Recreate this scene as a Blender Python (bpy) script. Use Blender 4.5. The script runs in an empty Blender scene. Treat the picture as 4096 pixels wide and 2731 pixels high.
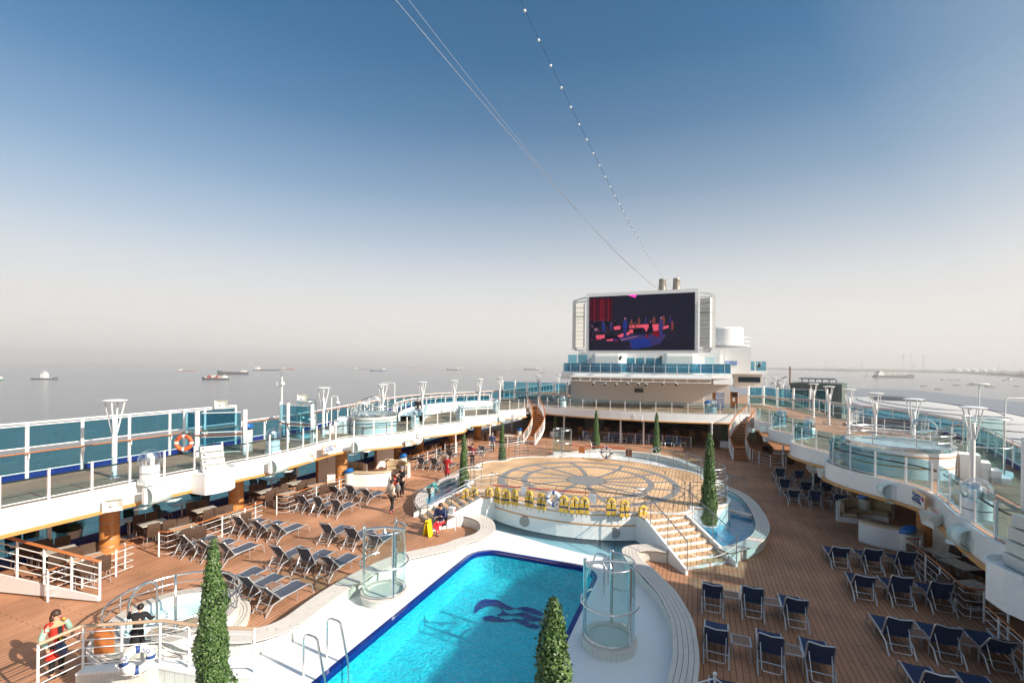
import bpy, math, random
from mathutils import Vector, Matrix
R = math.radians; pi = math.pi
random.seed(7)
sc = bpy.context.scene
col = sc.collection
# ------------------------------------------------------------------ camera, sky, sun
F_, YAW = 1854.0, .3833
CAM = (5.83, 0.0, 7.6)
SHX, H0 = 0.0, 1456.0
ROLL = math.atan(.0084)
cam = bpy.data.cameras.new('camera'); co = bpy.data.objects.new('camera', cam); col.objects.link(co)
cam.sensor_width = 36; cam.lens = 36*F_/4096
# the horizon falls (1456-1365.5) px under the picture centre; the view is level and slightly rolled
cam.shift_y = (H0-1365.5)/4096
cam.shift_x = 0
cam.clip_end = 90000; cam.clip_start = .1
co.location = CAM
co.rotation_euler = (Matrix.Rotation(YAW, 3, 'Z') @ Matrix.Rotation(R(90), 3, 'X') @ Matrix.Rotation(ROLL, 3, 'Z')).to_euler()
sc.camera = co
SUN_EL, SUN_AZ = R(29), R(97)      # azimuth clockwise from +Y: the sun stands over the +X side, a touch behind
world = bpy.data.worlds.new('World'); sc.world = world; world.use_nodes = True
nt = world.node_tree; N = nt.nodes; L = nt.links; N.clear()
out = N.new('ShaderNodeOutputWorld'); bg = N.new('ShaderNodeBackground'); bg.inputs[1].default_value = .105
sky = N.new('ShaderNodeTexSky'); sky.sky_type = 'NISHITA'; sky.sun_disc = False
sky.sun_elevation = SUN_EL; sky.sun_rotation = SUN_AZ
sky.air_density = 1.0; sky.dust_density = 1.6; sky.ozone_density = 3.0
tc = N.new('ShaderNodeTexCoord'); sx = N.new('ShaderNodeSeparateXYZ'); L.new(tc.outputs['Generated'], sx.inputs[0])
rp = N.new('ShaderNodeValToRGB'); rp.color_ramp.interpolation = 'LINEAR'
L.new(sx.outputs['Z'], rp.inputs[0])
els = rp.color_ramp.elements
els[0].position = 0.0; els[0].color = (1, 1, 1, 1)
els[1].position = 1.0; els[1].color = (.25, .25, .25, 1)
for pz, cz in ((.10, .95), (.17, .79), (.25, .50), (.34, .25), (.45, .08), (.55, .02), (.66, .01), (.8, .1)): e_ = els.new(pz); e_.color = (cz, cz, cz, 1)
mx = N.new('ShaderNodeMixRGB'); mx.inputs[2].default_value = (5.2, 4.95, 4.75, 1)   # the murk low over the estuary
mlt = N.new('ShaderNodeMixRGB'); mlt.blend_type = 'MULTIPLY'; mlt.inputs[0].default_value = 1; mlt.inputs[2].default_value = (.12, .58, .72, 1)
L.new(sky.outputs[0], mlt.inputs[1]); L.new(mlt.outputs[0], mx.inputs[1]); 
vd = N.new('ShaderNodeVectorMath'); vd.operation = 'DOT_PRODUCT'; vd.inputs[1].default_value = (math.sin(SUN_AZ)*math.cos(SUN_EL), math.cos(SUN_AZ)*math.cos(SUN_EL), math.sin(SUN_EL))
L.new(tc.outputs['Generated'], vd.inputs[0]); mr_ = N.new('ShaderNodeMapRange'); mr_.inputs[1].default_value = .30; mr_.inputs[2].default_value = 1.0; mr_.inputs[4].default_value = .6; L.new(vd.outputs['Value'], mr_.inputs[0])
ad_ = N.new('ShaderNodeMath'); ad_.use_clamp = True; L.new(rp.outputs[0], ad_.inputs[0]); L.new(mr_.outputs[0], ad_.inputs[1]); L.new(ad_.outputs[0], mx.inputs[0])
L.new(mx.outputs[0], bg.inputs[0]); L.new(bg.outputs[0], out.inputs[0])
sun = bpy.data.lights.new('sun', 'SUN'); sun.energy = 4.6; sun.angle = R(.6); sun.color = (1, .90, .78)
so = bpy.data.objects.new('sun', sun); col.objects.link(so)
sd = Vector((math.sin(SUN_AZ)*math.cos(SUN_EL), math.cos(SUN_AZ)*math.cos(SUN_EL), math.sin(SUN_EL)))
so.rotation_euler = sd.to_track_quat('Z', 'Y').to_euler(); so.location = (60, 0, 60)
sc.view_settings.view_transform = 'Standard'; sc.view_settings.look = 'None'; sc.view_settings.gamma = 1
sc.view_settings.exposure = 0.7; sc.view_settings.use_curve_mapping = False
sc.cycles.transparent_max_bounces = 28; sc.cycles.max_bounces = 8
# ------------------------------------------------------------------ survey: a sighting on a level plane gives a place on deck
cy_, sy_ = math.cos(YAW), math.sin(YAW); cr, sr = math.cos(ROLL), math.sin(ROLL)
def im(x, y):
    a, b = x-2048, y-H0
    return a*cr+b*sr, -a*sr+b*cr
def P(q, z=0):
    a, b = im(*q); d = (CAM[2]-z)*F_/b; l = a/F_*d
    return Vector((CAM[0]-sy_*d+cy_*l, CAM[1]+cy_*d+sy_*l, z))
def at(q, d):                       # a sighting at a known distance
    a, b = im(*q); l = a/F_*d
    return Vector((CAM[0]-sy_*d+cy_*l, CAM[1]+cy_*d+sy_*l, CAM[2]-b*d/F_))
def atY(q, Y): t = im(*q)[0]/F_; return at(q, Y/(cy_+sy_*t))
def atX(q, X): t = im(*q)[0]/F_; return at(q, (X-CAM[0])/(-sy_+cy_*t))
def dist(p): return -sy_*(p[0]-CAM[0])+cy_*(p[1]-CAM[1])
def zat(p, q): return CAM[2]-im(*q)[1]*dist(p)/F_
def fr(x0, y0, k): return lambda x, y: (x0+x/k, y0+y/k)
qA = fr(0, 1400, 2.296); qB = fr(0, 2048, 2.296); qC = fr(900, 1400, 2.296); qD = fr(900, 2048, 2.296)
qE = fr(1800, 1400, 2.296); qF = fr(1800, 2048, 2.296); qG = fr(2700, 1400, 3.357); qH = fr(2700, 1800, 2.296)
qI = fr(3250, 1450, 2.78); qJ = fr(3250, 1900, 2.78); qK = fr(1500, 1450, 2.94); qM = fr(2700, 2167, 2.78)
qN = fr(3250, 2167, 2.78); qS = fr(2200, 1080, 3.136); qT = fr(2050, 1500, 2.352); qU = fr(1750, 1700, 3.92)
qV = fr(2300, 1750, 3.92); qW = fr(1500, 1900, 5.227); qX = fr(3500, 1480, 3.92)
ZU = 3.15; ZSEA = -34.0
# ------------------------------------------------------------------ mesh builder
class MB:
    def __init__(s): s.v = []; s.f = []
    def add(s, v, f):
        n = len(s.v); s.v += [tuple(p) for p in v]; s.f += [tuple(i+n for i in q) for q in f]; return s
    def box(s, c, d, rz=0, M=None):
        x, y, z = d[0]/2, d[1]/2, d[2]/2
        vs = [Vector((a*x, b*y, e*z)) for e in (-1, 1) for a, b in ((-1, -1), (1, -1), (1, 1), (-1, 1))]
        if M is not None: vs = [M @ v for v in vs]
        elif rz: m = Matrix.Rotation(rz, 3, 'Z'); vs = [m @ v for v in vs]
        c = Vector(c)
        return s.add([v+c for v in vs], [(0, 3, 2, 1), (4, 5, 6, 7), (0, 1, 5, 4), (1, 2, 6, 5), (2, 3, 7, 6), (3, 0, 4, 7)])
    def path(s, pts, r, n=8, closed=False, r2=None, flat=None):
        pts = [Vector(p) for p in pts]; m = len(pts); rings = []
        up = Vector((0, 0, 1)); prev = None
        for i, p in enumerate(pts):
            if closed: t = pts[(i+1) % m]-pts[i-1]
            else: t = (pts[min(i+1, m-1)]-pts[max(i-1, 0)])
            if t.length < 1e-9: t = Vector((0, 0, 1))
            t.normalize()
            if prev is None:
                a = t.cross(up)
                if a.length < .05: a = t.cross(Vector((1, 0, 0)))
            else:
                a = prev-t*prev.dot(t)
                if a.length < .01: a = t.cross(up)
            a.normalize(); b = a.cross(t); prev = a
            rr = r if r2 is None else r+(r2-r)*i/(m-1)
            fx, fy = flat or (1, 1)
            rings.append([p+(a*math.cos(2*pi*k/n)*fx+b*math.sin(2*pi*k/n)*fy)*rr for k in range(n)])
        vs = [v for g in rings for v in g]; fs = []
        for i in range(m if closed else m-1):
            j = (i+1) % m
            for k in range(n):
                l = (k+1) % n; fs.append((i*n+k, j*n+k, j*n+l, i*n+l))
        if not closed: fs += [tuple(range(n)), tuple((m-1)*n+k for k in reversed(range(n)))]
        return s.add(vs, fs)
    def tube(s, p, q, r, n=8, r2=None): return s.path([p, q], r, n, r2=r2)
    def bar(s, p, q, w, h):             # a flat bar w wide, h deep
        p = Vector(p); q = Vector(q); t = (q-p); Ln = t.length; t.normalize()
        a = t.cross(Vector((0, 0, 1)))
        if a.length < .02: a = Vector((1, 0, 0))
        a.normalize(); b = a.cross(t)
        return s.box((p+q)/2, (w, Ln, h), M=Matrix((a, t, b)).transposed())
    def lathe(s, prof, c=(0, 0, 0), n=24, sx=1, sy=1, cap=True):
        vs = [(c[0]+r*math.cos(2*pi*k/n)*sx, c[1]+r*math.sin(2*pi*k/n)*sy, c[2]+z) for r, z in prof for k in range(n)]
        fs = [(i*n+k, i*n+(k+1) % n, (i+1)*n+(k+1) % n, (i+1)*n+k) for i in range(len(prof)-1) for k in range(n)]
        if cap: fs += [tuple(reversed(range(n))), tuple((len(prof)-1)*n+k for k in range(n))]
        return s.add(vs, fs)
    def prism(s, poly, z0, z1):
        n = len(poly); a = sum(poly[i][0]*poly[(i+1) % n][1]-poly[(i+1) % n][0]*poly[i][1] for i in range(n))
        if a < 0: poly = poly[::-1]
        vs = [(p[0], p[1], z0) for p in poly]+[(p[0], p[1], z1) for p in poly]
        return s.add(vs, [tuple(reversed(range(n))), tuple(range(n, 2*n))]+[(i, (i+1) % n, n+(i+1) % n, n+i) for i in range(n)])
    def wall(s, pts, z0, z1, t, side=0, closed=False):   # a wall of thickness t along a plan curve; side 0 centred, +1 left, -1 right
        A = off(pts, t/2+side*t/2, closed); B = off(pts, -t/2+side*t/2, closed); n = len(pts)
        vs = []
        for i in range(n): vs += [(A[i][0], A[i][1], z0), (B[i][0], B[i][1], z0), (B[i][0], B[i][1], z1), (A[i][0], A[i][1], z1)]
        fs = []
        for i in range(n if closed else n-1):
            a, b = i*4, ((i+1) % n)*4
            fs += [(a, a+1, b+1, b), (a+1, a+2, b+2, b+1), (a+2, a+3, b+3, b+2), (a+3, a, b, b+3)]
        if not closed: fs += [(3, 2, 1, 0), ((n-1)*4, (n-1)*4+1, (n-1)*4+2, (n-1)*4+3)]
        return s.add(vs, fs)
    def sphere(s, c, r, n=16, m=10, sc3=(1, 1, 1), z0=-1.0):
        prof = []
        for i in range(m+1):
            t = math.asin(max(-1, z0))+(pi/2-math.asin(max(-1, z0)))*i/m
            prof.append((max(r*math.cos(t), 1e-4), r*math.sin(t)*sc3[2]))
        return s.lathe(prof, c, n, sc3[0], sc3[1])
    def xf(s, M, i0=0):
        s.v = s.v[:i0]+[tuple(M @ Vector(p)) for p in s.v[i0:]]; return s
    def obj(s, name, m, parent=None, smooth=False, world=True, bev=0):
        o = Vector((0, 0, 0))
        if parent is not None and world:
            o = Vector(parent.location); q = parent.parent
            while q is not None: o += Vector(q.location); q = q.parent
            vs = [(v[0]-o.x, v[1]-o.y, v[2]-o.z) for v in s.v]
        else: vs = s.v
        me = bpy.data.meshes.new(name); me.from_pydata(vs, [], s.f)
        if smooth: me.shade_smooth(); me.set_sharp_from_angle(angle=R(40))
        me.materials.append(m); me.update()
        ob = bpy.data.objects.new(name, me); col.objects.link(ob)
        if parent is not None: ob.parent = parent
        if bev:
            b = ob.modifiers.new('bevel', 'BEVEL'); b.width = bev; b.segments = 2; b.limit_method = 'ANGLE'
        return ob
def off(pts, d, closed=False):
    n = len(pts); o = []
    for i in range(n):
        a = pts[i-1] if (i or closed) else pts[0]; b = pts[(i+1) % n] if (i < n-1 or closed) else pts[-1]; p = pts[i]
        t1 = Vector((p[0]-a[0], p[1]-a[1])); t2 = Vector((b[0]-p[0], b[1]-p[1]))
        if t1.length < 1e-9: t1 = t2
        if t2.length < 1e-9: t2 = t1
        t1.normalize(); t2.normalize(); n1 = Vector((-t1.y, t1.x)); n2 = Vector((-t2.y, t2.x)); m = n1+n2
        if m.length < 1e-6: m = n1
        m.normalize(); k = min(1/max(m.dot(n1), .35), 2.2)
        o.append((p[0]+m.x*d*k, p[1]+m.y*d*k))
    return o
def cr_(pts, n=6, closed=False):
    m = len(pts); o = []; dim = len(pts[0])
    for i in range(m if closed else m-1):
        p = [pts[(i+k) % m] if closed else pts[max(0, min(m-1, i+k))] for k in (-1, 0, 1, 2)]
        for j in range(n):
            t = j/n
            o.append(tuple(.5*((2*p[1][c])+(-p[0][c]+p[2][c])*t+(2*p[0][c]-5*p[1][c]+4*p[2][c]-p[3][c])*t*t+(-p[0][c]+3*p[1][c]-3*p[2][c]+p[3][c])*t**3) for c in range(dim)))
    if not closed: o.append(tuple(pts[-1]))
    return o
def even(pts, step, closed=False):
    pts = [Vector(p) for p in pts]+([Vector(pts[0])] if closed else []); tot = sum((pts[i+1]-pts[i]).length for i in range(len(pts)-1))
    n = max(1, round(tot/step)); o = []; want = [tot*i/n for i in range(n+(0 if closed else 1))]; acc = 0; j = 0
    for i in range(len(pts)-1):
        l = (pts[i+1]-pts[i]).length
        while j < len(want) and want[j] <= acc+l+1e-6:
            o.append(pts[i].lerp(pts[i+1], (want[j]-acc)/max(l, 1e-9))); j += 1
        acc += l
    return o
def arc(cx, cy, r, a0, a1, n=16, ry=None): return [(cx+r*math.cos(R(a0+(a1-a0)*i/n)), cy+(ry or r)*math.sin(R(a0+(a1-a0)*i/n))) for i in range(n+1)]
def rrect(x0, x1, y0, y1, r, n=5):
    o = []
    for cx, cy, a in ((x1-r, y1-r, 0), (x0+r, y1-r, 90), (x0+r, y0+r, 180), (x1-r, y0+r, 270)): o += arc(cx, cy, r, a, a+90, n)
    return o
def tag(o, label=None, cat=None, group=None, kind=None):
    if label: o['label'] = label
    if cat: o['category'] = cat
    if group: o['group'] = group
    if kind: o['kind'] = kind
    return o
def T(name, label, cat, loc=(0, 0, 0), rz=0, group=None):
    o = bpy.data.objects.new(name, None); col.objects.link(o); o.location = loc; o.rotation_euler = (0, 0, rz); o.empty_display_size = .2
    return tag(o, label, cat, group)
kids = {}
def copy_tree(o, loc, rz, label, group=None, scale=1):
    if o.name not in kids: kids[o.name] = [(c, list(c.children)) for c in o.children]
    r = o.copy(); col.objects.link(r); r.location = loc; r.rotation_euler = (0, 0, rz); r.scale = (scale,)*3; r['label'] = label
    if group: r['group'] = group
    for c, g in kids[o.name]:
        d = c.copy(); col.objects.link(d); d.parent = r
        for e in g: h = e.copy(); col.objects.link(h); h.parent = d
    return r
def struct(mb, name, m, smooth=False): return tag(mb.obj(name, m, None, smooth), kind='structure')
# ------------------------------------------------------------------ materials
def base(name):
    m = bpy.data.materials.new(name); m.use_nodes = True; t = m.node_tree; b = t.nodes['Principled BSDF']; return m, t, b
def rgb(c): return (c[0], c[1], c[2], 1)
def mat(name, c, rough=.5, metal=0, var=.06, scale=3.0, bump=0, bscale=60, coat=0, emis=None, spec=.5):
    m, t, b = base(name); n = t.nodes; l = t.links
    b.inputs['Roughness'].default_value = rough; b.inputs['Metallic'].default_value = metal; b.inputs['Specular IOR Level'].default_value = spec
    if coat: b.inputs['Coat Weight'].default_value = coat; b.inputs['Coat Roughness'].default_value = .1
    tx = n.new('ShaderNodeTexCoord'); no = n.new('ShaderNodeTexNoise'); no.inputs['Scale'].default_value = scale; no.inputs['Detail'].default_value = 5
    l.new(tx.outputs['Object'], no.inputs['Vector'])
    r = n.new('ShaderNodeMixRGB'); r.inputs[1].default_value = rgb([max(0, x*(1-var)) for x in c]); r.inputs[2].default_value = rgb([min(1, x*(1+var)) for x in c])
    l.new(no.outputs['Fac'], r.inputs[0]); l.new(r.outputs[0], b.inputs['Base Color'])
    rr = n.new('ShaderNodeMapRange'); rr.inputs[3].default_value = max(0, rough-.08); rr.inputs[4].default_value = min(1, rough+.1); l.new(no.outputs['Fac'], rr.inputs[0]); l.new(rr.outputs[0], b.inputs['Roughness'])
    if bump:
        n2 = n.new('ShaderNodeTexNoise'); n2.inputs['Scale'].default_value = bscale; l.new(tx.outputs['Object'], n2.inputs['Vector'])
        bp = n.new('ShaderNodeBump'); bp.inputs['Strength'].default_value = bump; bp.inputs['Distance'].default_value = .02; l.new(n2.outputs['Fac'], bp.inputs['Height']); l.new(bp.outputs[0], b.inputs['Normal'])
    if emis: b.inputs['Emission Color'].default_value = rgb(emis[0]); b.inputs['Emission Strength'].default_value = emis[1]
    return m
def glass(name, tint, refl=.06, rough=.02):
    m = bpy.data.materials.new(name); m.use_nodes = True; t = m.node_tree; n = t.nodes; l = t.links; n.clear()
    o = n.new('ShaderNodeOutputMaterial'); tr = n.new('ShaderNodeBsdfTransparent'); tr.inputs[0].default_value = rgb(tint)
    g = n.new('ShaderNodeBsdfGlossy'); g.inputs['Roughness'].default_value = rough; g.inputs[0].default_value = (.9, .95, 1, 1)
    f = n.new('ShaderNodeLayerWeight'); f.inputs[0].default_value = .5; pw = n.new('ShaderNodeMath'); pw.operation = 'POWER'; pw.inputs[1].default_value = 4.5; l.new(f.outputs['Facing'], pw.inputs[0])
    a = n.new('ShaderNodeMath'); a.operation = 'MULTIPLY_ADD'; a.inputs[1].default_value = .9; a.inputs[2].default_value = refl*.5; l.new(pw.outputs[0], a.inputs[0])
    mxx = n.new('ShaderNodeMixShader'); l.new(a.outputs[0], mxx.inputs[0]); l.new(tr.outputs[0], mxx.inputs[1]); l.new(g.outputs[0], mxx.inputs[2]); l.new(mxx.outputs[0], o.inputs[0])
    return m
def planks(name, c1, c2, seam, w=.14, length=2.4, rough=.6, axis='Y', ang=0, dirt=.25):
    m, t, b = base(name); n = t.nodes; l = t.links
    tx = n.new('ShaderNodeTexCoord'); mp = n.new('ShaderNodeMapping'); l.new(tx.outputs['Object'], mp.inputs[0])
    mp.inputs['Rotation'].default_value = (0, 0, R(90 if axis == 'Y' else 0)+ang)
    b.inputs['Specular IOR Level'].default_value = .3
    br = n.new('ShaderNodeTexBrick'); br.offset = .37; br.offset_frequency = 2; br.inputs['Scale'].default_value = 1
    br.inputs['Brick Width'].default_value = length; br.inputs['Row Height'].default_value = w; br.inputs['Mortar Size'].default_value = w*.06; br.inputs['Mortar Smooth'].default_value = .3
    br.inputs['Color1'].default_value = rgb(c1); br.inputs['Color2'].default_value = rgb(c2); br.inputs['Mortar'].default_value = rgb(seam); br.inputs['Bias'].default_value = 0
    l.new(mp.outputs[0], br.inputs['Vector'])
    no = n.new('ShaderNodeTexNoise'); no.inputs['Scale'].default_value = .55; no.inputs['Detail'].default_value = 7; l.new(tx.outputs['Object'], no.inputs['Vector'])
    mr = n.new('ShaderNodeMapRange'); mr.inputs[1].default_value = .3; mr.inputs[2].default_value = .7; mr.inputs[3].default_value = 1-dirt*1.2; mr.inputs[4].default_value = 1+dirt*.7; l.new(no.outputs['Fac'], mr.inputs[0])
    mp2 = n.new('ShaderNodeMapping'); l.new(mp.outputs[0], mp2.inputs[0]); mp2.inputs['Scale'].default_value = (2.5, 60, 1)
    n2 = n.new('ShaderNodeTexNoise'); n2.inputs['Scale'].default_value = 1; n2.inputs['Detail'].default_value = 3; l.new(mp2.outputs[0], n2.inputs['Vector'])
    m2 = n.new('ShaderNodeMapRange'); m2.inputs[3].default_value = .86; m2.inputs[4].default_value = 1.14; l.new(n2.outputs['Fac'], m2.inputs[0])
    mu = n.new('ShaderNodeMath'); mu.operation = 'MULTIPLY'; l.new(mr.outputs[0], mu.inputs[0]); l.new(m2.outputs[0], mu.inputs[1])
    vm = n.new('ShaderNodeVectorMath'); vm.operation = 'SCALE'; l.new(br.outputs['Color'], vm.inputs[0]); l.new(mu.outputs[0], vm.inputs['Scale']); l.new(vm.outputs[0], b.inputs['Base Color'])
    ra = n.new('ShaderNodeMapRange'); ra.inputs[3].default_value = rough-.1; ra.inputs[4].default_value = rough+.2; l.new(no.outputs['Fac'], ra.inputs[0]); l.new(ra.outputs[0], b.inputs['Roughness'])
    bp = n.new('ShaderNodeBump'); bp.inputs['Strength'].default_value = .4; bp.inputs['Distance'].default_value = .01; bp.invert = True; l.new(br.outputs['Fac'], bp.inputs['Height']); l.new(bp.outputs[0], b.inputs['Normal'])
    return m
M = {}
M['white'] = mat('white_paint', (.80, .795, .78), .38, var=.03, scale=1.2)
M['white2'] = mat('white_gelcoat', (.82, .83, .82), .28, var=.02, scale=.8)
M['cream'] = mat('cream_panel', (.80, .74, .67), .5, var=.03)
M['offwhite'] = mat('speaker_beige', (.66, .66, .60), .5, var=.03)
M['steel'] = mat('stainless_steel', (.76, .75, .73), .25, 1, var=.04)
M['steel_soft'] = mat('brushed_steel', (.62, .63, .64), .38, 1, var=.05)
M['alu'] = mat('aluminium_frame', (.62, .63, .65), .35, .7, var=.04)
M['teak'] = planks('teak_deck', (.56, .285, .165), (.48, .24, .135), (.12, .06, .04), .15)
M['teak_up'] = planks('upper_teak_deck', (.47, .30, .20), (.42, .26, .17), (.10, .07, .05), .135)
M['teak_grey'] = planks('grey_teak_deck', (.30, .26, .22), (.27, .23, .19), (.08, .07, .06), .135)
M['teak_stage'] = planks('pale_stage_teak', (.76, .50, .29), (.71, .455, .255), (.12, .07, .04), .2, ang=R(0))
M['coping'] = planks('bleached_teak_coping', (.60, .54, .48), (.55, .49, .43), (.14, .12, .11), .12, 1.3)
M['wood'] = mat('varnished_rail_wood', (.50, .17, .05), .28, var=.25, scale=6, coat=.4)
M['wood_dark'] = mat('dark_rail_wood', (.16, .055, .03), .35, var=.25, scale=6)
M['wood_pale'] = mat('bleached_rail_wood', (.55, .38, .25), .5, var=.15, scale=8)
M['wood_pan'] = planks('veneer_panel', (.44, .19, .06), (.38, .16, .05), (.2, .08, .03), .3, 6, axis='X')
M['pillar'] = mat('pillar_veneer', (.56, .24, .07), .3, var=.22, scale=4, coat=.3)
M['trim'] = mat('ochre_trim', (.58, .29, .09), .4, var=.12)
M['navy'] = mat('navy_mesh_fabric', (.028, .052, .125), .8, var=.15, scale=30, bump=.3, bscale=300)
M['char'] = mat('charcoal_mesh_fabric', (.075, .09, .125), .8, var=.12, scale=30, bump=.3, bscale=300)
M['rattan'] = mat('brown_rattan', (.085, .045, .028), .6, var=.35, scale=60, bump=.8, bscale=90)
M['black'] = mat('black_plastic', (.012, .012, .013), .5, var=.1)
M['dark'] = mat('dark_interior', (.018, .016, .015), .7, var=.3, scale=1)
M['tbl'] = mat('pale_table_top', (.60, .55, .46), .25, var=.06, scale=9)
M['sofa'] = mat('tan_leather', (.56, .44, .29), .5, var=.07, scale=4, bump=.2, bscale=20)
M['blue'] = mat('royal_blue_paint', (.0, .022, .18), .35, var=.05)
M['blue_lid'] = mat('blue_bin_lid', (.0, .12, .42), .3, var=.05)
M['navy_tile'] = mat('navy_mosaic', (.002, .02, .19), .2, var=.2, scale=40)
M['grating'] = mat('steel_grating', (.33, .32, .31), .5, .3, var=.25, scale=120)
M['g_tint'] = glass('teal_tinted_glass', (.80, .91, .94))
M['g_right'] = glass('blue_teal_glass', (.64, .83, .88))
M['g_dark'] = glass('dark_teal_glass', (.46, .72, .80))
M['g_clear'] = glass('clear_glass', (.90, .97, .96))
M['g_dome'] = glass('clear_dome_plastic', (.93, .95, .96), refl=.5)
M['g_green'] = glass('pale_green_glass', (.80, .93, .90))
M['frost'] = mat('frosted_glass', (.62, .78, .74), .25, var=.03)
M['yellow'] = mat('yellow_vest_fabric', (.66, .43, .06), .6, var=.12, scale=14, bump=.4, bscale=40)
M['yellow_sign'] = mat('yellow_plastic', (.75, .52, .0), .4, var=.05)
M['orange_l'] = mat('faded_orange_fabric', (.85, .42, .26), .7, var=.1, scale=14)
M['orange'] = mat('orange_foam', (.75, .13, .03), .5, var=.06)
M['red'] = mat('red_fabric', (.60, .02, .02), .7, var=.12, scale=14)
M['redrope'] = mat('red_pole_paint', (.65, .05, .02), .4)
M['mir'] = mat('reflective_patch', (.6, .6, .6), .4)
M['skin'] = mat('skin', (.56, .33, .23), .5, var=.05, scale=20)
M['hair'] = mat('dark_hair', (.018, .012, .010), .5, var=.3, scale=60)
M['hair_br'] = mat('brown_hair', (.06, .028, .016), .5, var=.3, scale=60)
M['hair_gr'] = mat('grey_hair', (.30, .29, .28), .6, var=.2, scale=60)
M['bark'] = mat('stem_bark', (.12, .08, .05), .9, var=.3)
M['railst'] = mat('rail_steel', (.33, .34, .35), .42, 1, var=.04)
M['gold'] = mat('funnel_metal', (.36, .32, .27), .4, .5, var=.12)
M['paper'] = mat('paper_notice', (.78, .80, .80), .6)
M['ink'] = mat('navy_ink', (.02, .06, .22), .5)
M['redink'] = mat('red_ink', (.65, .03, .03), .5)
def tiles(name, c, w=.05, rough=.3):
    m, t, b = base(name); n = t.nodes; l = t.links
    tx = n.new('ShaderNodeTexCoord'); br = n.new('ShaderNodeTexBrick'); br.offset = 0; br.inputs['Scale'].default_value = 1
    br.inputs['Brick Width'].default_value = w; br.inputs['Row Height'].default_value = w; br.inputs['Mortar Size'].default_value = w*.06
    br.inputs['Color1'].default_value = rgb(c); br.inputs['Color2'].default_value = rgb([x*.93 for x in c]); br.inputs['Mortar'].default_value = rgb([x*.75 for x in c])
    l.new(tx.outputs['Object'], br.inputs['Vector']); l.new(br.outputs['Color'], b.inputs['Base Color']); b.inputs['Roughness'].default_value = rough
    return m
M['tile'] = tiles('white_mosaic', (.72, .74, .68))
# pool floor: small mixed turquoise tiles
m, t, b = base('turquoise_mosaic'); n = t.nodes; l = t.links
tx = n.new('ShaderNodeTexCoord'); vo = n.new('ShaderNodeTexVoronoi'); vo.inputs['Scale'].default_value = 9; l.new(tx.outputs['Object'], vo.inputs['Vector'])
n1 = n.new('ShaderNodeTexNoise'); n1.inputs['Scale'].default_value = 1.4; n1.inputs['Detail'].default_value = 6; l.new(tx.outputs['Object'], n1.inputs['Vector'])
cr1 = n.new('ShaderNodeMixRGB'); cr1.inputs[1].default_value = (.05, .78, .85, 1); cr1.inputs[2].default_value = (.30, .97, 1.0, 1); l.new(vo.outputs['Distance'], cr1.inputs[0])
cr2 = n.new('ShaderNodeMixRGB'); cr2.blend_type = 'MULTIPLY'; cr2.inputs[0].default_value = .35; l.new(cr1.outputs[0], cr2.inputs[1]); l.new(n1.outputs['Fac'], cr2.inputs[2])
l.new(cr2.outputs[0], b.inputs['Base Color']); b.inputs['Roughness'].default_value = .5
n4 = n.new('ShaderNodeTexNoise'); n4.inputs['Scale'].default_value = 3.2; n4.inputs['Detail'].default_value = 4; n4.inputs['Distortion'].default_value = 1.6; l.new(tx.outputs['Object'], n4.inputs['Vector'])
bp4 = n.new('ShaderNodeBump'); bp4.inputs['Strength'].default_value = .9; bp4.inputs['Distance'].default_value = .12; l.new(n4.outputs['Fac'], bp4.inputs['Height']); l.new(bp4.outputs[0], b.inputs['Normal'])
M['pool_floor'] = m
def water(name, tint, bump=.25, scale=3.0, rough=.03):
    m = glass(name, tint, rough=rough); t = m.node_tree; n = t.nodes; l = t.links
    tx = n.new('ShaderNodeTexCoord'); hs = []
    for s_, w_ in ((scale, 1), (scale*3.3, .5)):
        no = n.new('ShaderNodeTexNoise'); no.inputs['Scale'].default_value = s_; no.inputs['Detail'].default_value = 3; no.inputs['Distortion'].default_value = .6
        l.new(tx.outputs['Object'], no.inputs['Vector']); mm = n.new('ShaderNodeMath'); mm.operation = 'MULTIPLY'; mm.inputs[1].default_value = w_; l.new(no.outputs['Fac'], mm.inputs[0]); hs.append(mm)
    ad = n.new('ShaderNodeMath'); l.new(hs[0].outputs[0], ad.inputs[0]); l.new(hs[1].outputs[0], ad.inputs[1])
    bp = n.new('ShaderNodeBump'); bp.inputs['Strength'].default_value = bump; bp.inputs['Distance'].default_value = .08; l.new(ad.outputs[0], bp.inputs['Height'])
    for q in n:
        if q.type in ('BSDF_GLOSSY', 'LAYER_WEIGHT'): l.new(bp.outputs[0], q.inputs['Normal'])
    return m
M['w_pool'] = water('pool_water', (.33, .88, .97), .9, 4.5)
M['w_shal'] = water('shallow_water', (.90, .97, .99), .25, 2.2)
M['w_tub'] = water('tub_water', (.82, .95, .97), .6, 4)
M['w_moat'] = water('moat_water', (.45, .80, .92), .3, 3)
m, t, b = base('sea_water'); n = t.nodes; l = t.links
b.inputs['Base Color'].default_value = (.115, .125, .135, 1); b.inputs['Roughness'].default_value = .16; b.inputs['Specular IOR Level'].default_value = .35
tx = n.new('ShaderNodeTexCoord'); mp = n.new('ShaderNodeMapping'); mp.inputs['Rotation'].default_value = (0, 0, R(20)); mp.inputs['Scale'].default_value = (1, .45, 1); l.new(tx.outputs['Object'], mp.inputs[0])
n1 = n.new('ShaderNodeTexNoise'); n1.inputs['Scale'].default_value = .22; n1.inputs['Detail'].default_value = 10; n1.inputs['Roughness'].default_value = .62; l.new(mp.outputs[0], n1.inputs['Vector'])
bp = n.new('ShaderNodeBump'); bp.inputs['Strength'].default_value = .9; bp.inputs['Distance'].default_value = 2.2; l.new(n1.outputs['Fac'], bp.inputs['Height']); l.new(bp.outputs[0], b.inputs['Normal'])
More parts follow.
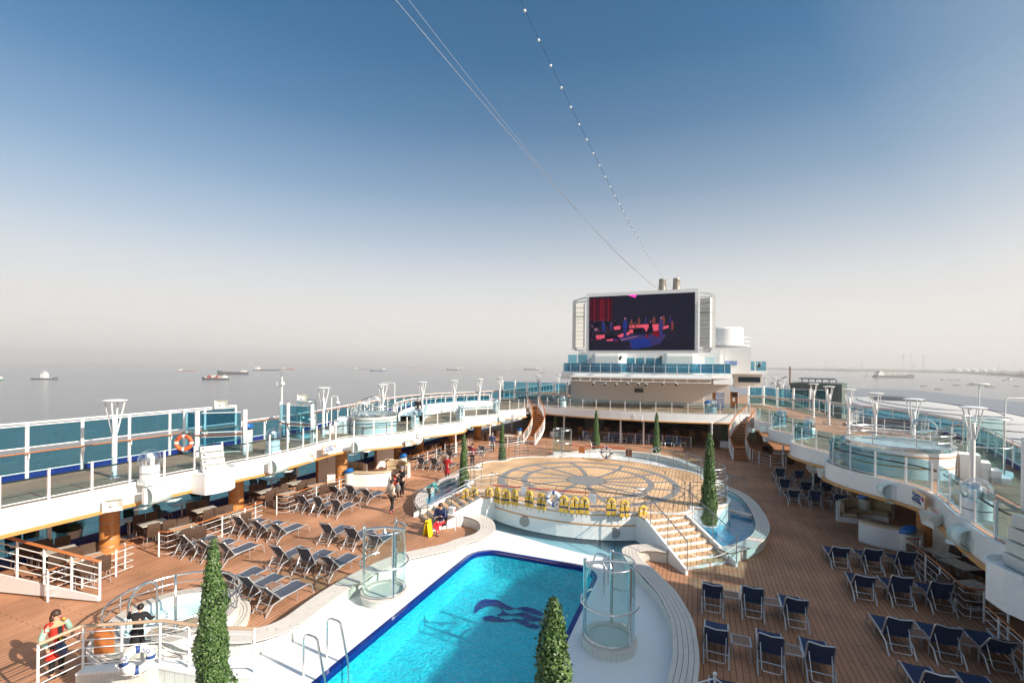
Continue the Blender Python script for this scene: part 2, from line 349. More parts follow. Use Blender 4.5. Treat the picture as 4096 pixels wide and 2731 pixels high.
n3 = n.new('ShaderNodeTexNoise'); n3.inputs['Scale'].default_value = .004; n3.inputs['Detail'].default_value = 4; l.new(mp.outputs[0], n3.inputs['Vector'])
mm = n.new('ShaderNodeMixRGB'); mm.inputs[1].default_value = (.19, .195, .20, 1); mm.inputs[2].default_value = (.27, .265, .26, 1); l.new(n3.outputs['Fac'], mm.inputs[0]); l.new(mm.outputs[0], b.inputs['Base Color'])
M['sea'] = m
M['wet'] = mat('wet_white_floor', (.84, .86, .87), .14, var=.03, scale=.7, bump=.15, bscale=6)
M['paleblue'] = tiles('pale_blue_mosaic', (.34, .62, .72), .06)
M['moat_floor'] = tiles('deep_blue_mosaic', (.03, .30, .48), .06)
M['bleach'] = mat('bleached_teak', (.70, .64, .58), .55, var=.12, scale=5)
M['seam'] = mat('dark_caulk', (.04, .035, .03), .8)
M['tub_floor'] = mat('tub_shell', (.74, .84, .84), .2, var=.02)
from mathutils.geometry import tessellate_polygon
def flat(outer, holes, z):
    loops = [[Vector((p[0], p[1], z)) for p in q] for q in [outer]+holes]
    tri = tessellate_polygon(loops); vs = [v for q in loops for v in q]; fs = []
    for a, b, c in tri:
        nz = (vs[b]-vs[a]).cross(vs[c]-vs[a]).z
        fs.append((a, b, c) if nz > 0 else (a, c, b))
    return MB().add(vs, fs)
def sym(h): return h+[(-x, y) for x, y in reversed(h) if x > 1e-6]
# ------------------------------------------------------------------ sea, far shore
struct(flat([(-42000, -42000), (42000, -42000), (42000, 42000), (-42000, 42000)], [], ZSEA), 'sea', M['sea'])
# ------------------------------------------------------------------ pool deck
POOL = rrect(-2.60, 2.53, 1.0, 17.25, .95, 7)
hr = [(4.75, 19.3), (4.1, 19.28), (3.5, 19.02), (3.14, 18.55), (3.17, 18.0), (3.42, 17.36), (3.85, 16.75), (4.25, 16.03), (4.62, 15.4), (4.89, 14.69), (5.12, 13.9), (5.22, 13.17), (5.28, 12.3), (5.26, 11.6), (5.21, 11.0), (5.15, 9.5), (5.2, 8), (5.3, 6.0), (5.4, 3.5), (5.4, 0)]
benchR = cr_(hr, 4)
hl = [(-4.7, 19.35), (-4.0, 19.3), (-3.4, 18.95), (-3.02, 18.4), (-2.88, 17.9), (-2.95, 17.4), (-3.30, 16.75), (-3.54, 16.06), (-4.0, 15.4), (-4.56, 14.59), (-4.90, 13.5), (-5.05, 12.25), (-5.05, 11.2), (-4.98, 10.4), (-4.90, 9.6), (-5.15, 9.05), (-5.86, 8.75), (-6.3, 8.7)]
benchL = cr_(hl, 4)
stage_h = [(0.0, 19.933), (1.182, 20.03), (2.364, 20.322), (3.25, 20.71), (3.891, 21.146), (4.63, 21.291), (5.22, 21.631), (5.565, 22.213), (5.595, 22.795), (6.008, 22.843), (6.796, 23.377), (7.191, 24.25), (7.141, 25.123), (6.501, 25.705), (7.043, 26.19), (7.24, 26.966), (6.944, 27.936), (6.107, 28.518), (6.058, 29.294), (5.516, 30.07), (4.531, 30.749), (3.546, 31.04), (2.659, 31.525), (1.28, 31.864), (0.0, 31.962)]
stage_c = cr_(stage_h, 3); STAGE = stage_c+[(-x, y) for x, y in reversed(stage_c[1:-1])]
surround = [tuple(p[:2]) for p in benchR]+[(-5.4, 0), (-5.6, 6.2), (-6.3, 7.2)]+[tuple(p[:2]) for p in reversed(benchL)]+[(-4.6, 19.5), (-4.6, 21.9), (-3.0, 22.0), (0, 22.0), (3, 22.0), (4.5, 21.9), (4.6, 19.5)]
wade = [tuple(P(qF(x, y))[:2]) for x, y in ((235, 60), (160, 150), (520, 165), (900, 215), (1200, 285), (1590, 345), (1640, 330), (1850, 320), (1850, 150))]
wade = wade[:1]+wade[1:]
W2 = [(-4.3, 20.2), (-3.8, 19.6), (-2.6, 19.35), (-1.4, 19.1), (-.2, 18.75), (1.0, 18.45), (2.2, 18.3), (3.3, 18.55), (4.0, 19.4), (3.8, 20.9), (2.4, 21.5), (0, 21.1), (-2.4, 21.5), (-4.0, 21.6)]
W2 = cr_(W2, 3, True)
Hpool = off(POOL, -.02, True) if False else POOL
deck_out = [(-17.7, -12), (17.7, -12), (18.2, 40), (15, 80), (-15, 80), (-18.2, 40)]
struct(flat(deck_out, [rrect(-2.5, 2.45, 1.1, 17.1, .8, 7)[::-1], off(W2, .03, True), [(-1.6, 33.3), (3.6, 33.3), (3.4, 35.0), (1.0, 35.6), (-1.4, 34.6)]], 0.0), 'pool_deck', M['teak'])
hull = MB(); hull.wall([(-17.7, -12), (-18.2, 40), (-15, 80), (15, 80), (18.2, 40), (17.7, -12)], ZSEA-2, -.4, .3); struct(hull, 'hull', M['white'])
struct(flat(surround, [POOL[::-1], W2[::-1]], .03), 'pool_surround', M['wet'])
# the main pool
pool = T('swimming_pool', 'turquoise swimming pool with navy tiled edge sunk in the white wading floor', 'pool', (0, 9, 0))
inn = rrect(-2.47, 2.40, 1.13, 17.12, .84, 7); out_ = rrect(-2.62, 2.55, .98, 17.27, .97, 7)
b = MB(); n = len(inn)
vs = [(x, y, .036) for x, y in out_]+[(x, y, .036) for x, y in inn]+[(x, y, -.14) for x, y in inn]
b.add(vs, [(i, (i+1) % n, n+(i+1) % n, n+i) for i in range(n)]+[(n+i, n+(i+1) % n, 2*n+(i+1) % n, 2*n+i) for i in range(n)])
b.obj('navy_coping', M['navy_tile'], pool)
b = MB(); vs = [(x, y, -.14) for x, y in inn]+[(x, y, -1.0) for x, y in inn]
b.add(vs, [(i, (i+1) % n, n+(i+1) % n, n+i) for i in range(n)]+[tuple(range(n, 2*n))]); b.obj('basin', M['pool_floor'], pool)
emb = MB(); random.seed(3)
for sh in ([(225, 920), (240, 850), (290, 805), (370, 795), (450, 810), (520, 845), (590, 880), (605, 888), (540, 892), (480, 880), (430, 860), (370, 857), (310, 872), (262, 897), (235, 925)],
           [(605, 882), (680, 866), (760, 880), (820, 905), (878, 930), (850, 945), (790, 935), (720, 912), (660, 895)],
           [(470, 892), (505, 912), (560, 930), (610, 925), (690, 915), (770, 950), (862, 970), (845, 990), (780, 1000), (700, 982), (640, 946), (560, 942), (500, 944), (430, 945), (475, 920)],
           [(300, 965), (350, 948), (430, 955), (490, 978), (540, 984), (600, 975), (680, 985), (740, 1015), (830, 1040), (790, 1060), (720, 1050), (650, 1018), (590, 996), (540, 996), (460, 1000), (380, 995), (320, 985)]):
    pts = [P(qF(x+random.uniform(-3, 3), y+random.uniform(-3, 3)), -.97) for x, y in cr_(sh, 5, True)]
    f_ = flat([(p.x, p.y) for p in pts], [], -.97); emb.add(f_.v, f_.f)
emb.obj('emblem', M['navy_tile'], pool)
stp = MB()
for k in range(3): stp.box((-2.0+.0*k, 6.4+.32*k, -.35-.2*k), (.7, .5, .05))
stp.obj('steps', M['teak'], pool)
struct(flat(inn, [], -.06), 'water', M['w_pool'])
wd = T('wading_channel', 'shallow blue tiled channel curving along the foot of the stage wall', 'channel', (0, 19.5, 0))
n = len(W2); b = MB(); b.add([(x, y, .03) for x, y in W2]+[(x, y, -.28) for x, y in W2], [(i, n+i, n+(i+1) % n, (i+1) % n) for i in range(n)]+[tuple(reversed(range(n, 2*n)))])
b.obj('basin', M['paleblue'], wd); struct(flat(W2, [], -.02), 'water', M['w_shal'])
# ------------------------------------------------------------------ low bench walls round the pools
def bench(label, path, w=.62, side=1, z=.45, wallm='tile', rows=5, water_gap=False):
    t = T('bench_wall', label, 'bench', (path[0][0], path[0][1], 0), group='curved bench walls round the pools')
    MB().wall(path, 0, z-.06, w-.1, side).obj('wall', M[wallm], t)
    MB().wall(path, z-.06, z-.008, w-.02, side).obj('caulk', M['seam'], t)
    s = MB(); g = .012; pw = (w-g*(rows-1))/rows; cen = off(path, side*w/2) if side else path
    for k in range(rows):
        o_ = off(cen, -w/2+pw/2+k*(pw+g)); seg = even(o_, .16); i = 0; stepn = 7
        while i < len(seg)-1:
            j = min(i+stepn, len(seg)-1); q = [tuple(p) for p in seg[i:j+1]]
            e = Vector(q[-1])-Vector(q[-2]); e.normalize(); q[-1] = (q[-1][0]-e[0]*.01, q[-1][1]-e[1]*.01)
            s.wall(q, z-.03, z, pw); i = j
    s.obj('seat', M['bleach'], t); return t
bench('pale slatted bench wall curving along the sunlit left edge of the pool', benchL, .66, 1)
bench('pale slatted bench wall curving along the shaded right edge of the pool', benchR, .62, -1 if False else 1)
# ------------------------------------------------------------------ raised round stage
stg = T('round_stage', 'round raised teak stage with steel ring inlays between the two pools', 'stage', (0, 26, 0))
SH = 1.15
b = MB(); b.wall(STAGE, 0, SH-.09, .12, 0, True); b.obj('wall', M['white2'], stg)
b = MB(); b.wall(STAGE, SH-.089, SH-.035, .14, 0, True); b.obj('teak_stripe', M['trim'], stg)
b = MB(); b.wall(off(STAGE, 0, True), SH-.034, SH+.03, .16, 0, True); b.obj('rim', M['white2'], stg)
b = MB(); b.wall([p for p in STAGE if p[1] < 22.2 and -4.6 < p[0] < 4.6][::1] if False else [p for p in stage_c if p[1] < 21.35][::-1]+[(-x, y) for x, y in stage_c[1:] if y < 21.35], .62, .67, .16, 0); b.obj('teak_stripe', M['trim'], stg)
flat(STAGE, [], SH).obj('floor', M['teak_stage'], stg)
ring = MB(); CX_, CY_ = 0.05, 25.6
def annulus(mb, r0, r1, z, n=72):
    mb.add([(CX_+r*math.cos(2*pi*k/n), CY_+r*math.sin(2*pi*k/n), z) for r in (r0, r1) for k in range(n)], [(k, (k+1) % n, n+(k+1) % n, n+k)[::-1] for k in range(n)])
annulus(ring, 4.55, 4.93, SH+.006); annulus(ring, 3.30, 3.64, SH+.006); annulus(ring, .01, 1.1, SH+.006)
for k, a in enumerate([8, 32, 62, 104, 136, 160, 186, 214, 252, 286, 322, 346]):
    sp = [(CX_+r*math.cos(R(a+(r-1)*3.2)), CY_+r*math.sin(R(a+(r-1)*3.2))) for r in (1.05, 1.8, 2.6, 3.30)]
    sp2 = [(CX_+r*math.cos(R(a+(r-1)*3.2)), CY_+r*math.sin(R(a+(r-1)*3.2))) for r in (3.64, 4.1, 4.55)]
    for q in (sp, sp2):
        A = off(q, .13); B = off(q, -.13); m_ = len(q)
        ring.add([(x, y, SH+.006) for x, y in A]+[(x, y, SH+.006) for x, y in B], [(i, m_+i, m_+i+1, i+1) for i in range(m_-1)])
ring.obj('steel_inlay', M['grating'], stg)
for a in range(0, 360, 30):
    for r in (4.74, 3.47): MB().lathe([(.07, 0), (.07, .012), (.03, .02)], (CX_+r*math.cos(R(a)), CY_+r*math.sin(R(a)), SH+.006), 10).obj('floor_light', M['steel_soft'], stg)
for x in (-1.25,): 
    b = MB(); b.xf(Matrix()); 
    for c_, yy in (((-1.55), 20.02), (2.5, 20.32)):
        q = MB(); q.lathe([(.24, 0), (.24, .05)], (0, 0, 0), 20); q.xf(Matrix.Translation((c_, yy, .38 if c_ < 0 else .34)) @ Matrix.Rotation(R(90), 4, 'X') ); q.obj('speaker_grille', M['grating'], stg)
# steps down from the stage on both sides
def steps(label, s, group):
    t = T('stage_steps', label, 'steps', (s*6.4, 18.8, 0), group=group)
    ax = Vector((s*.65, -.76)).normalized(); bot = Vector((s*6.35, 18.75)); run = .335; n = 8; top = bot-ax*run*n; sd_ = Vector((-ax.y, ax.x))*s
    M3 = Matrix(((sd_.x, ax.x, 0), (sd_.y, ax.y, 0), (0, 0, 1)))
    for k in range(n-1):
        z = SH*(1-(k+1)/n); c_ = top+ax*(run*(k+.5)); w = 1.92+.03*k
        MB().box((c_.x, c_.y, z/2-.015), (w, run-.003, z-.03), M=M3).obj('riser', M['white2'], t); MB().box((c_.x, c_.y, z), (w-.01, run+.012, .014), M=M3).obj('tread', M['teak_stage'], t)
    c_ = top-ax*.55; MB().box((c_.x, c_.y, SH/2-.03), (2.05, 1.09, SH-.06), M=M3).obj('landing', M['white2'], t); MB().box((c_.x, c_.y, SH-.02), (2.04, 1.09, .03), M=M3).obj('landing_deck', M['teak_stage'], t)
    for e in (-1, 1):
        st = MB(); pts = []; a = top+sd_*e*1.02; c2 = bot+sd_*e*1.14
        for u in (0, 1):
            q = off([tuple(a), tuple(c2)], .05 if u else -.05)
            pts += [(q[0][0], q[0][1], 0), (q[1][0], q[1][1], 0), (q[1][0], q[1][1], .2), (q[0][0], q[0][1], SH+.03)]
        st.add(pts, [(0, 1, 2, 3), (7, 6, 5, 4), (3, 2, 6, 7), (0, 4, 5, 1), (1, 5, 6, 2), (0, 3, 7, 4)]); st.obj('stringer', M['white2'], t)
    return t, top, bot, ax, sd_
stR = steps('white stage steps with teak treads descending to the shaded right deck', 1, 'flights of steps off the round stage')
stL = steps('white stage steps with teak treads descending to the sunlit left deck', -1, 'flights of steps off the round stage')
# crescent pools either side of the stage
def crescent(s, label, blabel):
    t = T('crescent_pool', label, 'pool', (s*7, 24, 0), group='crescent pools beside the stage')
    o_ = cr_([(s*x, y) for x, y in ((6.55, 19.95), (7.35, 20.8), (7.95, 22.0), (8.25, 23.4), (8.3, 24.8), (8.2, 26.6), (7.95, 28.2), (7.4, 29.5), (6.6, 30.5))], 4)
    i_ = [(s*4.2, 30.5), (s*4.6, 22.0)]
    poly = o_+i_; flat(poly, [], .05).obj('basin', M['moat_floor'], t)
    struct(flat(o_+[(s*5, 30), (s*5, 22)], [], .30), 'water', M['w_moat'])
    b = MB(); b.bar((s*7.1, 25.6, .42), (s*8.2, 24.9, .42), .35, .1); b.obj('divider', M['bleach'], t)
    bench(blabel, o_, .55, -s, .47)
crescent(1, 'blue crescent pool with a teak divider in the shade right of the stage', 'curved slatted bench wall round the crescent pool right of the stage')
crescent(-1, 'deep blue crescent pool tucked against the left side of the stage', 'curved slatted bench wall round the crescent pool left of the stage, where a boy leans')
# far pool beyond the stage
far_o = cr_([(-5.6, 32.2), (-5.0, 34.6), (-4.0, 36.5), (-2.8, 38.3), (-.5, 39.3), (2.0, 39.2), (4.2, 38.0), (5.6, 36.0), (6.5, 33.8), (6.6, 31.8)], 4)
struct(flat(far_o+[(5.4, 31.0), (3.6, 31.2), (2.7, 31.6), (0, 32.0), (-2.7, 31.6), (-3.6, 31.2)], [[(-1.5, 33.4), (3.5, 33.4), (3.3, 34.9), (1.0, 35.5), (-1.3, 34.5)]], .03), 'far_pool_surround', M['wet'])
fp = T('far_swimming_pool', 'far swimming pool showing a dark blue sliver of water behind the stage', 'pool', (1, 34, 0))
q = [(-1.52, 33.35), (3.52, 33.35), (3.32, 34.95), (1.0, 35.55), (-1.32, 34.55)]
MB().add([(x, y, .035) for x, y in q]+[(x, y, -1.2) for x, y in q], [(i, 5+i, 5+(i+1) % 5, (i+1) % 5) for i in range(5)]+[(9, 8, 7, 6, 5)]).obj('basin', M['blue'], fp)
struct(flat(q, [], -.04), 'water', M['w_pool'])
bench('long pale bench wall curving behind the far pool below the dark loungers', far_o, .6, -1, .5, rows=4)
# ------------------------------------------------------------------ generic railings
def post_h(p, h): return (Vector(p), Vector(p)+Vector((0, 0, h)))
def rail(label, pts, h=1.05, nb=4, sp=1.5, top='wood', post='white', pr=.022, tr=.033, name='railing', br=.011, group=None, cat='railing', fl=None, z0=0, lean=0):
    pts = [Vector(p) for p in pts]; c = pts[0]
    t = T(name, label, cat, tuple(c), group=group)
    for q in even(pts, sp):
        MB().tube(q+Vector((0, 0, z0)), q+Vector((0, 0, h)), pr, 8).obj('post', M[post], t)
    MB().path([p+Vector((0, 0, h)) for p in pts], tr, 8, flat=fl or (1.0, .8)).obj('top_rail', M[top], t, smooth=True)
    b = MB()
    for k in range(nb): b.path([p+Vector((0, 0, h*(.14+.72*k/max(nb-1, 1)))) for p in pts], br, 6)
    b.obj('lower_rails', M[post], t, smooth=True); return t
def balustrade(label, pts, h=1.0, sp=1.15, g='g_tint', group='glass balustrades round the upper deck', hand='black', inside=1, cat='railing', kick=True):
    pts = [Vector(p) for p in pts]; t = T('glass_balustrade', label, cat, tuple(pts[0]), group=group)
    e = even(pts, sp); 
    for q in e: MB().box(q+Vector((0, 0, h/2)), (.055, .06, h)).obj('post', M['white'], t)
    fine = even(pts, sp/4)
    for i in range(len(e)-1):
        seg = [e[i].lerp(e[i+1], .06)]+[p for p in fine if (p-e[i]).length > .1 and (p-e[i+1]).length > .1 and (p-e[i]).dot(e[i+1]-e[i]) > 0 and (p-e[i+1]).dot(e[i]-e[i+1]) > 0]+[e[i].lerp(e[i+1], .94)]
        seg = [(p.x, p.y) for p in seg]; z = e[i].z
        MB().wall(seg, z+.1, z+h+.06, .014).obj('glass_panel', M[g], t)
    if hand:
        o_ = off([(p.x, p.y) for p in pts], .13*inside); MB().path([(x, y, p.z+h*.74) for (x, y), p in zip(o_, pts)], .028, 8).obj('handrail', M[hand], t, smooth=True)
    if kick: MB().path([(p.x, p.y, p.z+.09) for p in pts], .018, 6).obj('kick_rail', M['white'], t)
    return t
# ------------------------------------------------------------------ balconies of the upper deck
lobes = [(13.3, -12), (13.3, 8), (13.2, 11.5), (13.08, 14), (12.92, 16), (13.15, 18.2), (13.5, 20.6), (13.2, 21.9), (12.6, 22.7), (12.0, 23.6), (11.55, 24.6), (11.38, 25.6), (11.75, 26.6), (12.45, 27.2), (12.1, 28.1), (11.5, 29.2), (11.0, 30.4), (10.88, 31.4), (11.3, 32.6), (12.25, 33.5), (11.9, 34.5), (11.3, 35.4), (10.75, 36.4), (10.5, 37.3), (10.8, 38.5), (11.8, 39.7), (11.3, 40.5), (10.65, 41.4), (10.25, 42.4), (10.15, 43.3)]
lob = cr_(lobes, 4)
outer_h = cr_([(17.68, -12), (17.68, 5), (17.55, 12), (17.45, 18), (17.9, 22.5), (18.9, 27), (20.3, 32.5), (21.3, 38.5), (20.7, 43.5), (18.6, 47.5), (17.2, 52), (16.8, 60), (16.5, 78)], 4)
fwd = cr_([(10.2, 47.3), (9.4, 46.85), (7.4, 46.0), (4, 45.25), (0, 45.0), (-4, 45.25), (-7.4, 46.0), (-9.4, 46.75), (-10.2, 47.2)], 4)
def balcony(s, label):
    t = T('balcony', label, 'balcony', (s*13.3, 20, ZU-.3), group='balconies of the upper deck')
    inn_ = [(s*x, y) for x, y in lob]; ou = [(s*x, y) for x, y in outer_h if y < 48]
    poly = inn_+[(s*10.3, 46.0), (s*10.3, 48)]+ou[::-1]
    f_ = flat(poly, [], ZU); f_.obj('floor', M['teak_up'], t)
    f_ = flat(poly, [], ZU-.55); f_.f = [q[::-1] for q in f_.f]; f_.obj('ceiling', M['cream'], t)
    MB().wall(inn_, 2.42, ZU+.03, .1).obj('fascia', M['white2'], t)
    MB().wall(off(inn_, .06*s), 2.34, 2.44, .22).obj('wood_trim', M['trim'], t)
    o_ = [(s*x, y) for x, y in outer_h if y < 48]
    MB().wall(o_, ZU-.6, ZU-.004, .1).obj('edge', M['white'], t)
    MB().wall(off(o_, .09*s), ZU-.0, ZU+.24, .06).obj('blue_kerb', M['blue'], t)
    return t
balcony(-1, 'sunlit left upper deck balcony with scalloped white fascia over the dining tables')
balcony(1, 'shaded right upper deck balcony with scalloped white fascia over the loungers')
t = T('balcony', 'forward balcony with long white fascia below the big screen', 'balcony', (0, 46, ZU-.3), group='balconies of the upper deck')
poly = fwd+[(-10.2, 48), (-17, 48), (-16.8, 80), (16.8, 80), (17, 48), (10.2, 48)]
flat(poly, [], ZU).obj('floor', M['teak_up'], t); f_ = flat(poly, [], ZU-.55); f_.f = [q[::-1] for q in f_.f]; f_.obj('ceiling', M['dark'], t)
MB().wall(fwd, 2.42, ZU+.03, .1).obj('fascia', M['white2'], t)
MB().wall(off(fwd, .05), 2.34, 2.44, .2).obj('wood_trim', M['trim'], t)
# inner balustrades
zz = lambda q, z=ZU: [(x, y, z) for x, y in q]
inL = [(-x, y) for x, y in lob]
balustrade('glass balustrade along the near sunlit left balcony beside the line array speaker', zz([p for p in off(inL, .12) if 2 < p[1] < 20.8]), inside=1)
balustrade('glass balustrade following the scalloped lobes of the far left balcony', zz([p for p in off(inL, .12) if p[1] >= 20.8]), inside=1)
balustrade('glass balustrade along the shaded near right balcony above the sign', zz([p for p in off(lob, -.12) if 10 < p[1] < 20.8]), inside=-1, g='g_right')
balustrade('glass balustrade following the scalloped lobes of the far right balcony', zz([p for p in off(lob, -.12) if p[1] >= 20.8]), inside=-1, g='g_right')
balustrade('glass balustrade across the forward balcony below the big screen', zz([(x, y+.14) for x, y in fwd]), sp=1.45, inside=-1)
# outer wind screens
def windscreen(label, pts, h, tiers, sp, g='g_dark', side=1, wood=1.0, group='outer glass wind screens', hs=None):
    pts = [Vector(p) for p in pts]; t = T('wind_screen', label, 'wind screen', tuple(pts[0]), group=group); e = even(pts, sp)
    for q in e:
        MB().box(q+Vector((0, 0, h/2)), (.07, .1, h)).obj('post', M['white'], t)
        d_ = Vector((-side*.2, 0, wood-.12)); MB().path([q+Vector((0, 0, wood-.25)), q+Vector((-side*.16, 0, wood-.22)), q+Vector((-side*.18, 0, wood))], .02, 6).obj('bracket', M['white'], t)
    for i in range(len(e)-1):
        a, b_ = e[i].lerp(e[i+1], .04), e[i].lerp(e[i+1], .96)
        for z0, z1 in tiers: MB().wall([(a.x, a.y), (b_.x, b_.y)], a.z+z0, a.z+z1, .014).obj('glass_panel', M[g], t)
    b = MB()
    for z0, z1 in tiers:
        for z in (z0-.02, z1+.02): b.path([(p.x, p.y, p.z+z) for p in e], .022, 6)
    b.path([(p.x, p.y, p.z+h) for p in e], .035, 8); b.obj('frame_rails', M['white'], t)
    o_ = off([(p.x, p.y) for p in pts], .18 if side > 0 else -.18)
    MB().path([(x, y, pts[0].z+wood) for x, y in o_], .04, 8, flat=(1.3, .7)).obj('wood_rail', M['wood_dark' if g == 'g_tint' else 'wood'], t, smooth=True)
    return t
oL = [(-x, y) for x, y in outer_h]
windscreen('tall two-tier tinted wind screen along the near left outer edge', zz([(-17.6, 1.0), (-17.5, 7), (-17.4, 12), (-17.3, 17.6)]), 2.1, ((.28, .96), (1.2, 1.98)), 1.62, side=-1)
windscreen('low tinted wind screen bulging round the far left outer edge', zz([p for p in off(oL, -.12) if 17.5 < p[1] < 77]), 1.2, ((.28, 1.05),), 1.5, side=-1, wood=1.15)
windscreen('low tinted wind screen bulging round the far right outer edge', zz([p for p in off(outer_h, .12) if 15 < p[1] < 77]), 1.2, ((.28, 1.05),), 1.6, side=1, wood=1.15)
def screen(label, bases, h=2.15, group='free-standing glass screens between round white posts', zt=1.0):
    t = T('glass_screen', label, 'glass screen', tuple(bases[0]), group=group)
    for q in bases: MB().lathe([(.10, 0), (.10, h-.04), (.085, h)], q, 14).obj('post', M['white'], t, smooth=True)
    b = MB()
    for i in range(len(bases)-1):
        a, c = Vector(bases[i]), Vector(bases[i+1]); u = a.lerp(c, .09); v = a.lerp(c, .91)
        for z0, z1 in ((.16, zt-.1), (zt+.12, h-.12)):
            MB().wall([(u.x, u.y), (v.x, v.y)], a.z+z0, a.z+z1, .016).obj('glass_panel', M['g_dark'], t)
            for z in (z0, z1): MB().tube((u.x, u.y, a.z+z), (v.x, v.y, a.z+z), .02, 6).obj('frame_rail', M['white'], t)
    MB().path([Vector(p)+Vector((0, -.12, zt)) for p in bases], .04, 8).obj('wood_rail', M['wood_dark'], t); return t
def fix(q0, Y=None): p = P(q0, ZU); return (p.x, p.y, ZU)
screen('glass screen on three round posts across the left deck, behind the line array speaker', [fix(qA(2247, 955)), (-15.9, 14.6, ZU), (-17.2, 14.9, ZU)][::-1])
screen('glass screen on three round posts across the left deck, beside the glass shower', [(-16.6, 19.9, ZU), (-15.6, 19.5, ZU), fix(qC(797, 855))])
screen('glass screen on round posts across the near right deck behind the lamp', [(15.3, 19.4, ZU), (17.2, 19.0, ZU)], h=2.3)
xs = [fix(qG(*p)) for p in ((988, 740), (1187, 740), (1372, 780), (1590, 795), (1812, 805), (2038, 815))]
screen('curved glass screen of many round posts across the far right deck', xs, h=2.2)
ys_ = [(-17.0, 53.5, ZU), (-15.2, 53.2, ZU), (-13.5, 53.0, ZU), (-11.8, 52.8, ZU), (-10.0, 52.6, ZU), (-8.4, 52.6, ZU)]
screen('glass screen of many round posts across the far left deck', ys_, h=2.4)
# ------------------------------------------------------------------ street-lamp like deck lights
def make_lamp(label, loc):
    t = T('deck_lamp', label, 'lamp', loc, group='white cone-topped deck lamps')
    MB().lathe([(.16, 0), (.16, .02), (.085, .025), (.085, 2.35), (.075, 2.36)], (0, 0, 0), 16).obj('pole', M['white'], t, smooth=True, world=False)
    b = MB()
    for k in range(4):
        a = R(45+90*k); MB().tube((.08*math.cos(a), .08*math.sin(a), 1.72), (.31*math.cos(a), .31*math.sin(a), 2.92), .025, 8).obj('strut', M['white'], t, world=False)
    MB().lathe([(.34, 0), (.40, .03), (.40, .05), (.25, .08), (.01, .09)], (0, 0, 2.9), 32).obj('disc', M['white2'], t, smooth=True, world=False)
    return t
lt = [('nearest sunlit lamp, on the left deck above the planter', qA(1055, 452)), ('lamp on the left deck right of the glass shower', qC(905, 340)), ('lamp behind the left upper hot tub', qC(1450, 312)), ('lamp on the left deck right behind the man in dark sweater', qC(1812, 290)),
      ('lamp on the left deck above the second scalloped lobe', qE(38, 275)), ('lamp on the left deck above the third scalloped lobe', qE(272, 262)), ('lamp on the left deck before the row of tall screen posts', qE(458, 247)), ('lamp between the far left screen posts', qE(810, 232)), ('faint lamp left of the forward building', qE(995, 224)),
      ('lamp, left one of a close pair beside the forward deck house', qG(1035, 325)), ('lamp, right one of a close pair beside the forward deck house', qG(1072, 333)), ('third lamp from the forward building on the right deck', qG(1158, 342)), ('fourth lamp from the forward building on the right deck', qG(1215, 350)), ('lamp before the stacked loungers on the right deck', qG(1340, 365)), ('lamp beside the stacked loungers and dark crane', qG(1445, 390)),
      ('lamp standing before the green scaffolded building', qG(1862, 447)), ('lamp at the right edge of the green scaffolded building', qG(2070, 482)), ('lamp left of the white domed roof on the right deck', qI(405, 292)), ('lamp before the dark skylight of the white domed roof', qI(700, 332)), ('lamp right of the upper right hot tub grab rails', qI(1125, 397)), ('nearest lamp on the right deck, before the security camera pole', qI(1782, 487))]
L0 = None
for lb, q in lt:
    p = P(q, ZU+2.98); loc = (p.x, p.y, ZU)
    lb = 'white cone-topped deck '+lb if not lb.startswith('white') else lb
    L0 = make_lamp(lb, loc) if L0 is None else (copy_tree(L0, loc, 0, lb) and L0)
# ------------------------------------------------------------------ sides below the balconies
def side_wall(s, label):
    t = T('side_wall', label, 'wall', (s*17.6, 15, 0), group='outer side walls of the pool deck'); X = s*17.55
    MB().box((X, 18, .2), (.12, 60, .4)).obj('blue_sill', M['blue'], t)
    MB().box((X, 18, 2.42), (.14, 60, .42)).obj('header', M['cream'], t)
    for k in range(20):
        y = -11+k*3.0; MB().box((X, y, 1.31), (.1, .12, 1.8)).obj('mullion', M['white'], t)
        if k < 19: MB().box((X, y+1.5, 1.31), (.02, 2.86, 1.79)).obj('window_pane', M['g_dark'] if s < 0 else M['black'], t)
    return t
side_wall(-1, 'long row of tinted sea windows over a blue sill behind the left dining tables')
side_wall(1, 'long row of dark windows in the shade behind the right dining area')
# forward wall and posts under the forward balcony
t = T('lounge_front', 'dark recessed lounge front under the forward balcony', 'wall', (0, 58, 0))
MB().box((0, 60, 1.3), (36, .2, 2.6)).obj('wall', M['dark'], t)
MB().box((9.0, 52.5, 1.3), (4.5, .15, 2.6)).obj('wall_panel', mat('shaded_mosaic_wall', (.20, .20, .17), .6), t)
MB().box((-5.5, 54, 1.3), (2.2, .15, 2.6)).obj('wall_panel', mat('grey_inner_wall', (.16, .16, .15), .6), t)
for q, lb in (((2256, 1751), 'leftmost round white post under the forward balcony'), ((2482, 1772), 'white post under the forward balcony left of its middle, below the clock'), ((2574, 1778), 'white post under the forward balcony right of the clock'), ((2846, 1798), 'rightmost round white post under the forward balcony')):
    p = P(q, 0); MB().lathe([(.085, 0), (.085, 2.45)], (p.x, p.y, 0), 14).obj('support_post', M['white'], None, True); tag(bpy.data.objects[-1] if False else col.objects[-1], lb, 'post', 'posts under the forward balcony')
for q, lb in ((qE(365, 860), 'thin white post under the third left lobe'), (qE(50, 975), 'thin white post under the second left lobe, beside the cypress'), (qE(568, 745), 'thin white post under the fourth left lobe'), (qG(1452, 1568), 'thin white post under the second right lobe')):
    p = P(q, 0); MB().lathe([(.06, 0), (.06, 2.45)], (p.x, p.y, 0), 12).obj('support_post', M['white'], None, True); tag(col.objects[-1], lb, 'post', 'thin posts under the balcony lobes')
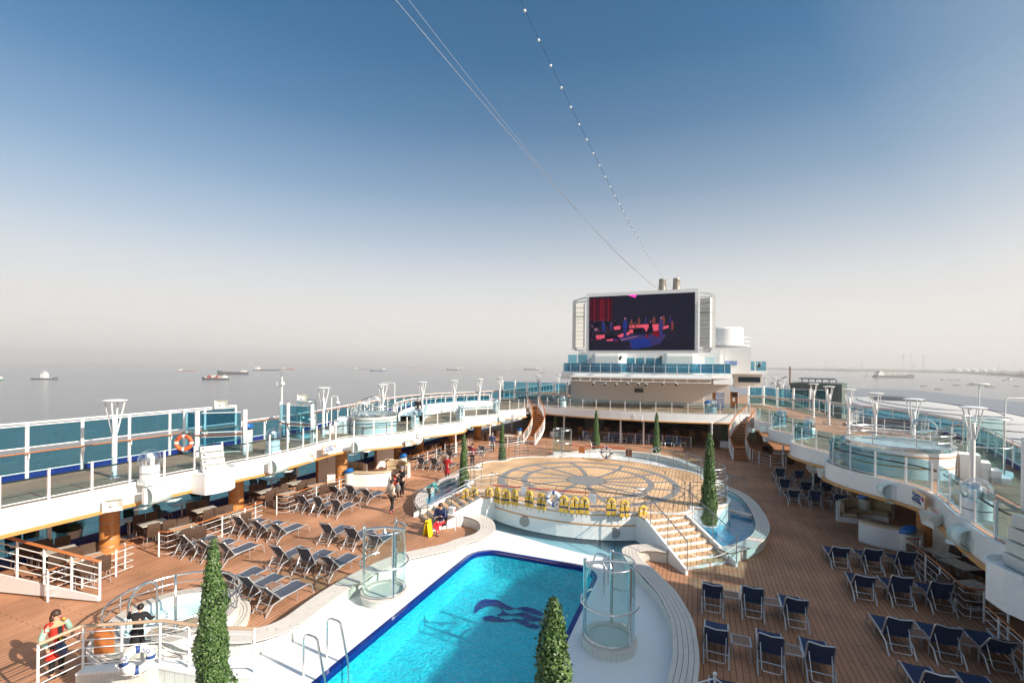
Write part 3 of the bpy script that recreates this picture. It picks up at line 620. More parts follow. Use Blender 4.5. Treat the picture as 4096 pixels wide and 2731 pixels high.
# veneered pillars
def pillar(p, r, label):
    t = T('wood_pillar', label, 'pillar', tuple(p), group='round veneered pillars')
    MB().lathe([(r, 0), (r, 2.62)], p, 28).obj('shaft', M['pillar'], t, True)
    for k in range(8): MB().lathe([(r+.004, 0), (r+.012, .01), (r+.004, .022)], (p[0], p[1], .3+.31*k), 28, cap=False).obj('metal_band', M['steel_soft'], t, True)
    return t
for q, r, lb in ((qB(1005, 370), .32, 'nearest round veneered pillar behind the dining fence, lit by the sun'), (qC(100, 1455), .35, 'veneered pillar under the speaker platform'), (qC(1067, 1265), .34, 'veneered pillar beside the blue-lidded bin and white counter'), (qC(1578, 1000), .33, 'veneered pillar behind the curved tan sofa'),
                 (qK(525, 1040), .36, 'veneered pillar under the big left clock'), (qK(905, 935), .4, 'brown veneered pillar behind the second dining fence'), (qK(1205, 880), .4, 'brown veneered pillar in the shade under the third left lobe'),
                 (qJ(1265, 850), .33, 'shaded veneered pillar beside the right counter'), (qH(1850, 460), .4, 'shaded veneered pillar behind the right sofa')):
    pillar(P(q, 0), r, lb)
# grey service panels by the bar, left
t = T('service_panel', 'grey service panel with a small white cabinet beside the pillar', 'panel', (-15.6, 19.5, 0))
a, b_ = P(qC(835, 1235), 0), P(qC(1025, 1205), 0)
MB().bar(Vector((a.x, a.y, 1.25)), Vector((b_.x, b_.y, 1.25)), .1, 2.5).obj('panel', M['cream'], t)
c = a.lerp(b_, .72); d_ = (b_-a).normalized()
MB().bar(Vector((c.x, c.y, 1.75))-d_*.28+Vector((.12, -.05, 0)), Vector((c.x, c.y, 1.75))+d_*.28+Vector((.12, -.05, 0)), .12, .85).obj('cabinet', M['white'], t)
MB().bar(Vector((a.x, a.y, 1.25)), Vector((a.x, a.y, 1.25))+d_*.12, .14, 2.5).obj('edge_post', M['wood_pan'], t)
t = T('service_panel', 'wide grey wall panel behind the curved sofa', 'panel', (-14.5, 26, 0))
a, b_ = P(qC(1375, 1090), 0), P(qC(1545, 1060), 0)
MB().bar(Vector((a.x, a.y, 1.25)), Vector((b_.x, b_.y, 1.25)), .1, 2.5).obj('panel', M['cream'], t)
MB().bar(Vector((a.x, a.y, 1.25)), Vector((a.x, a.y, 1.25))+(b_-a).normalized()*.12, .14, 2.5).obj('edge_post', M['wood_pan'], t)
t = T('service_panel', 'shaded white panel with a locker door on the right side', 'panel', (14.5, 14, 0))
a, b_ = P(qJ(1345, 900), 0), P(qJ(1920, 1150), 0)
MB().bar(Vector((a.x, a.y, 1.25)), Vector((b_.x, b_.y, 1.25)), .1, 2.5).obj('panel', M['cream'], t)
# ------------------------------------------------------------------ spiral stairs
def spiral(s, label):
    if s < 0: f0, f1 = P(qE(700, 858), 0), P(qE(795, 870), 0)
    else: f0, f1 = P(qG(1005, 1490), 0), P(qG(770, 1475), 0)
    w = 1.25; t = T('curved_stairs', label, 'stairs', (s*9.1, 41.5, 0), group='curved open stairs to the upper deck')
    cl = cr_([(s*9.05, 41.45), (s*8.85, 42.6), (s*8.95, 43.8), (s*9.45, 45.0), (s*10.3, 46.0)], 8); cl = [tuple(p) for p in cl]
    e = even([(x, y, 0) for x, y in cl], .31); n = len(e)
    tr = []
    for i, p in enumerate(e):
        q = e[min(i+1, n-1)]-e[max(i-1, 0)]; q.normalize(); a = Vector((-q.y, q.x, 0)); z = ZU*(i+.6)/n
        MB().bar(Vector((p.x, p.y, z))-a*w/2, Vector((p.x, p.y, z))+a*w/2, .27, .05).obj('tread', M['wood'], t)
    for d in (-w/2, w/2):
        o_ = off([(p.x, p.y) for p in e], d); pts = [Vector((x, y, ZU*(i+.5)/n)) for i, (x, y) in enumerate(o_)]
        b = MB()
        for i in range(n-1): b.bar(pts[i], pts[i+1], .04, .3)
        b.obj('stringer', M['white'], t)
        hp = [p+Vector((0, 0, .98)) for p in pts]; MB().path(hp, .045, 8, flat=(1.2, .8)).obj('handrail', M['wood'], t, True)
        b = MB()
        for k in range(5): b.path([p+Vector((0, 0, .22+.15*k)) for p in pts], .012, 6)
        b.obj('guard_rails', M['white'], t)
        for q in even(pts, 1.1): MB().tube(q, q+Vector((0, 0, .98)), .028, 8).obj('baluster', M['white'], t)
        MB().box(pts[0]+Vector((0, 0, .45)), (.1, .1, 1.05)).obj('newel_post', M['white'], t)
    return t
spiral(-1, 'sunlit curved wood-treaded stairs from the left deck up to the forward balcony')
spiral(1, 'shaded curved wood-treaded stairs from the right deck up to the forward balcony')
# stairs flight with white side panel at the near left
t = T('side_stairs', 'white sided stair flight with varnished handrail coming down at the left edge', 'stairs', (-11.2, 7.2, 0))
a0, a1 = P(qB(870, 830), 0), None
bq = lambda x, y, z: P(qB(x, y), z)
end = P(qB(900, 825), 0); d = dist(end)
import functools
s0 = at(qB(900, 825), d); s1 = Vector((end.x-2.9, end.y-3.6, 0)) if False else None
# the flight climbs toward the near left; sight its handrail against a vertical plane through the newel
nv = Vector((-.97, -.24, 0)).normalized()
def onplane(q):
    p0 = Vector(CAM); r_ = at(q, 1.0)-p0; nrm = Vector((-nv.y, nv.x, 0)); k = (end-p0).dot(nrm)/r_.dot(nrm); return p0+r_*k
top = [onplane(qB(920, 452)), onplane(qB(0, 212))]; bot = [onplane(qB(915, 808)), onplane(qB(0, 720))]; mid = [onplane(qB(905, 765)), onplane(qB(0, 560))]
for v in (top, bot, mid): v[1] = v[0]+(v[1]-v[0])*1.25
side = Vector((-nv.y, nv.x, 0))
b = MB(); q = [bot[0], bot[1], mid[1], mid[0]]
b.add(q+[p+side*.06 for p in q], [(0, 1, 2, 3), (7, 6, 5, 4), (0, 4, 5, 1), (3, 2, 6, 7), (1, 5, 6, 2), (0, 3, 7, 4)]); b.obj('side_panel', M['white'], t)
MB().path(top, .05, 8, flat=(1.3, .7)).obj('handrail', M['wood'], t, True)
b = MB()
for k in range(1, 5):
    b.path([mid[0].lerp(top[0], k/5), mid[1].lerp(top[1], k/5)], .018, 6)
b.obj('guard_rails', M['white'], t)
for u in (0.0, .22, .44, .66, .9): p = bot[0].lerp(bot[1], u); q = top[0].lerp(top[1], u); q.x, q.y = p.x, p.y; MB().tube(p, q, .035, 8).obj('baluster', M['white'], t)
b = MB(); sdw = side if (side.y > 0) else -side
for k in range(3, 9):
    u = (k+.5)/9; p = bot[0].lerp(bot[1], u); b.bar(p+sdw*.07+Vector((0, 0, .02)), p+sdw*.95+Vector((0, 0, .02)), .3, .05)
b.obj('treads', M['teak'], t)
# ------------------------------------------------------------------ varnished-rail fences of the dining terraces
FEN = dict(h=.98, nb=4, sp=1.25, group='white fences with varnished rails round the dining areas', pr=.03)
def fence(label, qs, f=P, **k):
    kk = dict(FEN); kk.update(k); pts = [P(q, kk['h']) for q in qs]; pts = [Vector((p.x, p.y, 0)) for p in pts]; return rail(label, pts, **kk)
fence('white fence with varnished rail before the nearest dining tables, turning a corner at its end', [qB(440, 535), qB(700, 440), qB(930, 380), qB(1225, 282), qB(1150, 272)], sp=.9)
fence('long white fence with varnished rail before the middle dining tables', [qB(1460, 175), qB(1530, 185), qB(1900, 75), qB(2130, 0), qC(40, 1490), qC(345, 1395), qC(280, 1390)])
fence('white fence with varnished rail running from the loungers to the bin and counter', [qC(475, 1330), qC(560, 1335), qC(800, 1255), qC(1100, 1160), qC(1050, 1155)])
fence('white fence with varnished rail behind the loungers right of the curved sofa', [qC(1665, 965), qC(1720, 972), qC(1990, 885), qC(1940, 880)], sp=1.4)
fence('white fence with varnished rail before the dark armchairs, behind the tall cypress', [qC(2020, 858), qC(2070, 860), qE(0, 858), qE(210, 800), qE(170, 795)], sp=1.4)
fence('curved white fence with varnished rail round the table at the foot of the left stairs', [qE(410, 790), qE(480, 795), qE(560, 793), qE(620, 785), qE(675, 768)], sp=1.1)
fence('curved white fence with varnished rail round the table at the foot of the right stairs', [qG(1040, 1325), qG(1110, 1355), qG(1220, 1385), qG(1350, 1410), qG(1490, 1415)], sp=1.1)
fence('shaded white fence with varnished rail behind the middle right loungers', [qJ(500, 215), qJ(450, 215), qJ(340, 130), qJ(260, 60), qJ(200, 20)], sp=1.1)
fence('long shaded fence with varnished rail beside the two rows of right loungers', [qJ(1200, 712), qJ(1040, 700), qJ(1360, 960), qJ(1690, 1250), qJ(1910, 1275)], sp=1.0)
fence('shaded fence with varnished rail at the bottom right corner', [qN(2180, 750), qN(1930, 712), qN(2352, 1075), qN(2700, 1380)], sp=1.0)
fence('white fence behind the dark loungers under the forward balcony', [qT(665, 525), qT(900, 535), qT(1300, 560), qT(1560, 570), qT(1680, 580)], sp=1.2)
# raised tiled ledge and fence at the lower left foreground
pts = [P(q, 1.42) for q in (qB(350, 1212), qB(740, 1045), qB(1130, 1020), qB(1500, 992), qB(1850, 1045), qB(2100, 1062), qD(270, 1065))]
g = [Vector((p.x, p.y, .40)) for p in pts]
t = T('tiled_ledge', 'low white mosaic ledge under the foreground fence', 'wall', (g[1].x, g[1].y, 0))
poly = [(p.x, p.y) for p in off([(p.x, p.y) for p in g], -.02) for p in [Vector(p)]] if False else off([(p.x, p.y) for p in g[1:]], .16)
base_ = poly+[(g[-1].x+.1, g[-1].y-2.6), (g[1].x-.2, g[1].y-2.4)]
MB().wall([(p.x, p.y) for p in g[1:]], 0, .36, .26).obj('ledge', M['tile'], t); MB().wall([(p.x, p.y) for p in g[1:]], .36, .41, .3).obj('kerb', M['white2'], t)
rail('white foreground fence with bleached wood rail behind the cypress and lap pool ring', g, h=1.02, nb=5, sp=.85, top='wood_pale', pr=.026, tr=.045, br=.013)
FG = g
t = T('wooden_sign_board', 'varnished wooden board hung inside the foreground fence', 'board', tuple(g[1].lerp(g[2], .3)))
a, b_ = g[1].lerp(g[2], .25), g[1].lerp(g[2], .72); MB().bar(a+Vector((0, .06, .60)), b_+Vector((0, .06, .60)), .03, .62).obj('board', M['wood'], t)
for u in (a, b_): MB().box(u+Vector((0, .03, .85)), (.03, .05, .05)).obj('hook', M['steel'], t)
# ------------------------------------------------------------------ unseen block added off-frame right to cast the shade across the pool
t = T('deck_block', 'unseen tall white block added beyond the right edge to shade the pool', 'deck house', (21, 2, ZU))
MB().box((19.5, 2.0, 6.0), (4.0, 26, 5.7)).obj('wall', M['white'], t); MB().box((19.4, 2.0, 8.97), (4.6, 26.6, .22)).obj('roof', M['white2'], t)
for k in range(9): MB().box((17.46, -9+k*2.7, 6.3), (.06, 1.9, 1.3)).obj('window', M['g_dark'], t)
# ------------------------------------------------------------------ foliage
def leafmat(name, c1, c2):
    m, t, b = base(name); n = t.nodes; l = t.links; g = n.new('ShaderNodeNewGeometry'); r = n.new('ShaderNodeMixRGB'); r.inputs[1].default_value = rgb(c1); r.inputs[2].default_value = rgb(c2)
    l.new(g.outputs['Random Per Island'], r.inputs[0]); l.new(r.outputs[0], b.inputs['Base Color']); b.inputs['Roughness'].default_value = .42; return m
M['leaf'] = leafmat('topiary_leaves', (.035, .085, .022), (.12, .20, .05)); M['core'] = mat('inner_foliage', (.018, .038, .012), .9, var=.4, scale=20)
M['grass'] = leafmat('planter_blades', (.02, .05, .018), (.06, .11, .035))
def leaves(n, H, prof, size, seed):
    rn = random.Random(seed); b = MB()
    lump = [(rn.uniform(0, 2*pi), rn.uniform(0, H), rn.uniform(.3, .9), rn.uniform(-.10, .16)) for _ in range(70)]
    while n > 0:
        z = H*rn.random()**1.15 if rn.random() < .85 else H*rn.random(); r = prof(z/H)
        if rn.random() > (r+.05)/.42: continue
        a = rn.uniform(0, 2*pi); dr = 0
        for la, lz, ls, lm in lump:
            da = (a-la+pi) % (2*pi)-pi; dr += lm*math.exp(-(da*da*1.6+((z-lz)/.22)**2))
        r = max(.02, r*(1+dr*2.0)+rn.gauss(0, .014)+(.035 if rn.random() < .04 else 0)); c = Vector((r*math.cos(a), r*math.sin(a), z+rn.gauss(0, .01)))
        nrm = Vector((math.cos(a), math.sin(a), rn.uniform(-.2, .8)))+Vector((rn.gauss(0, .5), rn.gauss(0, .5), rn.gauss(0, .4))); nrm.normalize()
        u = nrm.cross(Vector((rn.gauss(0, 1), rn.gauss(0, 1), rn.gauss(0, 1)))); u.normalize(); v = nrm.cross(u); s_ = size*rn.uniform(.6, 1.3)
        b.add([c-u*s_*.5, c+v*s_*.32, c+u*s_*.55+nrm*s_*.2, c-v*s_*.32], [(0, 1, 2, 3)]); n -= 1
    return b
prof = lambda t: .33*(1-t)**.62*(1-.25*math.exp(-(t/.04)**2))*(1 if t < .97 else .6)+.02
def make_cyp(label, loc, n, size, seed, pot=True):
    t = T('topiary_tree', label, 'topiary tree', loc, group='tall cone topiaries')
    leaves(n, 4.0, prof, size, seed).obj('foliage', M['leaf'], t, world=False)
    MB().lathe([(max(prof(k/12)*.86, .01), 4.0*k/12) for k in range(13)], (0, 0, 0), 14).obj('inner_crown', M['core'], t, world=False)
    MB().lathe([(.05, -.15), (.04, .3)], (0, 0, 0), 8).obj('trunk', M['bark'], t, world=False)
    if pot: MB().lathe([(.30, -.55), (.37, -.1), (.40, -.09), (.40, -.04), (.33, -.04), (.32, -.1), (.01, -.1)], (0, 0, 0), 28).obj('planter', M['white2'], t, world=False)
    return t
def cyp_scale(loc, top): return (zat(loc, top)-loc[2])/4.0
c1 = at(qB(1965, 250), 8.34); make_cyp('largest cone topiary, at the lower left before the lap pool ring fence', (c1.x, c1.y, .40), 15000, .05, 1).scale = ((c1.z-.4)/4,)*3
c2 = at(qF(950, 785), 6.36); make_cyp('cone topiary rising before the pool at the bottom centre', (c2.x, c2.y, .40), 15000, .05, 2).scale = ((c2.z-.4)/4*1.25,)*2+((c2.z-.4)/4,)
p = Vector((6.31, 23.07, .42)); tr = make_cyp('cone topiary in the right crescent pool, beside the stage', p, 8000, .075, 3); tr.scale = (cyp_scale(p, qG(430, 1120)),)*3
def more(loc, topq, label, src=tr): k = cyp_scale(loc, topq); return copy_tree(src, loc, random.uniform(0, 6), label, scale=k)
p = Vector((-6.35, 23.1, .42)); more(p, qC(2168, 770), 'cone topiary left of the stage behind the yellow vests, by the red-jacketed woman')
p = at(qE(478, 1015), 33.0); p = Vector((p.x, p.y, .45)); more(p, qE(478, 668), 'cone topiary before the foot of the sunlit curved stairs')
p = P(qE(1342, 900), .5); more(p, qE(1340, 548), 'cone topiary in a white pot left of the far pool sign boards')
p = P(qE(1895, 935), .5); more(p, qE(1893, 570), 'cone topiary in a white pot right of the forward clock')
for q, qt, lb in ((qT(402, 580), qT(398, 395), 'shaded cone topiary in a white box under the forward balcony, left'), (qT(1998, 678), qT(1990, 470), 'shaded cone topiary in a white box beside the right curved stairs')):
    p = P(q, 0); k = .62
    tt = copy_tree(tr, (p.x, p.y, .6), 0, lb, scale=.58)
    for c in list(tt.children):
        if c.name.startswith('planter'): bpy.data.objects.remove(c)
    t = T('white_planter_box', 'white box planter holding the '+('left' if 'left' in lb else 'right')+' shaded topiary under the balcony', 'planter', (p.x, p.y, 0), group='white planter boxes'); MB().box((p.x, p.y, .32), (.85, .85, .6)).obj('box', M['white'], t); MB().box((p.x, p.y, .625), (.74, .74, .012)).obj('soil', M['dark'], t)
# ------------------------------------------------------------------ grass planters
def planter(q, label):
    p = P(q, 0); t = T('round_planter', label, 'planter', (p.x, p.y, 0), group='round grey planters with dark grass')
    MB().lathe([(.32, 0), (.42, .72), (.40, .72), (.38, .64), (.01, .64)], p, 28).obj('pot', mat('grey_concrete_pot', (.55, .53, .50), .6), t, True)
    rn = random.Random(int(q[0])); b = MB()
    for _ in range(700):
        a = rn.uniform(0, 2*pi); r = rn.uniform(0, .33); l = rn.uniform(.3, .62); o = Vector((p.x+r*math.cos(a), p.y+r*math.sin(a), .64)); d = Vector((math.cos(a)*rn.uniform(.1, .8), math.sin(a)*rn.uniform(.1, .8), 1)).normalized()
        s_ = Vector((-d.y, d.x, 0))*.012+Vector((.006, 0, 0)); m1 = o+d*l*.6; e = o+d*l+Vector((d.x, d.y, -.15))*l*.4; b.add([o-s_, o+s_, m1+s_, e, m1-s_], [(0, 1, 2, 3, 4)])
    b.obj('grass', M['grass'], t)
planter(qB(640, 320), 'grey planter of dark grass behind the nearest dining tables'); planter(qA(1840, 1450), 'grey planter of dark grass between the nearest and middle pillars'); planter(qC(598, 1195), 'grey planter of dark grass below the first sign, before the service panel')
# ------------------------------------------------------------------ whirlpool tub at the lower left
tc_ = P(qB(1612, 768), 1.02); TR_ = 1.55
t = T('whirlpool_tub', 'round whirlpool tub with foaming pale water and chrome ring rail at the lower left', 'hot tub', (tc_.x, tc_.y, 0)); cx, cy = tc_.x, tc_.y
MB().lathe([(TR_+.28, 0), (TR_+.28, .18), (TR_+.02, .18), (TR_+.02, .5), (TR_-.0, .5)], (cx, cy, 0), 56, cap=False).obj('tiled_wall', M['tile'], t, True)
MB().lathe([(TR_+.03, .46), (TR_+.03, .52), (TR_-.32, .52), (TR_-.34, .46)], (cx, cy, 0), 56, cap=False).obj('coping', M['bleach'], t, True)
MB().lathe([(TR_+.30, .18), (TR_+.30, .215), (TR_+.03, .215)], (cx, cy, 0), 56, cap=False).obj('step', M['bleach'], t, True)
s = MB()
for r in (TR_-.05, TR_-.13, TR_-.21, TR_-.29, TR_+.11, TR_+.2): s.path([(x, y, .523 if r < TR_+.05 else .218) for x, y in arc(cx, cy, r, 0, 360, 56)[:-1]], .006, 4, True)
s.obj('seam_lines', M['seam'], t)
MB().lathe([(TR_-.32, .52), (TR_-.40, .50), (TR_-.46, .30), (TR_-.75, .28), (TR_-.8, -.2), (.01, -.2)], (cx, cy, 0), 56, cap=False).obj('basin', M['tub_floor'], t, True)
MB().lathe([(TR_-.43, .36), (.01, .36)], (cx, cy, 0), 56, cap=False).obj('foaming_water', M['w_tub'], t)
for z, r in ((1.02, .032), (.78, .018)): MB().path([(x, y, z) for x, y in arc(cx, cy, TR_, -55, 245, 60)], r, 8).obj('ring_rail', M['steel'], t, True)
for a in range(-50, 250, 42): MB().tube((cx+TR_*math.cos(R(a)), cy+TR_*math.sin(R(a)), .2), (cx+TR_*math.cos(R(a)), cy+TR_*math.sin(R(a)), 1.02), .02).obj('rail_post', M['steel_soft'], t, True)
def hoop(t, a, b, h, r=.03, name='grab_rail'):
    a = Vector(a); b = Vector(b); pts = [a]+[a.lerp(b, .5-.5*math.cos(R(u)))+Vector((0, 0, h*(.72+.28*math.sin(R(u))))) for u in range(0, 181, 15)]+[b]
    MB().path(pts, r, 8).obj(name, M['steel'], t, True)
for q1, q2 in ((qB(1175, 1180), qB(1300, 985)), (qB(1610, 1130), qB(1640, 990))):
    a = P(q1, .05); b_ = Vector((cx, cy, 0)); d_ = (b_-Vector((a.x, a.y, 0))).normalized(); hoop(t, a, a+d_*.62+Vector((0, 0, .35)), 1.28, .035)
# ------------------------------------------------------------------ glass shower cabins
def shower(q, top, label, scale=1):
    p = P(q, .2); c = Vector((p.x, p.y, 0)); t = T('glass_shower', label, 'shower', tuple(c), group='round glass showers'); r = .72*scale; h = 2.35
    MB().lathe([(r, .03), (r, .24)], c, 40).obj('tiled_plinth', M['tile'], t, True)
    MB().lathe([(r+.03, .24), (r+.03, .28), (r-.16, .28), (r-.16, .24)], c, 40, cap=False).obj('teak_rim', M['bleach'], t, True)
    MB().lathe([(r-.17, .245), (.01, .25)], c, 40, cap=False).obj('drain_grate', M['grating_w'], t)
    A = [200, 95, 330]
    for a in A: MB().tube(c+Vector((r*.93*math.cos(R(a)), r*.93*math.sin(R(a)), .28)), c+Vector((r*.93*math.cos(R(a)), r*.93*math.sin(R(a)), h)), .045, 12).obj('post', M['steel'], t, True)
    for a0, a1 in ((200, 330), (-30, 95)):
        MB().wall([(c.x+x, c.y+y) for x, y in arc(0, 0, r*.93, a0+5, a1-5, 12)], .36, h-.1, .014).obj('curved_glass', M['g_clear'], t, True)
        for z in (.36, h-.06): MB().path([(c.x+x, c.y+y, z) for x, y in arc(0, 0, r*.93, a0, a1, 14)], .022, 8).obj('hoop_rail', M['steel'], t, True)
    MB().path([(c.x+x, c.y+y, 1.22) for x, y in arc(0, 0, r*1.05, 140, 455, 36)], .028, 8).obj('ring_rail', M['steel'], t, True)
    MB().path([c+Vector((r*.93*math.cos(R(200)), r*.93*math.sin(R(200)), h-.12)), c+Vector((0, 0, h-.05)), c+Vector((r*.93*math.cos(R(20)), r*.93*math.sin(R(20)), h-.1))], .04, 8).obj('shower_pipe', M['steel'], t, True)
    MB().lathe([(.02, .12), (.08, 0)], c+Vector((0, 0, h-.22)), 12).obj('shower_head', M['steel'], t, True)
M['grating_w'] = mat('perforated_tray', (.60, .60, .56), .4, var=.1, scale=30)
m_ = M['grating_w']; nt2 = m_.node_tree; b_ = nt2.nodes['Principled BSDF']; vv = nt2.nodes.new('ShaderNodeTexVoronoi'); vv.inputs['Scale'].default_value = 26; vv.inputs['Randomness'].default_value = 0
tx2 = nt2.nodes.new('ShaderNodeTexCoord'); nt2.links.new(tx2.outputs['Object'], vv.inputs['Vector']); cr3 = nt2.nodes.new('ShaderNodeValToRGB'); cr3.color_ramp.elements[0].position = .22; cr3.color_ramp.elements[0].color = (.12, .11, .10, 1); cr3.color_ramp.elements[1].position = .3; cr3.color_ramp.elements[1].color = (.64, .64, .60, 1)
nt2.links.new(vv.outputs['Distance'], cr3.inputs[0]); nt2.links.new(cr3.outputs[0], b_.inputs['Base Color'])
shower(qD(1462, 735), None, 'round glass shower cabin on the sunlit left of the pool'); shower(qF(1462, 1160), None, 'round glass shower cabin right of the pool, half in shade')
def frustum_shower(p, label, z=0, r=.62, h=2.2):
    c = Vector(p); t = T('glass_shower', label, 'shower', tuple(c), group='round glass showers')
    MB().lathe([(r, 0), (r, .16)], c, 30).obj('plinth', M['white2'], t, True)
    for a in (0, 90, 180, 270): MB().tube(c+Vector((r*.93*math.cos(R(a+20)), r*.93*math.sin(R(a+20)), .16)), c+Vector((r*.93*math.cos(R(a+20)), r*.93*math.sin(R(a+20)), h)), .035, 10).obj('post', M['steel'], t, True)
    MB().wall([(c.x+x, c.y+y) for x, y in arc(0, 0, r*.9, 25, 290, 20)], c.z+.2, c.z+h-.08, .014).obj('curved_glass', M['g_clear'], t, True)
    for z_ in (h-.04, h*.5): MB().path([(c.x+x, c.y+y, c.z+z_) for x, y in arc(0, 0, r*.95, 0, 360, 30)[:-1]], .025, 8, True).obj('hoop_rail', M['steel'], t, True)
pp = P(qE(1030, 965), .03); frustum_shower((pp.x, pp.y, .03), 'clear glass shower at the left end of the far pool', r=.8)
p = P(qC(745, 830), ZU); frustum_shower((p.x-1.0, p.y+1.0, ZU), 'glass shower with chrome posts behind the left upper deck screen')
p = P(qI(1900, 1290), ZU); frustum_shower((p.x+.6, p.y+1.2, ZU), 'glass shower with chrome posts behind the right upper deck screen', r=.8, h=2.4)
# pool ladders (paired bent handrails)
def handrails(label, feet, dirv, h=1.03, z=.03):
    t = T('pool_handrails', label, 'handrail', tuple(feet[0]), group='pairs of bent chrome pool handrails'); d_ = Vector(dirv).normalized()
    for f_ in feet:
        f_ = Vector(f_); pts = [f_, f_+Vector((0, 0, h-.12)), f_+d_*.05+Vector((0, 0, h-.03)), f_+d_*.14+Vector((0, 0, h)), f_+d_*.36+Vector((0, 0, h)), f_+d_*.45+Vector((0, 0, h-.04)), f_+d_*.72+Vector((0, 0, .05)), f_+d_*.74+Vector((0, 0, -.5))]
        MB().path(pts, .026, 8).obj('handrail', M['steel'], t, True)
handrails('pair of bent chrome handrails entering the pool at the lower left', [P(qD(718, 1500), .03), P(qD(935, 1332), .03)], (1, -.05, 0))
handrails('pair of bent chrome handrails behind the right shower', [P(qF(1415, 758), .03), P(qF(1452, 668), .03)], (-1, 0, 0))
p = P(qT(1260, 815), .05); handrails('pair of bent chrome handrails at the right end of the far pool', [P(qT(1355, 815), .05), P(qT(1380, 800), .05)], (-1, .0, 0), 1.0)
p = P(qT(735, 765), .05); handrails('pair of bent chrome handrails at the left end of the far pool', [P(qT(690, 700), .05), P(qT(740, 765), .05)], (.8, -.3, 0), .9)
# ------------------------------------------------------------------ upper hot tubs
def uptub(front, r, label):
    f_ = P(front, ZU); d_ = Vector((f_.x-CAM[0], f_.y, 0)).normalized(); c = f_+d_*r; t = T('upper_hot_tub', label, 'hot tub', tuple(c), group='raised hot tubs on the upper deck')
    MB().lathe([(r, 0), (r, 1.08)], c, 56).obj('shell', M['white2'], t, True)
    for z in (.42, .86): MB().lathe([(r+.01, z), (r+.015, z+.02), (r+.01, z+.05)], c, 56, cap=False).obj('gold_band', M['trim'], t, True)
    MB().lathe([(r+.02, 1.08), (r+.02, 1.22), (r-.1, 1.24), (r-.15, 1.24)], c, 56, cap=False).obj('steel_lip', M['steel'], t, True)
    MB().lathe([(r-.15, 1.2), (.01, 1.2)], c, 56, cap=False).obj('water', M['w_tub'], t); MB().lathe([(r-.14, 1.1), (.01, 1.1)], c, 56, cap=False).obj('basin', M['tub_floor'], t)
    MB().path([(c.x+x, c.y+y, ZU+1.72) for x, y in arc(0, 0, r-.05, 0, 360, 48)[:-1]], .025, 8, True).obj('ring_rail', M['steel'], t, True)
    MB().path([(c.x+x, c.y+y, ZU+1.46) for x, y in arc(0, 0, r-.05, 0, 360, 48)[:-1]], .012, 6, True).obj('ring_wire', M['steel'], t, True)
    for a in range(0, 360, 45): MB().tube(c+Vector(((r-.05)*math.cos(R(a)), (r-.05)*math.sin(R(a)), 1.2)), c+Vector(((r-.05)*math.cos(R(a)), (r-.05)*math.sin(R(a)), 1.72)), .02).obj('rail_post', M['steel_soft'], t, True)
    u = Vector((d_.y, -d_.x, 0))
    for s_ in (-.28, .28):
        o = c+u*(r*.45 if c.x > 0 else r*-.05)+d_*(.1+s_); MB().path([o+Vector((0, 0, 1.85))+u*(.42*math.cos(R(a)))+Vector((0, 0, .42*math.sin(R(a)))) for a in range(-40, 221, 20)], .028, 8).obj('grab_rail', M['steel'], t, True)
    # steps beside the tub
    for k in range(4): MB().box(c+(u if c.x > 0 else -u)*(r+.35+.28*k)+Vector((0, 0, .5-.13*k)), (.6, .85, 1.0-.26*k), math.atan2(u.y, u.x)).obj('step', M['white2'], t)
    return c, r, u, d_
tubL = uptub(qC(1365, 778), 1.45, 'raised white hot tub behind the glass on the left upper deck')
tubR = uptub(qI(950, 1280), 1.85, 'raised white hot tub with gold bands behind the glass on the right upper deck')
p = P(qC(1010, 770), ZU); st = [(-15.9, 24.9, 0), (-16.4, 25.6, .25), (-16.5, 26.6, .7), (-16.0, 27.4, 1.0), (-15.0, 27.7, 1.0)]
rail('curved white rail with bleached handrail climbing to the left upper hot tub', [(x, y, ZU+z) for x, y, z in cr_(st, 4)], h=1.05, nb=5, sp=.7, top='wood_pale', pr=.02)
p1_ = P(qI(1450, 1010), ZU+.0); 
rail('white rail with bleached handrail climbing to the right upper hot tub', [tuple(P(q, ZU+1.0+e_)[:2])+(ZU+e_,) for q, e_ in ((qI(1050, 848), .0), (qI(1350, 770), .45), (qI(1610, 690), .9), (qI(1740, 712), .9))], h=1.0, nb=5, sp=.9, top='wood_pale', pr=.025)
rail('round white rail with dark handrail enclosing the skylight on the right deck', [(P(q, ZU+1.0).x, P(q, ZU+1.0).y, ZU) for q in cr_([qI(1290, 655), qI(1150, 592), qI(950, 545), qI(700, 515), qI(520, 520), qI(425, 540), qI(560, 580), qI(760, 618), qI(1000, 645), qI(1290, 660)], 3)], h=1.0, nb=6, sp=1.2, top='wood_dark', pr=.025)
t = T('skylight', 'low dark glass skylight inside the round white rail on the right deck', 'skylight', (18.5, 41, ZU)); p = P(qI(850, 760), ZU)
MB().lathe([(2.6, 0), (2.5, .12), (1.2, .55), (.02, .62)], (p.x+1, p.y+2.5, ZU), 12).obj('glass_cone', M['black'], t); MB().lathe([(2.9, 0), (2.9, .14), (2.5, .14)], (p.x+1, p.y+2.5, ZU), 12, cap=False).obj('kerb', M['white'], t)
t = T('swim_channel', 'long curved pale swim channel behind the left balcony lobes', 'channel', (-17, 36, ZU))
a_ = cr_([(-15.2, 29.5), (-16.6, 32), (-17.6, 35.5), (-17.4, 39), (-15.9, 42.2), (-14.2, 44.0)], 5)
MB().wall(a_, ZU, ZU+.62, .14, 1).obj('outer_wall', M['white2'], t); MB().wall(off(a_, -1.7), ZU, ZU+.62, .14, -1).obj('inner_wall', M['white2'], t)
o1 = off(a_, 0); o2 = off(a_, -1.7); flat([*o1, *o2[::-1]], [], ZU+.45).obj('water', mat('pale_channel_water', (.45, .75, .78), .08), t)
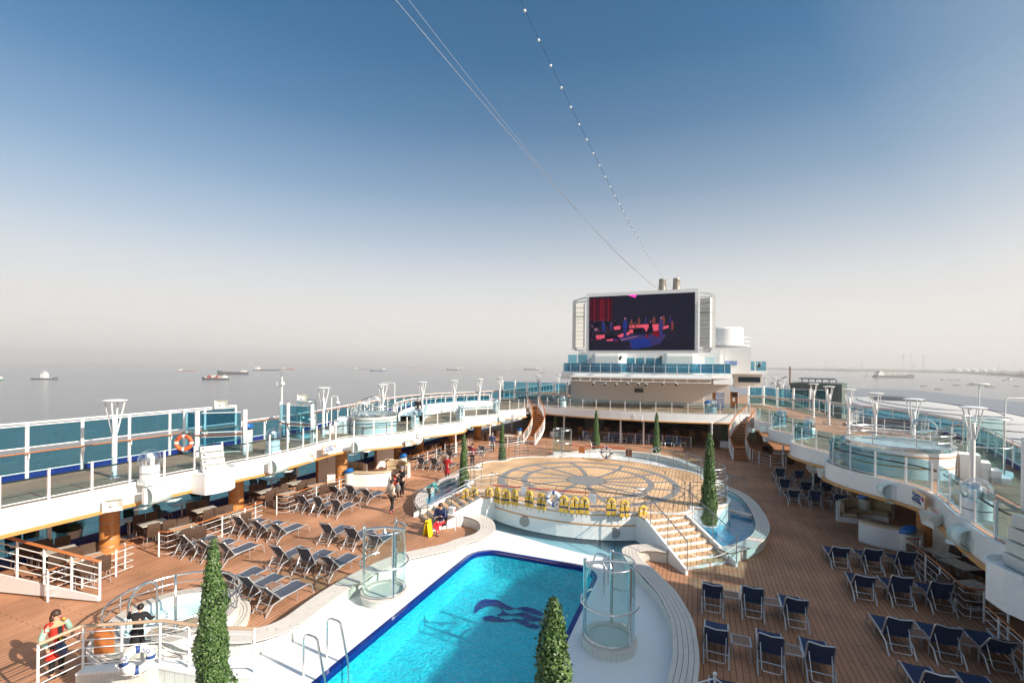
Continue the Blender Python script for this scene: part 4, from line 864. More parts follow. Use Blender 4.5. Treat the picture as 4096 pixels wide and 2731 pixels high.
windscreen('curved inner tinted wind screen along the swim channel on the far left deck', zz(off(a_, .5)), 1.25, ((.28, 1.05),), 1.25, side=-1, wood=1.2)
# ------------------------------------------------------------------ sun loungers
def make_lounger(fab, label, loc, rz, group, back=58):
    t = T('sun_lounger', label, 'sun lounger', loc, rz, group); W = .295; a = R(back); bl = .66
    hx = .52  # hinge; x runs from the rear feet (0) to the foot end
    for s in (-1, 1):
        rl = [(hx-.02, s*W, .36), (hx+.45, s*W, .35), (hx+.9, s*W, .37), (hx+1.08, s*W, .35), (hx+1.19, s*W, .25), (hx+1.24, s*W, .0)]
        MB().path(cr_(rl, 4), .023, 7).obj('side_rail', M['alu'], t, True, world=False)
        MB().path([(hx+.3, s*W, .35), (.28, s*W, .27), (.02, s*W, 0)], .022, 7).obj('rear_leg', M['alu'], t, True, world=False)
        MB().path([(hx+.62, s*W*.96, .34), (hx+.62, s*W*.96, .02)], .016, 6).obj('mid_leg', M['alu'], t, True, world=False)
    top = Vector((hx-bl*math.cos(a), 0, .36+bl*math.sin(a)))
    bf = [(hx, -W, .38), (top.x, -W*.98, top.z-.05), (top.x-.02, -W*.9, top.z), (top.x-.03, 0, top.z-.03), (top.x-.02, W*.9, top.z), (top.x, W*.98, top.z-.05), (hx, W, .38)]
    MB().path(bf, .021, 7).obj('back_frame', M['alu'], t, True, world=False)
    u = Vector((math.sin(a), 0, math.cos(a)))
    def sheet(pts, wd, sag):
        b = MB(); vs = []; n = len(pts); m = 7
        for p in pts:
            for j in range(m): v = -1+2*j/(m-1); vs.append((p[0], v*wd, p[1]-sag*(1-v*v)))
        k = len(vs); vs += [(x, y, z-.012) for x, y, z in vs]
        fs = [(i*m+j, (i+1)*m+j, (i+1)*m+j+1, i*m+j+1) for i in range(n-1) for j in range(m-1)]; fs += [tuple(reversed([q+k for q in f_])) for f_ in fs]
        return b.add(vs, fs)
    sheet([(hx, .365), (hx+.3, .355), (hx+.6, .362), (hx+.9, .38), (hx+1.07, .36), (hx+1.15, .30)], W-.012, .02).obj('seat', M[fab], t, True, world=False)
    sheet([(hx-bl*f_*math.cos(a), .385+bl*f_*math.sin(a)) for f_ in (0, .35, .7, .985)], W-.015, .015).obj('backrest', M[fab], t, True, world=False)
    pv = hx-bl*.45*math.cos(a); pz = .37+bl*.45*math.sin(a)
    MB().path([(pv, -W*.8, pz), (.10, -W*.72, .14), (.08, -W*.6, .11), (.08, W*.6, .11), (.10, W*.72, .14), (pv, W*.8, pz)], .014, 6).obj('prop_bar', M['alu'], t, True, world=False)
    MB().tube((.26, -W, .24), (.26, W, .24), .014, 6).obj('cross_bar', M['alu'], t, world=False)
    return t
def make_side_table(label, loc, rz):
    t = T('side_table', label, 'side table', loc, rz, 'small slatted side tables between the loungers')
    for a in (-1, 1):
        for b_ in (-1, 1): MB().box((a*.21, b_*.21, .2), (.028, .028, .4)).obj('leg', M['alu'], t, world=False)
    b = MB()
    for a in (-1, 1): b.box((a*.225, 0, .41), (.03, .48, .03)); b.box((0, a*.225, .41), (.42, .03, .03))
    b.obj('frame', M['alu'], t, world=False)
    s = MB()
    s.box((0, 0, .405), (.42, .42, .006))
    for k in range(6): s.box((0, -.175+.07*k, .414), (.42, .056, .016))
    s.obj('slats', M['wood_slat'], t, world=False); return t
M['wood_slat'] = mat('brown_table_slats', (.30, .17, .11), .5, var=.15, scale=12)
protoL = {}; protoT = []
def lounger(fab, loc, rz, label, group):
    rz += random.uniform(-.05, .05)
    loc = (loc[0], loc[1], 0)
    key = fab if not protoL.get(fab) else random.choice((fab, fab+'1', fab+'2'))
    if key not in protoL: protoL[key] = make_lounger(fab, label, loc, rz, group, {'1': 51, '2': 65}.get(key[-1], 58)); return protoL[key]
    return copy_tree(protoL[key], loc, rz+random.uniform(-.03, .03), label, group)
def table(loc, rz, label):
    loc = (loc[0], loc[1], 0)
    if not protoT: protoT.append(make_side_table(label, loc, rz)); return
    copy_tree(protoT[0], loc, rz, label)
# each row: rear feet pairs sighted on the deck; heading from the first to the foot end
def row(fab, feet, foot_end, group, labels, tabs=None, dz=None):
    c = [(P(a)+P(b))/2 for a, b in feet]
    d_ = (P(foot_end)-c[0]).normalized() if isinstance(foot_end, tuple) else foot_end.normalized(); rz = math.atan2(d_.y, d_.x)
    for p, lb in zip(c, labels): lounger(fab, p, rz, lb, group)
    if tabs is not None:
        for i, lb in zip(range(len(c)-1), tabs):
            if lb: m_ = (c[i]+c[i+1])/2+d_*.75; table(m_, rz, lb)
    return c, d_
dY = Vector((0, 1, 0)); GL = 'charcoal loungers on the sunlit left deck'; GR = 'navy loungers on the shaded right deck'
def three(row_, who): return ['%s lounger %s' % (o, who) for o in row_]
O3 = ('left', 'middle', 'right')
_, dL = row('char', [(qD(835, 303), qD(937, 325)), (qD(1058, 348), qD(1168, 368)), (qD(1253, 382), qD(1385, 395))], dY, GL, ['left charcoal lounger of the three behind the left glass shower', 'middle charcoal lounger of the three behind the left glass shower', 'right charcoal lounger seen partly through the left glass shower'], ['side table between the left two loungers behind the glass shower', None])
dL = dY
row('char', [(qD(360, 540), qD(478, 565)), (qD(602, 582), qD(725, 605)), (qD(822, 620), qD(950, 650))], dL, GL, ['left charcoal lounger of the three nearest the left bench wall', 'middle charcoal lounger of the three nearest the left bench wall', 'right charcoal lounger touching the left bench wall'], ['side table between the left two loungers nearest the bench wall', 'side table between the right two loungers nearest the bench wall'])
rc, _ = row('char', [(qD(222, 958), qD(385, 950))], dL, GL, ['charcoal lounger at the tight corner between whirlpool tub and bench wall'])
v = Vector((-1.02, .12, 0)); 
for k, lb in ((1, 'charcoal lounger mostly hidden behind the whirlpool tub rail'), (2, 'charcoal lounger behind the largest cone topiary and the tub')): lounger('char', rc[0]+v*k*1.0, math.atan2(dL.y, dL.x), lb, GL)
for k, lb in ((.5, 'side table beside the corner lounger by the whirlpool tub'), (1.5, 'side table behind the whirlpool tub ring rail')): table(rc[0]+v*k+dL*.85, math.atan2(dL.y, dL.x), lb)
row('char', [(qD(20, 230), qD(112, 248)), (qD(190, 255), qD(285, 272)), (qD(368, 288), qD(470, 303))], dL, GL, ['left charcoal lounger of the three in front of the middle dining fence corner', 'middle charcoal lounger of the three in front of the middle dining fence corner', 'right charcoal lounger of the three in front of the middle dining fence corner'], ['left side table among the loungers before the middle fence', 'right side table among the loungers before the middle fence'])
row('char', [(qB(1563, 420), qB(1655, 440)), (qB(1738, 458), qB(1838, 480)), (qB(1925, 500), qB(2035, 522))], dL, GL, ['left charcoal lounger of the three at the end of the long middle fence', 'charcoal lounger just left of the largest cone topiary tip', 'charcoal lounger behind the tip of the largest cone topiary'], ['side table left of the large topiary tip', 'side table right behind the large topiary tip'])
row('char', [(qC(615, 1495), qC(705, 1510)), (qC(757, 1525), qC(848, 1535)), (qC(928, 1535), qC(1025, 1560))], dL, GL, ['left charcoal lounger of the front three below the bin and white counter', 'middle charcoal lounger of the front three below the bin and white counter', 'right charcoal lounger of the front three below the bin and white counter'], ['left side table of the front three loungers below the counter', 'right side table of the front three loungers below the counter'])
row('char', [(qC(928, 1385), qC(1010, 1400)), (qC(1070, 1390), qC(1158, 1405)), (qC(1215, 1410), qC(1300, 1432))], dL, GL, ['charcoal lounger nearest the blue-lidded bin', 'charcoal lounger directly before the white counter', 'charcoal lounger nearest the woman in the cream sweater'], ['side table before the blue-lidded bin', 'side table before the white counter'])
dF = Vector((.95, -.3, 0))
row('char', [(qC(1742, 1100), qC(1815, 1105)), (qC(1860, 1108), qC(1935, 1112)), (qC(1975, 1118), qC(2050, 1125))], dL, GL, ['charcoal lounger right of the curved tan sofa', 'charcoal lounger left of the red-jacketed woman', 'charcoal lounger hidden behind the red-jacketed woman'], ['side table right of the curved sofa', 'side table beside the red-jacketed woman'])
row('char', [(qC(1895, 1010), qC(1970, 1015)), (qC(2010, 1018), qC(2085, 1025))], dL, GL, ['charcoal lounger in the back row above the red-jacketed woman', 'charcoal lounger in the back row left of the cypress trunk'], [None])
row('char', [(qE(150, 975), qE(215, 980)), (qE(250, 972), qE(310, 976))], dL, GL, ['charcoal lounger behind the burgundy-clad woman', 'charcoal lounger between the burgundy-clad woman and the standing man'], [None])
# right
row('navy', [(qM(297, 808), qM(538, 855)), (qM(748, 873), qM(1000, 920)), (qM(1237, 990), qM(1505, 1040))], dY, GR, ['navy lounger nearest the foot of the right stage steps', 'middle navy lounger of the row below the right stage steps', 'right navy lounger of the row below the right stage steps'], ['side table left of the row below the stage steps', 'side table right of the row below the stage steps'])
row('navy', [(qM(312, 1365), qM(602, 1432)), (qM(922, 1492), qM(1232, 1562)), (qM(1487, 1610), qM(1815, 1680))], dY, GR, ['navy lounger beside the right bench wall in the second row from the bottom', 'middle navy lounger of the second row from the bottom centre', 'right navy lounger of the second row, cut by the picture bottom'], ['sunlit side table beside the bench-side lounger', 'side table between the middle and right loungers of the second row'])
p = P(qM(520, 1520), .38); lounger('navy', p-Vector((0, 1.55, 0)), pi/2, 'navy lounger showing only its foot end at the bottom, behind the chain post', GR)
g1, _ = row('navy', [(qJ(225, 1055), qJ(437, 1085)), (qJ(598, 1105), qJ(817, 1130)), (qJ(982, 1150), qJ(1212, 1190))], dY, GR, ['left navy lounger of the row before the white counter', 'middle navy lounger of the row before the white counter', 'right navy lounger of the row before the white counter, by the fence'], ['left side table of the row before the white counter', 'right side table of the row before the white counter'])
row('navy', [(qJ(478, 1415), qJ(722, 1450)), (qJ(908, 1480), qJ(1162, 1518)), (qJ(1353, 1545), qJ(1630, 1605))], dY, GR, ['left navy lounger of the second row from the counter', 'middle navy lounger of the second row from the counter', 'right navy lounger of the second row from the counter, touching the fence'], ['left side table of the second row from the counter', 'right side table of the second row from the counter'])
row('navy', [(qN(860, 1278), qN(1170, 1338)), (qN(1405, 1380), qN(1732, 1440)), (qN(1988, 1478), qN(2330, 1540))], dY, GR, ['left navy lounger of the third row near the lower right corner', 'middle navy lounger of the third row near the lower right corner', 'right navy lounger of the third row at the lower right corner'], ['left side table of the third row near the corner', 'right side table of the third row near the corner'])
dR = dY; rzR = math.atan2(dR.y, dR.x)
for q, lb in ((qN(925, 1435), 'navy lounger cut by the bottom edge, left of two'), (qN(1495, 1530), 'navy lounger cut by the bottom edge, right of two')):
    p = P(q, 0); lounger('navy', p-dR*1.76+Vector((.3, 0, 0)), rzR, lb, GR)
for i, (qq, lbs) in enumerate((([qH(970, 168), qH(1145, 182), qH(1300, 225)], ['back row navy lounger left of the clock', 'back row navy lounger beside the clock', 'back row navy lounger hidden behind the clock post']), ([qH(1010, 265), qH(1205, 285), qH(1405, 292)], ['middle row navy lounger left of the clock post', 'middle row navy lounger just left of the clock post', 'middle row navy lounger right of the clock post']), ([qH(1095, 350), qH(1297, 375), qH(1525, 400)], ['front row navy lounger below the clock, left', 'front row navy lounger below the clock, middle', 'front row navy lounger nearest the shaded sofa']))):
    cs = []
    for q, lb in zip(qq, lbs): p = P(q, .92); d_ = dY; cs.append(p-d_*.18); lounger('navy', cs[-1], math.atan2(d_.y, d_.x), lb, GR)
    for j in range(2): table((cs[j]+cs[j+1])/2+d_*.7, math.atan2(d_.y, d_.x), ('left ', 'right ')[j]+'side table in the '+('back', 'middle', 'front')[i]+' lounger row under the clock')
fl = [((650, 620), 'leftmost'), ((745, 618), 'second'), ((900, 628), 'third'), ((965, 633), 'fourth'), ((1092, 642), 'fifth'), ((1160, 648), 'sixth'), ((1288, 655), 'seventh'), ((1365, 662), 'eighth'), ((1468, 672), 'ninth'), ((1542, 680), 'rightmost')]
for i, (q, w_) in enumerate(fl):
    p = P(qT(*q), 0); lounger('navy', (p.x+.02, p.y+1.76, 0), -pi/2, '%s navy lounger facing the far pool under the forward balcony' % w_, 'navy loungers under the forward balcony')
for q, lb in (((710, 615), 'leftmost'), ((875, 620), 'second'), ((1050, 635), 'third'), ((1235, 650), 'fourth'), ((1415, 665), 'fifth'), ((1600, 680), 'rightmost')):
    p = P(qT(*q), 0); table((p.x, p.y+.3, 0), 0, lb+' side table among the loungers under the forward balcony')
# ------------------------------------------------------------------ dining tables and woven chairs
def make_table(label, loc, rz):
    t = T('dining_table', label, 'table', loc, rz, 'pale-topped dining tables')
    MB().box((0, 0, .735), (.72, .95, .03)).obj('table_top', M['tbl'], t, world=False, bev=.01)
    MB().lathe([(.035, .04), (.035, .72)], (0, 0, 0), 12).obj('column', M['steel_soft'], t, True, world=False)
    MB().lathe([(.27, 0), (.25, .02), (.06, .04), (.035, .05)], (0, 0, 0), 24).obj('foot', M['steel_soft'], t, True, world=False); return t
def make_chair(label, loc, rz, m='rattan'):
    t = T('woven_chair', label, 'chair', loc, rz, 'brown woven dining chairs')
    MB().box((0, 0, .44), (.44, .46, .06)).obj('seat', M[m], t, world=False, bev=.02)
    b = MB(); vs = []
    for i in range(6):
        u = i/5; x = -.20-.10*u-.03*math.sin(u*pi); z = .44+.52*u; w = .225-.01*u
        for e in (-1, 1):
            for y in (-w, w): vs.append((x+e*.016, y, z))
    fs = []
    for i in range(5):
        a, c = i*4, i*4+4; fs += [(a, a+1, c+1, c), (a+3, a+2, c+2, c+3), (a+2, a, c, c+2), (a+1, a+3, c+3, c+1)]
    fs += [(20, 21, 23, 22), (0, 2, 3, 1)]; b.add(vs, fs).obj('backrest', M[m], t, world=False)
    for x, y in ((.2, .2), (.2, -.2), (-.22, .2), (-.22, -.2)): MB().path([(x*.95, y, .42), (x*1.15, y*1.08, 0)], .014, 6).obj('leg', M['alu'], t, world=False)
    return t
tb0 = ch0 = None
def dine(q, label, chairs, rz=-.24, z=.74, f=P):
    global tb0, ch0
    p = f(q, z); p = Vector((p.x, p.y, 0))
    if tb0 is None: tb0 = make_table(label, p, rz)
    else: copy_tree(tb0, p, rz, label)
    for dx, dy, r, lb in chairs:
        o = p+Matrix.Rotation(rz, 3, 'Z') @ Vector((dx, dy, 0))
        if ch0 is None: ch0 = make_chair(lb, o, rz+R(r))
        else: copy_tree(ch0, o, rz+R(r)+random.uniform(-.08, .08), lb)
NL = lambda s: [(-.62, .24, 0, 'woven chair left of '+s+', far side'), (-.62, -.24, 0, 'woven chair left of '+s+', near side'), (.64, .24, 180, 'woven chair right of '+s+', far side'), (.64, -.24, 180, 'woven chair right of '+s+', near side')]
FB = lambda s: [(-.2, .72, -90, 'woven chair behind '+s+', left'), (.24, .74, -90, 'woven chair behind '+s+', right'), (-.22, -.75, 90, 'woven chair in front of '+s+', left'), (.24, -.74, 90, 'woven chair in front of '+s+', right')]
dine(qB(250, 270), 'pale table far behind the near stair flight at the left edge', NL('the table at the left edge')[:4])
dine(qB(545, 350), 'pale table just left of the nearest pillar', NL('the table beside the nearest pillar'))
dine(qB(790, 420), 'pale table right inside the nearest dining fence', NL('the table inside the nearest fence'))
dine(qB(1190, 65), 'pale table by the sea windows right of the nearest pillar', FB('the window table right of the nearest pillar')[:2]+NL('the window table right of the nearest pillar')[:1])
dine(qB(1405, 95), 'pale table on a steel foot right of the nearest pillar', NL('the steel-footed table right of the nearest pillar'))
dine(qB(1700, 140), 'pale table right behind the left end of the middle fence', NL('the table behind the middle fence end'))
dine(qA(1670, 1405), 'pale window table left of the second grass planter', FB('the window table left of the second planter'))
dine(qA(1885, 1460), 'pale table in front of the second grass planter', NL('the table in front of the second planter'))
dine(qA(2120, 1510), 'pale table under the speaker platform pillar', NL('the table under the speaker platform')[:3])
dine(qC(375, 1290), 'pale table with steel foot right of the platform pillar', NL('the table right of the platform pillar'))
dine(qC(430, 1185), 'pale window table left of the third grass planter', FB('the window table left of the third planter'))
dine(qC(660, 1215), 'pale table right of the third grass planter', NL('the table right of the third planter'))
dine(qC(590, 1315), 'pale table behind the fence above the front loungers', NL('the table above the front loungers'))
dine(qC(850, 1240), 'pale table before the grey service panel', NL('the table before the service panel'))
dine(qC(170, 1260), 'pale window table right behind the platform pillar', FB('the table right behind the platform pillar')[:2])
for q, lb in ((qJ(1640, 990), 'shaded table behind the long right fence'), (qJ(1860, 1240), 'shaded table under the right speaker platform'), (qJ(1420, 860), 'shaded table by the locker panel')):
    dine(q, lb, [(a, b, c, d.replace('woven chair', 'dark woven chair')) for a, b, c, d in NL('the '+lb)], rz=.5)
# ------------------------------------------------------------------ low round tub chairs and tables in the shade
def armchair(p, rz, label):
    t = T('woven_armchair', label, 'armchair', p, rz, 'dark woven tub armchairs')
    MB().lathe([(.34, 0), (.37, .3), (.36, .4), (.01, .4)], (0, 0, 0), 22).obj('seat', M['rattan'], t, True, world=False)
    MB().wall(arc(0, 0, .38, 40, 320, 20), .05, .72, .07).obj('backrest', M['rattan'], t, True, world=False); return t
for i, (q, lb) in enumerate(((qC(1650, 975), 'dark tub armchair left of the fence, lower of the window group'), (qC(1760, 950), 'dark tub armchair in the middle of the window group'), (qC(1900, 900), 'tall dark tub armchair below the left clock'), (qC(2010, 850), 'dark tub armchair at the window right of the clock'), (qC(2100, 880), 'dark tub armchair behind the second fence by the post'),
                             (qK(1330, 870), 'dark tub armchair beside the man in dark sweater'), (qK(1580, 890), 'woven tub armchair at the round glass table by the stairs'), (qK(1440, 830), 'woven tub armchair behind the cypress before the stairs'), (qG(1240, 1345), 'dark tub armchair by the round glass table right of the stairs'), (qG(1520, 1450), 'dark tub armchair right of the round glass table'))):
    p = P(q, .4); p.z = 0; armchair(p, i*1.3, lb)
for q, lb in ((qE(535, 785), 'round glass-topped table at the foot of the left curved stairs'), (qG(1430, 1385), 'round glass-topped table right of the right curved stairs')):
    p = P(q, .74); p.z = 0; t = T('round_table', lb, 'table', p, group='round glass-topped tables'); MB().lathe([(.04, .03), (.04, .72)], p, 10).obj('column', M['steel_soft'], t, True); MB().lathe([(.02, .72), (.62, .72), (.62, .75), (.02, .75)], p, 36).obj('table_top', M['frost'], t, True); MB().lathe([(.3, 0), (.28, .03), (.04, .04)], p, 20).obj('foot', M['steel_soft'], t, True)
# wooden folding chairs deep under the forward balcony
w0 = None
for i, (q, lb) in enumerate(((qT(645, 525), 'leftmost'), (qT(760, 530), 'second'), (qT(895, 530), 'third'), (qT(1010, 535), 'fourth'), (qT(1205, 560), 'fifth'), (qT(1320, 560), 'sixth'), (qT(1540, 565), 'seventh'), (qT(1690, 570), 'eighth'), (qT(1810, 575), 'rightmost'))):
    p = P(q, .55); p.z = 0
    lb = lb+' slatted wooden chair in the dark under the forward balcony'
    if w0 is None:
        t = w0 = T('slatted_chair', lb, 'chair', p, pi/2, 'slatted wooden chairs under the forward balcony')
        MB().box((0, 0, .43), (.5, .52, .05)).obj('seat', M['wood_pan'], t, world=False); b = MB()
        for k in range(6): b.box((-.26, -.22+.088*k, .72), (.03, .05, .5))
        b.box((-.26, 0, .99), (.04, .54, .06)); b.box((-.26, 0, .5), (.04, .54, .05)); b.obj('backrest', M['wood_pan'], t, world=False)
        for x in (-.24, .22):
            for y in (-.24, .24): MB().box((x, y, .21), (.04, .04, .42)).obj('leg', M['wood_pan'], t, world=False)
    else: copy_tree(w0, p, pi/2*(1 if i % 3 else -1), lb)
# ------------------------------------------------------------------ bins, sofas, counters
def bin_(p, label, r=.26, h=.95):
    t = T('litter_bin', label, 'bin', p, group='white bins with blue lids'); MB().lathe([(r, 0), (r, h)], p, 28).obj('body', M['offwhite'], t, True)
    b = MB(); b.lathe([(r+.02, 0), (r+.02, .06), (r*.98, .16), (r*.6, .24), (.01, .26)], (0, 0, 0), 28); sh = Matrix.Translation(Vector(p)+Vector((0, 0, h))) @ Matrix(((1, 0, 0, 0), (0, 1, 0, 0), (.35, -.1, 1, .05), (0, 0, 0, 1))); b.xf(sh).obj('lid', M['blue_lid'], t, True); return t
p = P(qC(1135, 1275), 0); bin_(p, 'white bin with blue lid between the fence and the white counter'); p = P(qC(1635, 990), .95); p.z = 0; bin_(p, 'bin with blue lid behind the curved sofa')
p = P(qJ(1060, 905), 0); bin_(p, 'shaded white bin with blue lid by the right fence corner', .27); p = P(qJ(580, 260), .95); p.z = 0; bin_(p, 'shaded bin with blue lid behind the right sofa')
p = P(qE(635, 738), 1.0); p.z = 0; bin_(p, 'blue-lidded bin behind the left curved stairs'); p = P(qA(2265, 950), ZU); bin_((p.x-.6, p.y+.5, ZU), 'tall white bin with blue lid and round emblem on the left upper deck', .24, 1.05)
p = P(qG(430, 860), ZU); bin_((p.x, p.y+.3, ZU), 'cream bin with blue lid beside the light dome on the forward balcony')
def sofa(c, r, a0, a1, label, h=.85, flip=False):
    t = T('curved_sofa', label, 'sofa', (c[0], c[1], 0), group='curved tan lounge sofas'); n = 3
    MB().wall(arc(c[0], c[1], r, a0, a1, 24), 0, h-.02, .12).obj('shell', M['white2'], t, True)
    MB().wall(arc(c[0], c[1], r-.42, a0, a1, 24), 0, .26, .7).obj('plinth', M['white2'], t)
    for k in range(n):
        u, v_ = a0+(a1-a0)*k/n+.6, a0+(a1-a0)*(k+1)/n-.6
        MB().wall(arc(c[0], c[1], r-.47, u, v_, 10), .265, .44, .62).obj('seat_cushion', M['sofa'], t, True, bev=.04)
        MB().wall(arc(c[0], c[1], r-.16, u, v_, 10), .445, h+.06, .2).obj('back_cushion', M['sofa'], t, True, bev=.05)
    return t
def counter(pts, label, h=.98):
    t = T('bar_counter', label, 'counter', (pts[0][0], pts[0][1], 0), group='white curved counters with tan tops'); p2 = cr_(pts, 6)
    MB().wall(p2, .06, h-.06, .3).obj('front', M['white2'], t, True); MB().wall(p2, 0, .06, .26).obj('plinth', M['steel_soft'], t); MB().wall(p2, h-.06, h+.04, .42).obj('padded_top', M['sofa'], t, True, bev=.03)
g_ = [P(q, 0) for q in (qC(1165, 1262), qC(1290, 1265), qC(1430, 1258))]; counter([(g_[0].x, g_[0].y+.15), (g_[1].x, g_[1].y+.15), (g_[2].x, g_[2].y+.15), (g_[2].x+.2, g_[2].y+.6)], 'white curved counter with tan padded top behind the couple', .92)
c9 = P(qC(1490, 1165), 0); sofa((c9.x, c9.y), 1.45, 12, 132, 'sunlit curved tan sofa right of the white counter')
a_ = P(qC(1190, 1100), .4); sofa((a_.x+.2, a_.y-1.0), 1.35, 60, 150, 'curved tan sofa behind the white counter')
g_ = [P(q, 0) for q in (qJ(525, 752), qJ(720, 810), qJ(960, 860))]; counter([(g_[0].x+.1, g_[0].y+.25), (g_[1].x+.05, g_[1].y+.2), (g_[2].x+.1, g_[2].y+.2), (g_[2].x+.75, g_[2].y-.1)], 'shaded white counter with tan top by the right fence', .95)
a_ = P(qJ(320, 510), 0); sofa((a_.x+1.55, a_.y-.1), 1.7, 55, 182, 'shaded curved tan sofa behind the right counter')
# ------------------------------------------------------------------ lettering
def text(s, size, m, parent, loc, rot, name='lettering', ext=.004, align='CENTER'):
    cu = bpy.data.curves.new(name, 'FONT'); cu.body = s; cu.size = size; cu.extrude = ext; cu.align_x = align; cu.align_y = 'CENTER'; cu.space_line = .95; cu.offset = size*.012
    o = bpy.data.objects.new('tmp', cu); col.objects.link(o); dg = bpy.context.evaluated_depsgraph_get(); me = bpy.data.meshes.new_from_object(o.evaluated_get(dg)); bpy.data.objects.remove(o)
    me.materials.clear(); me.materials.append(m); ob = bpy.data.objects.new(name, me); col.objects.link(ob); ob.parent = parent
    po = Vector(parent.location) if parent else Vector(); ob.location = Vector(loc)-po; ob.rotation_euler = rot; return ob
# ------------------------------------------------------------------ forward building and the big screen
bl = T('forward_building', 'white forward building block carrying the big screen above the forward balcony', 'building', (0, 55, ZU))
MB().box((-1.0, 58, 4.75), (14.6, 8.6, 3.2)).obj('main_wall', M['cream'], bl); MB().box((7.6, 57.5, 4.7), (2.6, 7.4, 3.1)).obj('side_wall', M['white'], bl)
MB().prism([(-8.6, 50.9), (-7.2, 50.5), (7.0, 50.5), (8.9, 51.0), (9.0, 62), (-8.8, 62)], 6.32, 6.7).obj('upper_floor', M['white2'], bl)
MB().prism([(7.2, 50.7), (9.0, 51.0), (9.1, 56), (7.2, 56)], 5.75, 6.31).obj('corner_fascia', M['white2'], bl)
MB().prism([(-8.7, 50.9), (-7.5, 50.7), (-7.5, 56), (-8.8, 56)], 5.95, 6.31).obj('corner_fascia', M['white2'], bl)
MB().box((-3.9, 54.6, 7.9), (3.6, 3.6, 2.4)).obj('round_tower', M['white2'], bl, bev=.5); MB().box((3.9, 54.6, 7.9), (3.6, 3.6, 2.4)).obj('round_tower', M['white2'], bl, bev=.5); MB().box((0, 58, 7.9), (16, 4, 2.4)).obj('rear_wall', M['white'], bl)
for i in range(4): 
    MB().box((-1.65+i*1.1, 55.9, 7.6), (.95, .05, 1.7)).obj('window', M['g_dark'], bl); MB().box((-1.1+i*1.1-.0, 55.85, 7.6), (.1, .12, 2.2)).obj('mullion', M['white'], bl)
MB().box((-1.65+1.65, 56.1, 7.6), (4.6, .1, 2.1)).obj('glazing_back', mat('dark_teal_interior', (.05, .16, .2), .3), bl)
for i in range(2): MB().box((-7.8+i*1.2, 52.6, 7.75), (1.05, .04, 2.0)).obj('wind_pane', M['g_dark'], bl)
for x in (7.6, 8.3): MB().box((x, 53.5, 7.7), (.08, .08, 2.1)).obj('mullion', M['white'], bl)
MB().box((6.9, 54.0, 7.6), (.95, .05, 1.9)).obj('wind_pane', M['g_tint'], bl)
balustrade('glass balustrade of the upper terrace under the big screen', [(x, y, 6.72) for x, y in ((-8.5, 53.5), (-8.5, 51.1), (-7.1, 50.7), (7.0, 50.7), (8.8, 51.2), (8.8, 54))], h=1.0, sp=1.15, g='g_tint', hand='steel', inside=1, group='glass balustrades of the forward building')
# truss with spotlights
tr_ = T('lighting_truss', 'long white lighting truss slung below the upper terrace', 'truss', (0, 48.6, 5.8)); b = MB()
y0, y1 = 48.3, 49.1
for z in (6.28, 5.92): b.tube((-6.9, y0, z), (6.9, y0, z), .035, 6); b.tube((-6.9, y1, z), (6.9, y1, z), .035, 6)
for k in range(14): x = -6.9+13.8*k/13; b.tube((x, y0, 5.92), (x, y0, 6.28), .025, 6); b.tube((x, y0, 5.92), (x, y1, 6.28), .02, 6)
b.obj('frame', M['white'], tr_)
MB().prism([(-6.95, 48.35), (6.95, 48.35), (6.95, 50.6), (-6.95, 50.6)], 6.33, 6.4).obj('awning', M['white'], tr_)
MB().path([(-4.8+.6*k, 48.6, 5.84-.07*(k % 2)) for k in range(15)], .014, 5).obj('cable', M['black'], tr_)
lbs = ['first (leftmost)', 'second', 'third', 'fourth', 'fifth, just above the dark plaque', 'sixth, right above the dark plaque', 'seventh', 'rightmost']
def spot(label, q, Y, m='white', s_=1.0, grp='stage spotlights on the truss'):
    p = atY(q, Y); t = T('spotlight', label, 'spotlight', p, group=grp)
    ax = Vector((-.25 if s_ > 0 else .25, -.7, -.65)).normalized(); k = abs(s_)
    MB().path([p-ax*.16*k, p+ax*.1*k, p+ax*.22*k], .12*k, 12, r2=.16*k).obj('lamp_body', M[m], t, True)
    MB().path([p+Vector((-.18*k, 0, 0)), p+Vector((-.18*k, 0, .28*k)), p+Vector((.18*k, 0, .28*k)), p+Vector((.18*k, 0, 0))], .022*k, 6).obj('yoke', M['steel_soft'], t)
    MB().path([p+ax*.22*k, p+ax*.225*k], .14*k, 12).obj('lens', M['black'], t)
for i, x in enumerate((550, 697, 835, 980, 1115, 1208, 1420, 1590)): spot('%s stage spotlight hung on the white truss' % lbs[i], qS(x, 1415+6*(i % 3)), 48.6)
for q, lb in ((qS(885, 1098), 'left black spotlight tucked under the big screen'), (qS(1390, 1098), 'right black spotlight tucked under the big screen')): spot(lb, q, 50.2, 'black')
